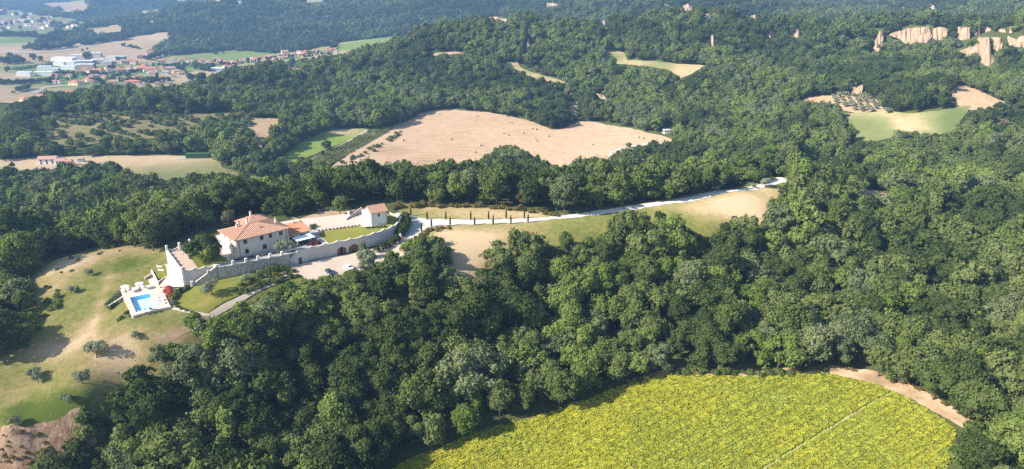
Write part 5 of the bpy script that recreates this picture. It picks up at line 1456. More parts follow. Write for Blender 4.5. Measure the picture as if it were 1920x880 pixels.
# ------------------------------------------------------------ cars
def car(loc, rz, body, label, glass='glass'):
    o = empty('parked_car', loc, rz); thing(o, label, 'car', 'cars parked in the gravel yard')
    prof = [(-2.1, 0.35), (-2.15, 0.75), (-2.0, 0.95), (-1.75, 1.38), (-0.9, 1.48), (0.2, 1.42), (0.95, 0.98), (1.85, 0.86), (2.1, 0.62), (2.1, 0.35)]
    V, F_ = [], []
    for s, ins in ((-1, 0), (1, 0)):
        for x, z in prof:
            w = 0.88 - max(0, z - 0.9) * 0.28
            V.append((x, s * w, z))
    n = len(prof)
    F_ = [tuple(range(n)), tuple(range(2 * n - 1, n - 1, -1))] + [(i, n + i, n + (i + 1) % n, (i + 1) % n) for i in range(n)]
    b = MB().add(V, F_, body).build('body', o)
    md = b.modifiers.new('bevel', 'BEVEL'); md.width = 0.06; md.segments = 2; md.limit_method = 'ANGLE'
    def q(pts, nm): MB().add(pts, [(0, 1, 2, 3)], glass).build(nm, o)
    q([(0.27, -0.66, 1.40), (0.27, 0.66, 1.40), (0.93, 0.78, 1.02), (0.93, -0.78, 1.02)], 'windscreen')
    q([(-1.78, -0.66, 1.37), (-1.78, 0.66, 1.37), (-2.02, 0.80, 0.98), (-2.02, -0.80, 0.98)], 'rear_window')
    for s in (-1, 1):
        q([(-1.6, s * 0.815, 1.02), (0.75, s * 0.82, 1.02), (0.15, s * 0.745, 1.36), (-1.45, s * 0.745, 1.36)], 'side_window')
        MB().box(2.05, 2.12, s * 0.62 - 0.16, s * 0.62 + 0.16, 0.62, 0.74, 'plastic').build('headlight', o)
        for x in (-1.3, 1.3):
            wv = [(x + 0.32 * math.cos(k * math.pi / 6), s * yy, 0.32 + 0.32 * math.sin(k * math.pi / 6)) for yy in (0.70, 0.90) for k in range(12)]
            wh = MB().add(wv, [tuple(range(12)), tuple(range(23, 11, -1))] + [(k, (k + 1) % 12, 12 + (k + 1) % 12, 12 + k) for k in range(12)], 'slate').build('wheel', o)
            rv = [(x + 0.19 * math.cos(k * math.pi / 4), s * 0.906, 0.32 + 0.19 * math.sin(k * math.pi / 4)) for k in range(8)]
            MB().add(rv, [tuple(range(8))], 'plastic').build('rim', wh)
M['car_white'] = plain('silver_white_paint', (0.72, 0.74, 0.76), 0.25, 0.02, 1.0, spec=0.5)
M['car_dark'] = plain('dark_blue_paint', (0.035, 0.045, 0.075), 0.2, 0.05, 1.0, spec=0.6)
p = hit(655, 505.5)[0]; car(p + np.array([0, 0, 0.2]), R(-42), 'car_white', 'silver white car parked in the gravel yard near the tall olive tree')
p = hit(618, 514)[0]; car(p + np.array([0, 0, 0.2]), R(-50), 'car_dark', 'dark blue car parked in the gravel yard facing the shrubs')

# ------------------------------------------------------------ trees and shrubs that stand by themselves
def small_tree(seed, a, b, zc, n, leaf, nc, rc, r0, form='round', lean=0.5):
    V, Cc = crown(seed, n, leaf, a, b, zc, nc, rc, form)
    cm = mesh_np('crown', V, tri_faces(n), [M['leaf_olive']])
    tv, tf = trunk(seed, Cc, zc, b, r0, lean, 5)
    return cm, mesh_np('trunk', tv, tf, [M['bark']])
OLIVE = [small_tree(61, 2.0, 1.5, 3.1, 1500, 0.24, 20, 0.75, 0.20), small_tree(62, 1.7, 1.3, 3.0, 1200, 0.24, 14, 0.7, 0.18, 'multi', 0.9), small_tree(63, 2.3, 1.9, 3.4, 1800, 0.24, 26, 0.8, 0.22, 'multi')]
SAPL = [small_tree(71, 0.9, 1.0, 2.4, 260, 0.2, 8, 0.45, 0.08)]
BUSH = []
for sd in (81, 82, 83):
    V, Cc = crown(sd, 620, 0.17, 0.95, 0.75, 0.55, 13, 0.42, 'flat')
    BUSH.append(mesh_np('shrub', V, tri_faces(620), [M['leaf_mid']]))
g_ = np.random.default_rng(91)
tz = g_.random(460); ta_ = g_.uniform(0, 6.28, 460); tr_ = 0.40 * np.sin(np.clip(tz * 0.93 + 0.07, 0, 1) * math.pi) ** 0.6 * np.sqrt(g_.uniform(0.4, 1, 460))
Pc = np.c_[np.cos(ta_) * tr_, np.sin(ta_) * tr_, 0.15 + 3.6 * tz]
nc_ = np.c_[np.cos(ta_), np.sin(ta_), np.full(460, 0.3)] + g_.normal(0, 0.4, (460, 3)); nc_ /= np.linalg.norm(nc_, axis=1)[:, None]
t1 = np.cross(nc_, g_.normal(size=(460, 3))); t1 /= np.linalg.norm(t1, axis=1)[:, None]; t2 = np.cross(nc_, t1)
V = np.stack([Pc + t1 * .2, Pc - t1 * .1 + t2 * .18, Pc - t1 * .1 - t2 * .18], 1).reshape(-1, 3)
CYP = mesh_np('crown', V, tri_faces(460), [M['leaf_pine']])
tv, tf = tube([(0, 0, -0.3), (0, 0, 1.2)], [0.07, 0.05])
CYPT = mesh_np('trunk', tv, tf, [M['bark']])
M['flower_red'] = leafmat('red_flowers', (0.34, 0.055, 0.04), (0.55, 0.14, 0.09), 0.2)
M['leaf_russet'] = leafmat('russet_shrub', (0.10, 0.03, 0.022), (0.20, 0.06, 0.04), 0.2)
M['leaf_gold'] = leafmat('golden_shrub', (0.13, 0.11, 0.03), (0.24, 0.19, 0.06), 0.25)
M['leaf_lav'] = leafmat('lavender', (0.10, 0.115, 0.085), (0.17, 0.18, 0.15), 0.2)
def put_tree(kind, name, P, s, mat, label, cat, group=None, rz=None):
    cm, tm = kind
    e = empty(name, P, float(rng.uniform(0, 6.28)) if rz is None else rz); e.scale = (s, s, s)
    thing(e, label, cat, group)
    c = link('crown', cm, e); c.material_slots[0].link = 'OBJECT'; c.material_slots[0].material = M[mat]
    link('trunk', tm, e)
    return e
for (px_, py_), k, s, lab in (((182, 671), 2, 0.93, 'largest olive tree on the dry lawn below the pool'), ((66, 711), 0, 0.74, 'olive tree of the pair on the left lawn, the one set farther back'), ((72, 718), 1, 0.81, 'leaning olive tree of the pair on the left lawn, the nearer one'),
                              ((155, 720), 0, 0.85, 'olive tree with a forked trunk at the edge of the front wood'), ((129, 757), 1, 0.63, 'small olive tree on the green strip, right one of the twin stems'), ((122, 752), 1, 0.52, 'small leaning olive tree on the green strip, left one of the twin stems'),
                              ((35, 795), 1, 0.59, 'thin olive tree above the red earth bank, right one of two'), ((27, 799), 1, 0.59, 'thin leaning olive tree above the red earth bank, left one of two'), ((134, 551), 0, 0.59, 'small olive tree on the upper lawn with a twin beside it'),
                              ((144, 549), 1, 0.52, 'smaller twin of the olive pair on the upper lawn'), ((168, 518), 0, 0.55, 'lone small olive tree at the top of the dry lawn'), ((255, 637), 1, 0.63, 'sparse young olive tree on the slope below the pool'),
                              ((397, 553), 2, 0.85, 'round grey green olive tree on the garden lawn below the stone wall'), ((462, 533), 0, 0.74, 'olive tree among the shrubs beside the garden path')):
    put_tree(OLIVE[k], 'olive_tree', hit(px_, py_)[0], s, 'leaf_olive', lab, 'olive tree', 'olive trees round the villa')
for (px_, py_), s, lab in (((533, 474), 0.85, 'larger grey green bushy olive on the terrace at the corner of the villa'), ((549, 472), 0.62, 'smaller grey green bushy olive on the terrace next to the awning')):
    put_tree(OLIVE[2], 'olive_tree', G(px_, py_, 0.0), s, 'leaf_olive', lab, 'olive tree', 'olive trees round the villa')
for (px_, py_), s, lab in (((1340, 362), 0.8, 'small olive tree on the field side of the gravel driveway, lowest of three'), ((1412, 354), 0.6, 'small olive tree on the field side of the gravel driveway, middle of three'), ((1434, 352), 1.1, 'olive tree on the bare ground near the far end of the driveway'), ((1478, 335), 1.2, 'grey olive tree at the far end of the gravel driveway')):
    put_tree(OLIVE[0], 'olive_tree', hit(px_, py_)[0], s, 'leaf_olive', lab, 'olive tree', 'olive trees along the driveway')
def near_tree(px_, py_, f, s, cls, label, sz=1.0, z=None):
    P = hit(px_, py_)[0] if z is None else G(px_, py_, z)
    return add_tree('broadleaf_tree', P, f, s, cls, label, 'tree', None, None, sz)
near_tree(386, 499, 6, 1.16, 'leaf_dark', 'big dense dark green tree on the terrace lawn beside the villa', 0.98, -1.3)
near_tree(688, 520, 4, 0.92, 'leaf_olive', 'tall grey green tree at the yard edge in front of the garage doors')
near_tree(682, 487, 5, 0.62, 'leaf_grey', 'narrow grey green tree against the garden wall right of the garages')
near_tree(734, 503, 4, 0.60, 'leaf_bright', 'young bright green tree at the lower edge of the yard near the gate')
near_tree(885, 752, 3, 1.75, 'leaf_grey', 'huge pale grey green willow like tree in the front wood')
near_tree(370, 622, 6, 0.62, 'leaf_bright', 'dense green tree at the end of the garden path')
near_tree(638, 405, 2, 0.72, 'leaf_mid', 'green tree with a bare trunk behind the forecourt')
near_tree(430, 428, 2, 0.62, 'leaf_withered', 'withered brown tree behind the villa roof')
near_tree(976, 388, 5, 0.95, 'leaf_withered', 'bare grey brown tree beyond the cypress saplings')
near_tree(905, 560, 4, 0.75, 'leaf_withered', 'dry brown tree below the bare eroded slope')
near_tree(1448, 388, 0, 0.42, 'leaf_withered', 'small withered bush like tree on the bare ground at the end of the ridge')
near_tree(640, 868, 0, 1.25, 'leaf_mid', 'big round lit tree in front of the wood at the foot of the picture', 1.1)
near_tree(1893, 890, 3, 1.35, 'leaf_bright', 'big bright green tree at the near right corner beside the sunflowers')
near_tree(1850, 868, 8, 0.8, 'leaf_mid', 'smaller mid green tree in front of the corner by the sunflowers')
near_tree(612, 282, 6, 0.85, 'leaf_dark', 'lone round dark tree in the green valley meadow')
near_tree(1178, 279, 0, 0.55, 'leaf_bright', 'small bright tree at the bend of the field road beyond the hay field')
for i, (x_, y_, s) in enumerate(((928, 318, 1.15), (948, 322, 1.45), (968, 322, 1.5), (986, 324, 1.35))):
    near_tree(x_, y_, 2, s, 'leaf_grey' if i in (1, 2) else 'leaf_dark', ('dark tree at the left of the poplar group before the hay field', 'tall pale poplar, left one of the two before the hay field', 'tall pale poplar, right one of the two before the hay field', 'tall dark tree at the right of the poplar group before the hay field')[i])

def shrub(P, s, mat, label, group, sz=1.0, cat='shrub', name='shrub'):
    o = link(name, BUSH[int(rng.integers(3))], None, P, float(rng.uniform(0, 6.28)))
    o.scale = (s, s, s * sz)
    o.material_slots[0].link = 'OBJECT'; o.material_slots[0].material = M[mat]
    thing(o, label, cat, group)
    return o
for px_, py_, s in ((708,474,1.3),(718,469,1.4),(727,465,1.2),(735,460,1.3),(743,456,1.6),(750,445,1.9),(757,438,2.2),(761,429,2.3),(763,420,2.0),(760,411,1.7)):
    shrub(hit(px_, py_)[0], s, 'leaf_dark', 'dark green shrub at the foot of the curved garden wall', 'dark shrubs along the garden wall', 1.3)
for i, (px_, py_, s) in enumerate(((312,551,1.0),(317,546,1.1),(321,551,1.1),(316,557,0.8))):
    shrub(hit(px_, py_)[0] + np.array([0, 0, 0.15]), s, 'flower_red', 'red flowering shrub at the edge of the pool deck', 'red flowering shrubs by the pool')
shrub(hit(505, 884)[0], 2.6, 'flower_red', 'small reddish bush among the trees at the foot of the picture', None)
for px_, py_, s, m in ((327,557,1.1,'leaf_mid'),(333,552,1.1,'leaf_mid'),(339,549,1.0,'leaf_dark'),(346,546,1.0,'leaf_mid'),(352,543,0.9,'leaf_dark'),(324,564,1.0,'leaf_gold'),(330,560,0.9,'leaf_mid'),(326,571,0.9,'leaf_lav'),(333,577,0.6,'leaf_mid'),(341,581,0.55,'leaf_mid'),(350,584,0.55,'leaf_mid'),(360,587,0.5,'leaf_mid')):
    shrub(hit(px_, py_)[0], s, m, {'leaf_mid': 'mid green shrub', 'leaf_dark': 'dark green shrub', 'leaf_gold': 'golden brown shrub', 'leaf_lav': 'grey lavender shrub'}[m] + ' in the flower bed below the terrace stairs', 'shrubs of the flower bed by the pool')
for px_, py_, s, m in ((452,537,0.95,'leaf_mid'),(472,527,0.88,'leaf_lav'),(482,522,1.09,'leaf_mid'),(490,516,1.29,'leaf_mid'),(498,520,0.88,'leaf_mid'),(508,510,1.50,'leaf_mid'),(520,508,1.36,'leaf_mid'),(530,508,1.16,'leaf_mid'),(540,508,1.02,'leaf_mid'),(550,511,0.88,'leaf_mid'),(516,517,0.82,'leaf_gold'),(535,515,0.75,'leaf_lav'),(470,535,0.61,'leaf_gold'),(443,545,0.75,'leaf_mid'),(505,521,0.68,'leaf_lav')):
    shrub(hit(px_, py_)[0], s, m, {'leaf_mid': 'mid green shrub', 'leaf_dark': 'dark green shrub', 'leaf_gold': 'golden brown shrub', 'leaf_lav': 'grey lavender shrub'}[m] + ' in the bed below the stone wall', 'shrubs of the bed below the stone wall', 1.1)
for px_, py_, s in ((583,461,0.7),(589,458,0.8),(595,459,0.8),(590,453,0.8),(600,459,0.6)):
    shrub(G(px_, py_, 0.02), s, 'leaf_russet', 'dark red shrub in the triangular bed of the paved terrace', 'dark red shrubs on the terrace', 1.2)
for px_, py_, s in ((584,427,0.8),(590,426,0.9),(586,430,0.8)):
    shrub(G(px_, py_, 0.02), s, 'leaf_mid', 'clipped green shrub between the low wing and the forecourt', 'shrubs beside the low wing')
for k in range(12):
    t = k / 11
    shrub(G(598 + 76 * t, 434 - 10 * t, 0.02), 0.42, 'leaf_russet' if k % 3 == 0 else 'leaf_mid', ('small russet shrub' if k % 3 == 0 else 'small green shrub') + ' in the border behind the garden lawn', 'border along the garden lawn')
for k in range(7):
    shrub(G(688 + 34 * k / 6, 428.5 - 2.2 * k / 6, 0.02), 0.5, 'leaf_bright' if k in (3, 4) else 'leaf_dark', ('bright' if k in (3, 4) else 'dark') + ' green shrub at the foot of the cottage front wall', 'border in front of the cottage')
for k in range(14):
    t = k / 13
    p = G(440 + 88 * t, 489 - 16 * t, 0.02)
    shrub(p, 0.5, 'leaf_russet' if k % 2 else 'leaf_gold', ('russet' if k % 2 else 'golden') + ' shrub behind the pillars of the stone wall', 'flower border in front of the villa', 0.9)
for k in range(9):
    for j in range(2):
        shrub(hit(203 + 22 * k / 8 + 3 * j, 574 - 22 * k / 8 + 6 * j)[0], 0.8, 'leaf_lav' if j == 0 else 'leaf_mid', ('grey green lavender' if j == 0 else 'green shrub') + ' in the two rows beside the pool deck', 'lavender rows beside the pool')
for px_, py_, s in ((236,590,0.7),(240,588,0.7),(245,594,0.6),(228,598,0.7),(222,602,0.6)):
    shrub(hit(px_, py_)[0], s, 'leaf_mid', 'low green shrub below the near corner of the pool deck', 'low shrubs below the pool')
# loose shrubs under the yard and along the path, and on the edges of the dry ground
for cl in ('leaf_bright', 'leaf_mid', 'leaf_gold'):
    for sd in (33, 34):
        V, Cc = crown(sd, 420, 0.34, 1.7, 1.3, 1.2, 14, 0.75, 'flat')
        proto('bush2_' + cl, V, 420, M[cl])
def band(pts, n, w, key, s0, s1):
    P = hit([p[0] for p in pts], [p[1] for p in pts])[:, :2]
    seg = np.hypot(*(P[1:] - P[:-1]).T); cum = np.r_[0, np.cumsum(seg)]
    t = rng.uniform(0, cum[-1], n)
    i = np.clip(np.searchsorted(cum, t) - 1, 0, len(seg) - 1)
    q = P[i] + (P[i + 1] - P[i]) * ((t - cum[i]) / seg[i])[:, None] + rng.normal(0, w, (n, 2))
    wood(on_ground(q, -0.1), rng.uniform(s0, s1, n), key)
band([(402,610),(450,588),(500,566),(560,545),(600,540)], 70, 0.9, 'bush2_leaf_gold', 0.25, 0.5)
patch('grass_verge', [(398,604),(440,580),(480,553),(540,527),(566,520),(577,531),(600,532),(650,519),(690,509),(742,493),(765,484),(745,503),(690,523),(640,538),(570,556),(500,584),(420,616)], 1.5, M['grass'], 0.15, jitter=0.5, sink=False, tone=lambda V: 0.22 + 0.4 * vnoise(V[:, 0] / 3, V[:, 1] / 3, 8))
band([(405,616),(450,594),(510,570),(570,548),(640,530),(690,516),(740,500)], 130, 1.5, 'bush2_leaf_bright', 0.5, 1.0)
band([(420,616),(510,578),(570,557),(640,537),(690,522),(740,504)], 120, 1.8, 'bush2_leaf_mid', 0.45, 0.95)
band([(575,536),(610,538),(650,529),(700,514),(750,497),(775,482)], 70, 0.8, 'bush2_leaf_bright', 0.3, 0.7)
band([(775,468),(800,462),(815,470),(830,490)], 36, 2.0, 'bush2_leaf_bright', 0.8, 1.6)
band([(788,452),(795,440),(808,432),(835,428),(850,427)], 40, 0.8, 'bush2_leaf_gold', 0.25, 0.55)
band([(430,556),(480,542),(540,520),(560,520)], 40, 0.5, 'bush2_leaf_mid', 0.3, 0.6)
band([(740,390),(830,388),(900,389),(960,393),(1000,398),(1040,405)], 60, 1.0, 'bush2_leaf_gold', 0.4, 0.9)
band([(60,600),(90,560),(110,520),(160,480),(250,472)], 14, 2.2, 'bush2_leaf_mid', 0.25, 0.5)
band([(30,660),(60,620),(90,590),(120,540)], 22, 2.0, 'bush2_leaf_bright', 0.35, 0.7)
band([(1190,716),(1275,702),(1330,700),(1420,704),(1480,699),(1550,690)], 46, 0.9, 'bush2_leaf_mid', 0.4, 0.9)
band([(1560,690),(1640,703),(1700,722),(1760,755),(1812,786)], 16, 1.2, 'bush2_leaf_gold', 0.25, 0.5)
wood(hit(rng.uniform(0, 170, 60), rng.uniform(815, 880, 60)), rng.uniform(0.15, 0.4, 60), 'bush2_leaf_gold')
band([(180,785),(172,820),(160,850),(150,880)], 30, 1.5, 'bush2_leaf_mid', 0.6, 1.3)
band([(560,318),(700,322),(860,322),(1010,316)], 60, 4.0, 'bush2_leaf_mid', 0.8, 1.6)
band([(750,247),(735,262),(700,280),(660,300),(640,315)], 30, 2.0, 'bush2_leaf_mid', 0.6, 1.2)
band([(508,300),(536,283),(596,247),(640,238)], 30, 2.0, 'bush2_leaf_mid', 0.8, 1.6)

# cypress saplings along the driveway
UPc = ((770.6,406),(801,412.5),(836,412.3),(882.6,413.5),(916,412.5),(949,411),(983,410))
LOc = ((790,435),(809,426),(844,424.5),(890,423),(924.6,422),(957.7,420.5),(990,418))
ORD = ('first', 'second', 'third', 'fourth', 'fifth', 'sixth', 'seventh', 'eighth', 'ninth', 'tenth', 'eleventh', 'twelfth', 'thirteenth', 'fourteenth', 'fifteenth', 'sixteenth', 'seventeenth', 'eighteenth', 'nineteenth', 'twentieth') + tuple('twenty-' + w for w in ('first', 'second', 'third', 'fourth', 'fifth', 'sixth', 'seventh', 'eighth', 'ninth')) + ('thirtieth',)
for row, side_ in ((UPc, 'far'), (LOc, 'near')):
    for i, (x_, y_) in enumerate(row):
        e = empty('cypress_tree', hit(x_, y_)[0]); e.scale = (0.85, 0.85, float(rng.uniform(1.0, 1.2)))
        thing(e, f'{ORD[i]} slim dark cypress from the gate on the {side_} side of the white driveway', 'cypress', 'cypress saplings along the driveway')
        link('crown', CYP, e); link('trunk', CYPT, e)

# sunflowers, in rows
FLOW = bpy.data.collections.new('sunflower_kinds')
M['sf_leaf'] = leafmat('sunflower_leaf', (0.26, 0.30, 0.040), (0.42, 0.45, 0.075), 0.3)
M['sf_head'] = leafmat('sunflower_head', (0.50, 0.46, 0.03), (0.70, 0.64, 0.07), 0.2)
for kind, (nl, nh) in enumerate(((36, 22), (36, 10), (34, 2), (30, 32))):
    for sd in range(2):
        g = np.random.default_rng(400 + kind * 10 + sd)
        def tris(n, z0, z1, s, flat):
            P = np.c_[g.uniform(-0.46, 0.46, (n, 2)), g.uniform(z0, z1, n)]
            nr = g.normal(size=(n, 3)) * flat + np.array([-0.15, -0.25, 1.0]); nr /= np.linalg.norm(nr, axis=1)[:, None]
            t1 = np.cross(nr, g.normal(size=(n, 3))); t1 /= np.linalg.norm(t1, axis=1)[:, None]; t2 = np.cross(nr, t1)
            q = s * g.uniform(0.7, 1.3, n)[:, None]
            return np.stack([P + t1 * q, P - t1 * q * .5 + t2 * q * .87, P - t1 * q * .5 - t2 * q * .87], 1).reshape(-1, 3)
        V = tris(nl, 0.22, 0.62, 0.20, 0.38)
        if nh: V = np.r_[V, tris(nh, 0.55, 0.76, 0.10, 0.35)]
        o = bpy.data.objects.new('bloom_%02d' % (kind * 2 + sd), mesh_np('sunflower', V, tri_faces(nl + nh), [M['sf_leaf'], M['sf_head']], [0] * nl + [1] * nh)); FLOW.objects.link(o)
ra, rb = hit([1431, 1654], [880, 746])[:, :2]
rd = (rb - ra) / np.hypot(*(rb - ra)); rn = np.array([-rd[1], rd[0]])
FLD = {'p': [], 's': [], 'r': [], 'i': []}
uu = np.arange(-110, 110, 0.54); vv = np.arange(-70, 110, 1.0)
U_, V_ = np.meshgrid(uu, vv)
pts = ra + U_.ravel()[:, None] * rd + V_.ravel()[:, None] * rn + rng.normal(0, 0.13, (U_.size, 2))
vrow = V_.ravel()
kin = inside(pts, _sfw) & (np.hypot(pts[:, 0], pts[:, 1]) > 130)
rowf = np.sin(vrow * 2 * math.pi / 3.1 + 3 * vnoise(pts[:, 0] / 30, pts[:, 1] / 30, 8))
big = vnoise(pts[:, 0] / 22, pts[:, 1] / 22, 6) + 0.5 * vnoise(pts[:, 0] / 7, pts[:, 1] / 7, 7)
east = np.clip((pts[:, 0] - 20) / 60, 0, 1)
yel = 0.58 - 0.30 * east + 0.45 * big + (0.08 + 0.20 * east) * rowf + rng.normal(0, 0.10, len(pts))
gap = (np.abs(vrow - 0.0) < 0.8) & (rng.random(len(pts)) < 0.97)
thin = (big < -0.46) & (rng.random(len(pts)) < 0.35) | (rng.random(len(pts)) < 0.05)
kin &= ~gap & ~thin
pts = pts[kin]; yel = yel[kin]
kd = np.where(yel > 0.62, 3, np.where(yel > 0.38, 0, np.where(yel > 0.2, 1, 2)))
FLD['p'].append(on_ground(pts, 0.05)); sc = rng.uniform(0.8, 1.15, len(pts))
FLD['s'].append(np.stack([sc * 1.05, sc * 1.05, sc], 1)); FLD['r'].append(np.stack([np.zeros(len(pts)), np.zeros(len(pts)), rng.uniform(0, 6.28, len(pts))], 1))
FLD['i'].append(kd * 2 + rng.integers(0, 2, len(pts)))
ta = hit([1445, 1640, 1665, 1470], [885, 756, 745, 885])
patch('field_track', [(1418,890),(1546,811),(1642,753),(1656,745),(1660,747),(1648,756),(1555,812),(1430,890)], 1.0, M['dirt'], 0.28, jitter=0.4, sink=False, tone=lambda V: 0.35 + 0.6 * vnoise(V[:, 0] / 2, V[:, 1] / 2, 3))

# vines in rows, hay bales, olive grove on the hill
P0 = hit([575, 690], [313, 246])[:, :2]; P1 = hit([612, 735], [316, 243])[:, :2]
for k in range(6):
    t = (k + 0.5) / 6
    a, b = P0[0] + (P1[0] - P0[0]) * t, P0[1] + (P1[1] - P0[1]) * t
    l = np.hypot(*(b - a)); n = int(l * 10)
    g = np.random.default_rng(600 + k)
    s = g.uniform(0, 1, n)
    c = a + (b - a) * s[:, None] + g.normal(0, 0.45, (n, 2))
    keep = vnoise(s * l / 7, np.full(n, k * 3.3), 17) > -0.28
    c = c[keep]; n = len(c)
    P = np.c_[c, ground(c[:, 0], c[:, 1]) + 0.3 + g.uniform(0.2, 1.9, n)]
    nr = g.normal(size=(n, 3)) + np.array([-0.3, -0.4, 0.8]); nr /= np.linalg.norm(nr, axis=1)[:, None]
    t1 = np.cross(nr, g.normal(size=(n, 3))); t1 /= np.linalg.norm(t1, axis=1)[:, None]; t2 = np.cross(nr, t1)
    V = np.stack([P + t1 * .5, P - t1 * .25 + t2 * .45, P - t1 * .25 - t2 * .45], 1).reshape(-1, 3)
    o = link('vine_row', mesh_np('vine_row', V, tri_faces(n), [M['leaf_mid']]))
    thing(o, f'{ORD[k]} row of vines counted from the meadow track towards the hay field', 'vine row', 'vine rows beside the hay field')
def bale_mesh():
    k = 14; V = []
    for y, r in ((-0.75, 0.74), (-0.66, 0.82), (0.66, 0.82), (0.75, 0.74)):
        V += [(r * math.cos(i * 2 * math.pi / k), y, 0.78 + r * math.sin(i * 2 * math.pi / k)) for i in range(k)]
    F_ = [tuple(range(k)), tuple(range(4 * k - 1, 3 * k - 1, -1))] + [(j * k + i, (j + 1) * k + i, (j + 1) * k + (i + 1) % k, j * k + (i + 1) % k) for j in range(3) for i in range(k)]
    return mesh_np('hay_bale', np.array(V), F_, [M['bale']])
M['bale'] = plain('straw_bale', (0.50, 0.37, 0.22), 0.95, 0.2, 3.0)
BM = bale_mesh()
for x_, y_, lab in ((823,215,'round hay bale in the shade at the top left corner of the hay field'),(893,220,'round hay bale alone near the upper edge of the hay field'),(958,231,'round hay bale below the wooded upper edge of the hay field'),(998,242,'upper round hay bale near the right wood, above a close pair'),(1005,244,'round hay bale just right of another near the right wood'),
                    (943,251.5,'left round hay bale of two in the upper middle of the hay field'),(952,255,'right round hay bale of two in the upper middle of the hay field'),(980,251,'round hay bale in the middle right of the hay field'),(1028,257,'round hay bale by the tip of the wood between the two hay fields'),(1003,262,'left round hay bale of the close pair near the wood tip'),(1006,266,'lower round hay bale of the close pair near the wood tip'),
                    (845,262,'round hay bale in the centre of the hay field'),(755,265,'round hay bale in the left part of the hay field'),(901,274.5,'round hay bale in the lower middle of the hay field'),(890,287,'lowest round hay bale in the middle of the hay field'),(768,314.5,'round hay bale near the road at the foot of the hay field'),(1110,273,'round hay bale among the curved rows of the right hay field'),(1205,261,'round hay bale near the right tip of the hay field'),(1196,259.5,'round hay bale beside the one at the right tip of the hay field')):
    o = link('hay_bale', BM, None, hit(x_, y_)[0] + np.array([0, 0, 0.35]), float(rng.uniform(0, 3))); o.scale = (1.15, 1.15, 1.15)
    thing(o, lab, 'hay bale', 'hay bales on the stubble')
for i in range(7):
    for j in range(6):
        if (i, j) in ((0, 5), (1, 5), (0, 4), (6, 0), (5, 5)): continue
        x_ = 1557 + i * 14.5 + j * 3.6; y_ = 178.5 + i * 1.2 + j * 5.6
        put_tree(OLIVE[(i + j) % 3], 'olive_tree', hit(x_ + rng.uniform(-1, 1), y_ + rng.uniform(-0.6, 0.6))[0] + np.array([0, 0, 0.3]), float(rng.uniform(0.75, 1.05)), 'leaf_olive', f'small olive tree, {ORD[j]} from the top in the {ORD[i]} column of the hillside grove', 'olive tree', 'olive trees of the hillside grove')

# ------------------------------------------------------------ eroded earth cliffs
def cliff_mat():
    m, N, L = new_mat('pale_earth_cliff')
    t = N.new('ShaderNodeTexCoord')
    mp = N.new('ShaderNodeMapping'); mp.inputs['Scale'].default_value = (0.25, 0.25, 0.07); L.new(t.outputs['Object'], mp.inputs[0])
    f = noise(N, L, mp.outputs[0], 1.0, 5, 0.65)
    r = ramp_node(N, [(0.25, (0.24, 0.165, 0.105)), (0.5, (0.38, 0.275, 0.185)), (0.75, (0.46, 0.345, 0.24))]); L.new(f, r.inputs[0])
    b = N.new('ShaderNodeBsdfDiffuse'); L.new(r.outputs[0], b.inputs[0])
    bp = N.new('ShaderNodeBump'); bp.inputs['Distance'].default_value = 1.2; bp.inputs['Strength'].default_value = 0.8; L.new(f, bp.inputs['Height']); L.new(bp.outputs[0], b.inputs['Normal'])
    o = N.new('ShaderNodeOutputMaterial'); L.new(b.outputs[0], o.inputs[0])
    return m
M['cliff'] = cliff_mat()
CLAB = {'needle': 'tall narrow pale earth spire standing alone at the left end of the cliffs', 'wall_a': 'long pale earth cliff at the left of the upper row', 'wall_b': 'pale earth cliff block in the middle of the upper row', 'wall_c': 'pale earth cliff right of the middle of the upper row', 'wall_d': 'jagged pale earth cliff with a raised left end in the upper row',
        'wall_e': 'short pale cliff stub at the right of the upper row', 'stub': 'smallest pale cliff stub at the far right of the upper row', 'slope': 'big pale eroded slope running down into the wood', 'block': 'pale earth block right beside the big eroded slope', 'corner': 'pale broken cliff at the right edge behind the eroded slope', 'spire': 'reddish earth pinnacle on the wooded hill below the white farmhouse',
        'scar_a': 'pale earth cliff with a pointed foot on the wooded hill left of the cliffs', 'scar_b': 'small pale earth scar left of the pointed one on the wooded hill', 'scar_c': 'small pale earth scar on the left wooded hill above the hay field', 'scar_d': 'pale earth crag above the hillside olive grove', 'scar_e': 'pale earth scar in the wood above the right hay field',
        'far_a': 'pale cliff patch on the far wooded ridge right of the left hill', 'far_b': 'pale cliff on the far ridge above the hill with the farmhouse', 'far_c': 'tiny pale cliff on the far ridge left of the larger one', 'far_d': 'small pale crag on the far slope behind the left wooded hill', 'far_e': 'small reddish crag behind the hill with the farmhouse', 'far_f': 'tiny pale crag on the far ridge right of the farmhouse hill', 'far_g': 'reddish crag on the far ridge above the upper row of cliffs', 'far_h': 'small reddish crag on the far ridge above the earth spire'}
def poly_span(poly, x):
    ys = []
    for (x0, y0), (x1, y1) in zip(poly, poly[1:] + poly[:1]):
        if (x0 <= x) != (x1 <= x):
            ys.append(y0 + (x - x0) / (x1 - x0) * (y1 - y0))
    return (min(ys), max(ys)) if len(ys) >= 2 else None
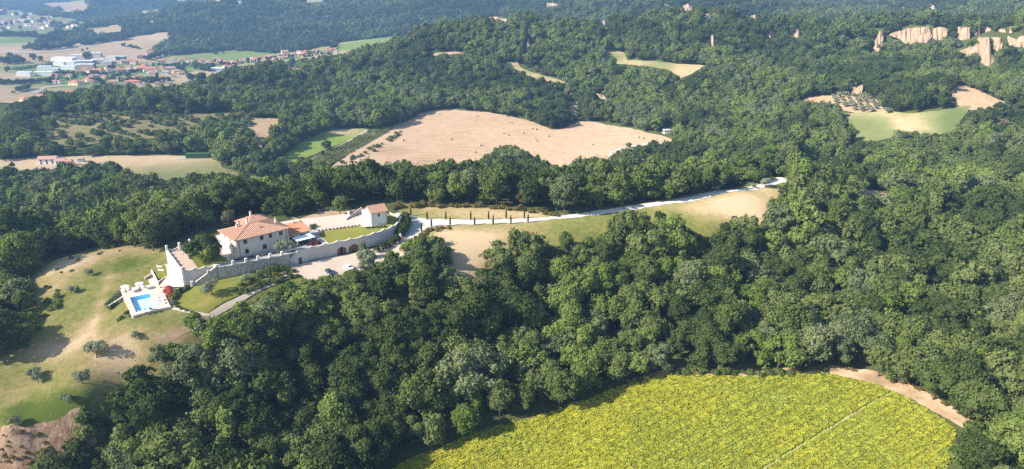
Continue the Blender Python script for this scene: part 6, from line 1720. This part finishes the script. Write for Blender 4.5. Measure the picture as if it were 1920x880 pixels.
for ki, (k, (poly, r_)) in enumerate(CLIFF.items()):
    xs = np.arange(min(p[0] for p in poly) + 0.2, max(p[0] for p in poly) - 0.1, 0.8)
    cols = [(x_, poly_span(poly, x_)) for x_ in xs]
    cols = [c for c in cols if c[1]]
    if len(cols) < 3: continue
    bx = [c[0] for c in cols]; by = [c[1][1] for c in cols]
    hb_ = hit(bx, by); rr_ = np.hypot(hb_[:, 0], hb_[:, 1])
    r0 = float(np.median(rr_))
    nr_ = 9
    V = []
    for (x_, (ya, yb)), rc_ in zip(cols, rr_):
        rb_ = 0.5 * min(rc_, r0 * 1.02) + 0.5 * r0 - 3
        for j in range(nr_):
            t = j / (nr_ - 1)
            y_ = yb + (ya - yb) * t + (vnoise(np.array([x_ * 0.9]), np.array([ki * 7.0]), 21)[0] * 2.2 * t)
            dep = 10 * t + 4.5 * float(vnoise(np.array([x_ / 4.5 + ki * 31]), np.array([t * 1.2]), 22)[0]) + 1.2 * float(vnoise(np.array([x_ / 1.3 + ki]), np.array([t * 3.0]), 23)[0])
            V.append(at_r(x_, y_ + (2.5 if j == 0 else 0), rb_ + dep * r0 / 1000))
    V = np.array(V); nf = len(V); nc_ = len(cols)
    Bk = V.copy(); rB = np.hypot(Bk[:, 0], Bk[:, 1]); Bk[:, :2] *= ((rB + 22 * r0 / 1000) / rB)[:, None]; Bk[:, 2] -= 1.0
    A_ = np.r_[V, Bk]
    F_ = []
    for i in range(nc_ - 1):
        for j in range(nr_ - 1):
            a = i * nr_ + j; F_.append((a, a + nr_, a + nr_ + 1, a + 1)); b = a + nf; F_.append((b, b + 1, b + nr_ + 1, b + nr_))
        a = i * nr_ + nr_ - 1; F_.append((a, a + nr_, a + nr_ + nf, a + nf))
    for i in (0, nc_ - 1):
        for j in range(nr_ - 1):
            a = i * nr_ + j; F_.append((a, a + 1, a + 1 + nf, a + nf))
    o = link('earth_cliff', mesh_np('earth_cliff', A_, F_, [M['cliff']]))
    thing(o, CLAB[k], 'cliff', 'pale eroded earth cliffs')

# ------------------------------------------------------------ houses of the valley
M['h_w'] = plain('white_house_wall', (0.80, 0.78, 0.74), 0.9, 0.04); M['h_c'] = plain('cream_house_wall', (0.74, 0.63, 0.46), 0.9, 0.05); M['h_p'] = plain('pink_house_wall', (0.58, 0.39, 0.33), 0.9, 0.05)
M['h_g'] = plain('grey_house_wall', (0.48, 0.46, 0.45), 0.9, 0.05); M['h_y'] = plain('yellow_house_wall', (0.76, 0.58, 0.30), 0.9, 0.05); M['h_b'] = plain('blue_grey_wall', (0.28, 0.34, 0.45), 0.8, 0.05); M['h_t'] = plain('teal_wall', (0.06, 0.13, 0.15), 0.8, 0.05)
M['h_roof'] = plain('red_house_roof', (0.46, 0.175, 0.11), 0.9, 0.15, 0.3); M['h_roof_p'] = plain('faded_house_roof', (0.44, 0.25, 0.20), 0.9, 0.15, 0.3); M['h_flat'] = plain('pale_flat_roof', (0.66, 0.66, 0.68), 0.8, 0.06, 0.2)
def unit(gable):
    w = MB().box(-0.5, 0.5, -0.5, 0.5, -0.4, 1.0, 'h_w')
    if gable == 'gable':
        w.add([(-0.5, -0.5, 1.0), (-0.5, 0.5, 1.0), (-0.5, 0, 1.32)], [(0, 2, 1)], 'h_w').add([(0.5, -0.5, 1.0), (0.5, 0.5, 1.0), (0.5, 0, 1.32)], [(0, 1, 2)], 'h_w')
        r = MB(); slab(r, ((-0.55, -0.58, 0.97), (0.55, -0.58, 0.97), (0.55, 0, 1.36), (-0.55, 0, 1.36)), 0.05, 'h_roof'); slab(r, ((0.55, 0.58, 0.97), (-0.55, 0.58, 0.97), (-0.55, 0, 1.36), (0.55, 0, 1.36)), 0.05, 'h_roof')
    elif gable == 'hip':
        r = MB(); A, B, C_, D, E_, F_ = (-0.55, -0.57, 1.0), (0.55, -0.57, 1.0), (0.55, 0.57, 1.0), (-0.55, 0.57, 1.0), (-0.2, 0, 1.33), (0.2, 0, 1.33)
        r.add([A, B, C_, D, E_, F_], [(0, 1, 5, 4), (1, 2, 5), (2, 3, 4, 5), (3, 0, 4), (3, 2, 1, 0)], 'h_roof')
    else:
        r = MB().box(-0.51, 0.51, -0.51, 0.51, 1.002, 1.06, 'h_flat').box(-0.2, 0.1, -0.2, 0.2, 1.062, 1.16, 'h_flat')
    v = MB()
    def me(m, n): return mesh_np(n, np.array(m.V), m.F, m.mats, m.m)
    return me(w, 'wall'), me(r, 'roof')
UNIT = {k: unit(k) for k in ('gable', 'hip', 'flat')}
wm = MB().box(-0.5, 0.5, -0.5, 0.5, -0.5, 0.5, 'glass'); WIN = mesh_np('window', np.array(wm.V), wm.F, wm.mats, wm.m)
def build_house(P, w, d, h, rz, kind, wall, roof, name, label, cat, group, nwin=0):
    e = empty(name, P, rz); thing(e, label, cat, group)
    a = link('wall', UNIT[kind][0], e); a.scale = (w, d, h); a.material_slots[0].link = 'OBJECT'; a.material_slots[0].material = M[wall]
    b = link('roof', UNIT[kind][1], e); b.scale = (w, d, h); b.material_slots[0].link = 'OBJECT'; b.material_slots[0].material = M[roof]
    for k in range(nwin):
        for fl in ((0.3, 0.72) if h > 4.5 else (0.55,)):
            q = link('window', WIN, e, (w * (-0.5 + (k + 0.5) / nwin), -d / 2 - 0.01, h * fl)); q.scale = (1.2, 0.12, 1.5)
            q = link('window', WIN, e, (-w / 2 - 0.01, d * (-0.5 + (k + 0.5) / nwin), h * fl)); q.scale = (0.12, 1.2, 1.5)
WALLW = {'w': 'white', 'c': 'cream', 'p': 'pink', 'g': 'grey', 'y': 'yellow', 'b': 'blue grey', 't': 'dark teal'}
IND = [(47,143.5,21,'w'),(84,142.5,27,'w'),(121,115,35,'w'),(113,124,17,'w'),(133,123,16,'w'),(158,119,29,'b'),(160,128,28,'p'),(184,118.5,20,'g'),(209,112.5,16,'w'),(226,112.5,18,'t'),(203,122,15,'g'),(130,131,22,'w'),(85,132,21,'w'),(412,133,30,'b'),(104,136,14,'g'),(148,110,22,'g'),(178,106,22,'g')]
ILAB = ['white flat roofed warehouse at the left end of the town','second white warehouse from the left end of the town','long white factory hall at the back of the works','small white hall below the long factory hall','white hall right of the small one in the works','blue grey hall with dark roofs in the works','pink flat roofed hall in front of the blue grey one','pale grey hall at the right of the works','white hall with dark gap beside the teal one','dark teal hall at the right end of the works','grey hall in front of the white one by the teal hall','low white hall in the middle of the works','white hall behind the two left warehouses','long blue roofed building before the wood at the right of the town','grey hall between the left warehouses and the works','grey hall behind the long white factory','grey hall at the back of the works by the pale field']
for (x_, y_, wp, cl), lb in zip(IND, ILAB):
    P = hit(x_, y_)[0]; D_ = np.linalg.norm(P - CP); w = wp / 1400 * D_
    build_house(P, w * 0.95, min(max(w * 0.5, 12), 22), 7.5 if cl != 'b' else 5.5, R(8 + rng.uniform(-4, 10)), 'flat', 'h_' + cl, 'h_flat', 'warehouse', lb, 'warehouse', 'warehouses of the valley town')
HS = [(105,147,12,'p'),(131,145,10,'c'),(112,146.5,9,'p'),(141,161,16,'y'),(110,157,9,'w'),(103,157,7,'g'),(185,138,15,'p'),(207,135,12,'w'),(229,137,14,'p'),(236,120,16,'p'),(150,138,10,'p'),(160,133,9,'c'),(214,160,16,'c'),(237,160,10,'w'),(86,190,19,'w'),(102,184.5,10,'g'),(132,179.5,11,'w'),(44,193,8,'c'),(57,194,8,'p'),(155,190,9,'c'),
      (264,110,13,'p'),(281,103,12,'w'),(252,121,12,'p'),(270,128.5,12,'p'),(286,121,9,'w'),(303,119,12,'g'),(312,123,8,'p'),(324,117,11,'w'),(317.5,122,7,'w'),(341,115.5,10,'w'),(352,118,8,'w'),(359.5,118,8,'w'),(335,121.5,6,'c'),(379,118,12,'w'),(392,118,9,'w'),(405,113,9,'w'),(405.5,122,8,'w'),(417,118,10,'w'),(429,119,9,'c'),(437,119,8,'w'),(438,126.5,9,'p'),
      (282,139,10,'w'),(286,134.5,15,'p'),(270,134,14,'p'),(257,131.5,10,'p'),(241,130,10,'w'),(296,136,5,'c'),(320,134,16,'g'),(304,130,10,'p'),(312,140,12,'g'),(327,137,8,'p'),(326,146,10,'w'),(341,141,10,'g'),(250,160,25,'p'),(268,160.5,10,'w'),(241,164,9,'c'),(276,165.5,8,'p'),(296,160,9,'g'),
      (453,115.5,8,'w'),(463,115,9,'g'),(473,111.5,8,'w'),(479,116,13,'p'),(487,111.5,8,'c'),(494,117,8,'g'),(503,111,11,'g'),(508,117,10,'p'),(515,113.5,7,'w'),(527,112,10,'c'),(534,102,13,'c'),(540,108,10,'p'),(550,104.5,8,'w'),(562,101,10,'w'),(575,100,10,'w'),(566,105.5,9,'p'),(567,113.5,8,'p'),(590,97,8,'c'),(598,99,9,'w'),(617,99,9,'c'),(653,107,8,'p'),(656.5,111.5,6,'w'),(441,131,9,'w'),(196,147,10,'p'),(222,148,10,'c'),(173,146,9,'p'),(249,150,10,'w'),(262,147,9,'p'),(291,147,8,'c'),(307,148,8,'p')]
g_ = np.random.default_rng(77)
for q in range(62):
    t = g_.random(); x_ = 150 + 480 * t
    y_ = np.interp(x_, (150, 240, 300, 380, 440, 520, 630), (146, 138, 134, 122, 121, 111, 98)) + g_.normal(0, np.interp(x_, (150, 300, 400, 640), (9, 9, 4.5, 3)))
    if min(abs(x_ - h[0]) + 1.6 * abs(y_ - h[1]) for h in HS) > 6.5 and min(abs(x_ - h[0]) / 1.6 + 1.6 * abs(y_ - h[1]) for h in IND) > 14:
        HS.append((round(float(x_), 1), round(float(y_), 1), int(g_.integers(7, 13)), 'wwcppgy'[int(g_.integers(7))]))
def zone(x_, y_):
    if y_ > 176: return 'behind the front wood below the town'
    if x_ < 136: return 'beside the white warehouses of the town'
    if x_ < 240: return 'in the ' + ('upper' if y_ < 140 else 'lower') + ' left of the town'
    if x_ < 332: return 'in the ' + ('upper' if y_ < 128 else 'lower') + ' middle of the town'
    if x_ < 447: return 'in the right half of the town'
    if x_ < 522: return 'below the wooded hill right of the town'
    return 'by the meadow right of the town'
zs_ = {}
for i, h_ in enumerate(HS):
    zs_.setdefault((zone(h_[0], h_[1]), h_[3]), []).append(i)
for i, (x_, y_, wp, cl) in enumerate(HS):
    z_ = zone(x_, y_); mem = sorted(zs_[(z_, cl)], key=lambda j: HS[j][0]); n = mem.index(i)
    who = f'{WALLW[cl]} house' if len(mem) == 1 else f'{ORD[n]} {WALLW[cl]} house from the left'
    P = hit(x_, y_)[0]; D_ = np.linalg.norm(P - CP); w = wp / 1400 * D_
    build_house(P, w * 0.92, min(w * 0.75, 10), float(np.clip(w * 0.45, 4.5, 7.0)) * (1.25 if wp < 6 else 1), R(rng.uniform(-12, 40)), 'gable' if rng.random() < 0.6 else 'hip', 'h_' + cl, 'h_roof' if rng.random() < 0.8 else 'h_roof_p', 'town_house', f'{who} {z_}', 'house', 'houses of the valley town', 2 if wp >= 9 else 0)
VS = [(8,44),(5,54),(17.5,54),(27,44),(31,50),(41,29),(58,29),(55,36),(45,41),(38,41),(49,50),(56,50),(65,49),(74,48),(67,54),(75,54),(82,55),(87,36),(99,33),(72,39),(85,45),(106,49),(114,51),(137,47),(138,52),(145,49),(155,51),(165,49),(176,46),(186,30),(154,33),(146,21),(137,23),(25,29),(35,27),(4,21),(11,21),(94,45),(20,48),(12,40),(62,43),(90,51),(122,47),(128,53)]
vo = sorted(range(len(VS)), key=lambda j: VS[j][0])
for i, (x_, y_) in enumerate(VS):
    row = 'upper' if y_ < 38 else 'middle' if y_ < 47.5 else 'lower'
    mem = [j for j in vo if ('upper' if VS[j][1] < 38 else 'middle' if VS[j][1] < 47.5 else 'lower') == row]
    P = hit(x_, y_)[0]; D_ = np.linalg.norm(P - CP); w = float(rng.uniform(3.6, 6.0)) / 1400 * D_
    build_house(P, w, w * 0.7, float(rng.uniform(6, 9)), R(rng.uniform(-15, 30)), 'gable', 'h_w' if rng.random() < 0.75 else 'h_c', 'h_roof_p', 'village_house', f'{ORD[mem.index(i)]} tiny pale house from the left in the {row} part of the far village', 'house', 'houses of the far village')
for x_, y_, wp, cl, kd_, hm, nm, lb in ((272,25,7,'w','gable',7,'hill_house','white house in the far wood, left one of a close pair above the town'),(277,26,6,'w','gable',6,'hill_house','white house in the far wood, right one of a close pair above the town'),(294,24.5,10,'p','hip',8,'hill_house','pink house in the far wood right of the white pair'),(285,45,6,'w','gable',6,'hill_house','white house at the edge of the far fields below the white pair'),(450,6,7,'w','hip',8,'hill_house','white house on top of the wooded hill at the upper edge'),(593,3,36,'c','hip',9,'hill_villa','long pale villa on the hilltop at the upper edge'),
                                  (1326,38,9,'w','gable',6,'farmhouse','white farmhouse among trees on top of the middle hill'),(1130,114,8,'w','gable',3.2,'shed','small white shed at the left end of the hill clearing'),(1250,249,15,'w','flat',3,'shed','low white shed beside the far end of the hay field'),(92,307,28,'w','gable',4.6,'farmhouse','long white farmhouse in the valley field behind the left wood'),(115,309,15,'w','gable',3.6,'farmhouse','lower white farm building right of the long farmhouse'),(131,311,13,'p','hip',4,'farmhouse','reddish stone farm building right of the white farmhouses'),(153,304,10,'b','gable',3,'shed','small blue grey shed right of the valley farm')):
    P = hit(x_, y_)[0]; D_ = np.linalg.norm(P - CP); w = wp / 1450 * D_
    build_house(P, w * 0.95, min(w * 0.6, 9.5), hm, R(14), kd_, 'h_' + cl, 'h_flat' if kd_ == 'flat' else 'h_roof_p', nm, lb, 'house' if 'shed' not in nm else 'shed', None, 3 if wp > 12 else 0)
P = hit(372, 296)[0]
t = empty('green_shed', P, R(10)); thing(t, 'long dark green netted store at the end of the valley field track', 'shed')
M['net'] = plain('dark_green_net', (0.03, 0.075, 0.03), 0.9)
MB().box(-9, 9, -3.5, 3.5, -1, 3.6, 'net').build('wall', t); MB().box(-9.4, 9.4, -3.9, 3.9, 3.602, 3.8, 'net').build('roof', t)
patch('valley_track', [(330,298),(360,296),(392,291),(400,288),(404,290),(396,294),(364,299),(332,301)], 4.0, M['white_gravel'], 0.5, sink=False, tone=lambda V: np.full(len(V), 0.2))
for x_, y_, hgt, lb in ((747, 343, 13, 'pale concrete pole among the trees behind the white cottage'), (948, 360, 12, 'thin pale pole among the trees beyond the cypress saplings')):
    t = empty('utility_pole', hit(x_, y_)[0]); thing(t, lb, 'utility pole')
    MB().cyl((0, 0), 0.16, -1, hgt, 'grey_render', 8, 0.1).build('post', t)
    MB().box(-0.9, 0.9, -0.06, 0.06, hgt - 0.6, hgt - 0.45, 'grey_render').build('crossarm', t)
# fence of the bare ground behind the forecourt
fn = empty('post_fence', (0, 0, 0)); thing(fn, 'low pale rail fence along the wood behind the forecourt', 'fence')
FP = hit([598, 612, 626, 640, 653], [397, 395.5, 394, 393, 392.5])
for p in FP:
    MB().box(p[0] - .09, p[0] + .09, p[1] - .09, p[1] + .09, p[2] - 0.3, p[2] + 1.1, 'coping').build('post', fn)
for a, b in zip(FP, FP[1:]):
    mb = MB(); ribbon(mb, [a[:2], b[:2]], [a[2] + 1.0, b[2] + 1.0], [a[2] + 0.86, b[2] + 0.86], 0.08, 'coping'); mb.build('rail', fn)

# trees of the plain: hedgerows, cypresses and pines between the houses (part of the woodland mass)
def treeline(pts, n, jit, key, s0, s1):
    t = np.sort(rng.uniform(0, len(pts) - 1, n)); i = np.minimum(t.astype(int), len(pts) - 2); f = t - i
    P_ = np.array(pts, float); q = P_[i] + (P_[i + 1] - P_[i]) * f[:, None]
    h_ = hit(q[:, 0] + rng.normal(0, jit, n), q[:, 1] + rng.normal(0, jit * 0.25, n))
    wood(h_, rng.uniform(s0, s1, n), key)
treeline([(55,93),(75,95),(100,93),(125,90),(140,87)], 60, 1.5, 'mid_leaf_dark', 0.8, 1.3)
treeline([(70,83),(85,82),(105,78)], 36, 1.5, 'mid_leaf_dark', 0.8, 1.3)
treeline([(0,70),(30,69),(60,70),(90,74)], 40, 3, 'mid_leaf_dark', 0.9, 1.6)
treeline([(95,70),(115,69),(137,66)], 40, 1.5, 'mid_leaf_dark', 0.8, 1.3)
treeline([(155,86),(180,82),(205,78),(238,75)], 80, 2.0, 'mid_leaf_dark', 0.8, 1.3)
treeline([(2,121),(25,120),(45,118)], 26, 1.0, 'mid_leaf_dark', 0.8, 1.3)
treeline([(0,159),(30,159),(60,157),(100,156)], 40, 1.2, 'mid_leaf_dark', 0.5, 0.9)
treeline([(25,132),(50,128),(75,125),(100,121)], 60, 2.5, 'bush_leaf_olive', 1.0, 1.8)
treeline([(365,126),(375,133),(390,135),(398,128)], 26, 2.0, 'mid_leaf_dark', 0.8, 1.2)
treeline([(355,152),(370,151),(382,153)], 16, 1.5, 'mid_leaf_dark', 0.8, 1.1)
treeline([(275,114),(287,110),(300,107),(320,104),(340,102)], 40, 1.2, 'mid_leaf_mid' if 'mid_mid' in PIDX else 'mid_leaf_dark', 0.6, 1.0)
treeline([(230,88),(245,90),(260,93)], 14, 1.0, 'mid_leaf_dark', 0.5, 0.8)
treeline([(60,167),(40,171),(20,178)], 12, 1.5, 'mid_leaf_mid', 0.5, 0.9)
treeline([(100,140),(150,143),(200,141),(250,138),(300,126),(340,126),(420,124),(470,117),(520,112),(570,107),(620,103)], 150, 4.0, 'mid_leaf_dark', 0.4, 0.75)
treeline([(100,152),(180,152),(230,154),(280,155),(320,152)], 60, 4.0, 'mid_leaf_dark', 0.4, 0.75)
treeline([(280,115),(340,122),(400,117),(440,123),(500,115),(560,104),(600,98)], 60, 2.0, 'mid_leaf_dark', 0.35, 0.6)
treeline([(390,104),(410,102),(420,100)], 4, 0.5, 'mid_leaf_dark', 0.5, 0.7)
treeline([(600,88),(640,85),(620,95)], 14, 2, 'mid_leaf_dark', 0.6, 0.9)
for x_, y_, k_, s in ((212,143,'pine',1.3),(219,154,'pine',1.2),(226,152,'pine',1.1),(196,168,'cypress',1.5),(192,168,'cypress',1.3),(199,169,'cypress',1.2),(141,152,'cypress',1.0),(144,151,'cypress',0.9),(180,132,'cypress',0.9),(165,112,'mid_leaf_dark',1.3),(163,113,'mid_leaf_dark',1.2),(16,137,'mid_leaf_dark',1.0),(20,115,'mid_leaf_dark',1.4),(36,116,'mid_leaf_dark',1.3),(64,116,'mid_leaf_dark',1.3),(77,117,'mid_leaf_dark',1.2),(216,127,'pine',1.0),(250,146,'pine',1.1),(257,146,'pine',1.0),(277,156,'mid_leaf_dark',1.3),(285,156,'mid_leaf_dark',1.2),(297,157,'cypress',1.3),(294,158,'cypress',1.1),(349,141,'cypress',1.0),(97,160,'cypress',1.0),(78,159,'mid_leaf_dark',1.0),(240,149,'mid_leaf_dark',1.1),(338,136,'mid_leaf_dark',1.2),(344,135,'mid_leaf_dark',1.0),(47,95,'mid_leaf_dark',1.2),(155,98,'mid_leaf_dark',0.7),(165,95,'mid_leaf_dark',0.6)):
    wood(hit(x_, y_), s, k_)
for n_ in range(50):                                         # trees of the far village
    wood(hit(rng.uniform(0, 190), rng.uniform(20, 60)), rng.uniform(0.9, 1.6), 'grove_leaf_dark' if rng.random() < 0.25 else 'mid_leaf_dark')

# ------------------------------------------------------------ the rest of the woodland as one mass
def instancer(name, D, coll, kind='stuff'):
    P = np.concatenate(D['p']); S = np.concatenate(D['s']); Rr = np.concatenate(D['r']); I = np.concatenate(D['i'])
    me = bpy.data.meshes.new(name)
    me.vertices.add(len(P)); me.vertices.foreach_set('co', P.astype(np.float32).ravel())
    for n, t, f, v in (('size', 'FLOAT_VECTOR', 'vector', S), ('turn', 'FLOAT_VECTOR', 'vector', Rr), ('which', 'INT', 'value', I)):
        at = me.attributes.new(n, t, 'POINT')
        at.data.foreach_set(f, (v.astype(np.int32) if t == 'INT' else v.astype(np.float32)).ravel())
    me.update()
    o = link(name, me); o['kind'] = kind
    ng = bpy.data.node_groups.new(name, 'GeometryNodeTree')
    ng.interface.new_socket('Geometry', in_out='INPUT', socket_type='NodeSocketGeometry')
    ng.interface.new_socket('Geometry', in_out='OUTPUT', socket_type='NodeSocketGeometry')
    N, L = ng.nodes, ng.links
    gi = N.new('NodeGroupInput'); go_ = N.new('NodeGroupOutput')
    ci = N.new('GeometryNodeCollectionInfo'); ci.inputs['Collection'].default_value = coll
    ci.inputs['Separate Children'].default_value = True; ci.inputs['Reset Children'].default_value = True
    ip = N.new('GeometryNodeInstanceOnPoints'); ip.inputs['Pick Instance'].default_value = True
    def na(nm, ty):
        n = N.new('GeometryNodeInputNamedAttribute'); n.data_type = ty; n.inputs['Name'].default_value = nm
        return n.outputs['Attribute']
    e2r = N.new('FunctionNodeEulerToRotation')
    L.new(na('turn', 'FLOAT_VECTOR'), e2r.inputs[0]); L.new(e2r.outputs[0], ip.inputs['Rotation'])
    L.new(na('size', 'FLOAT_VECTOR'), ip.inputs['Scale'])
    L.new(na('which', 'INT'), ip.inputs['Instance Index'])
    L.new(gi.outputs[0], ip.inputs['Points']); L.new(ci.outputs[0], ip.inputs['Instance'])
    L.new(ip.outputs[0], go_.inputs[0])
    md = o.modifiers.new('scatter', 'NODES'); md.node_group = ng
    return o
instancer('woodland', WOOD, PROTO)
instancer('sunflowers', FLD, FLOW)

# ------------------------------------------------------------ haze
hb = bpy.data.meshes.new('haze')
x0, x1, y0, y1, z0, z1 = -9500, 9500, -400, 9300, float(_zf.min()) - 1.0, float(max(_zf.max() + 20.0, CAM_H + 20))
hb.from_pydata([(x0, y0, z0), (x1, y0, z0), (x1, y1, z0), (x0, y1, z0), (x0, y0, z1), (x1, y0, z1), (x1, y1, z1), (x0, y1, z1)], [],
               [(0, 3, 2, 1), (4, 5, 6, 7), (0, 1, 5, 4), (1, 2, 6, 5), (2, 3, 7, 6), (3, 0, 4, 7)])
hm, N_, L_ = new_mat('haze')
pv = N_.new('ShaderNodeVolumePrincipled'); pv.inputs['Color'].default_value = (0.32, 0.58, 1.0, 1); pv.inputs['Density'].default_value = HAZE_D if 'HAZE_D' in globals() else 0.00016
pv.inputs['Anisotropy'].default_value = 0.2
oo = N_.new('ShaderNodeOutputMaterial'); L_.new(pv.outputs[0], oo.inputs['Volume'])
hb.materials.append(hm)
ho = link('haze', hb); ho['kind'] = 'stuff'

# labels shared by a few look-alikes: tell them apart by their order in the picture
bpy.context.view_layer.update()
same = {}
for o in SC.objects:
    if o.parent is None and 'label' in o:
        same.setdefault(o['label'], []).append(o)
CARD = {2: 'two', 3: 'three', 4: 'four', 5: 'five', 6: 'six', 7: 'seven', 8: 'eight', 9: 'nine', 10: 'ten'}
for lb, os_ in same.items():
    n = len(os_)
    if n == 1: continue
    os_.sort(key=lambda o: float(proj(np.array(o.matrix_world.translation))[0]))
    for k, o in enumerate(os_):
        if n == 2: t = ('left', 'right')[k] + ' one of two'
        elif n == 3: t = ('left', 'middle', 'right')[k] + ' one of three'
        else: t = ORD[k] + ' from the left'
        o['label'] = lb + ', ' + t
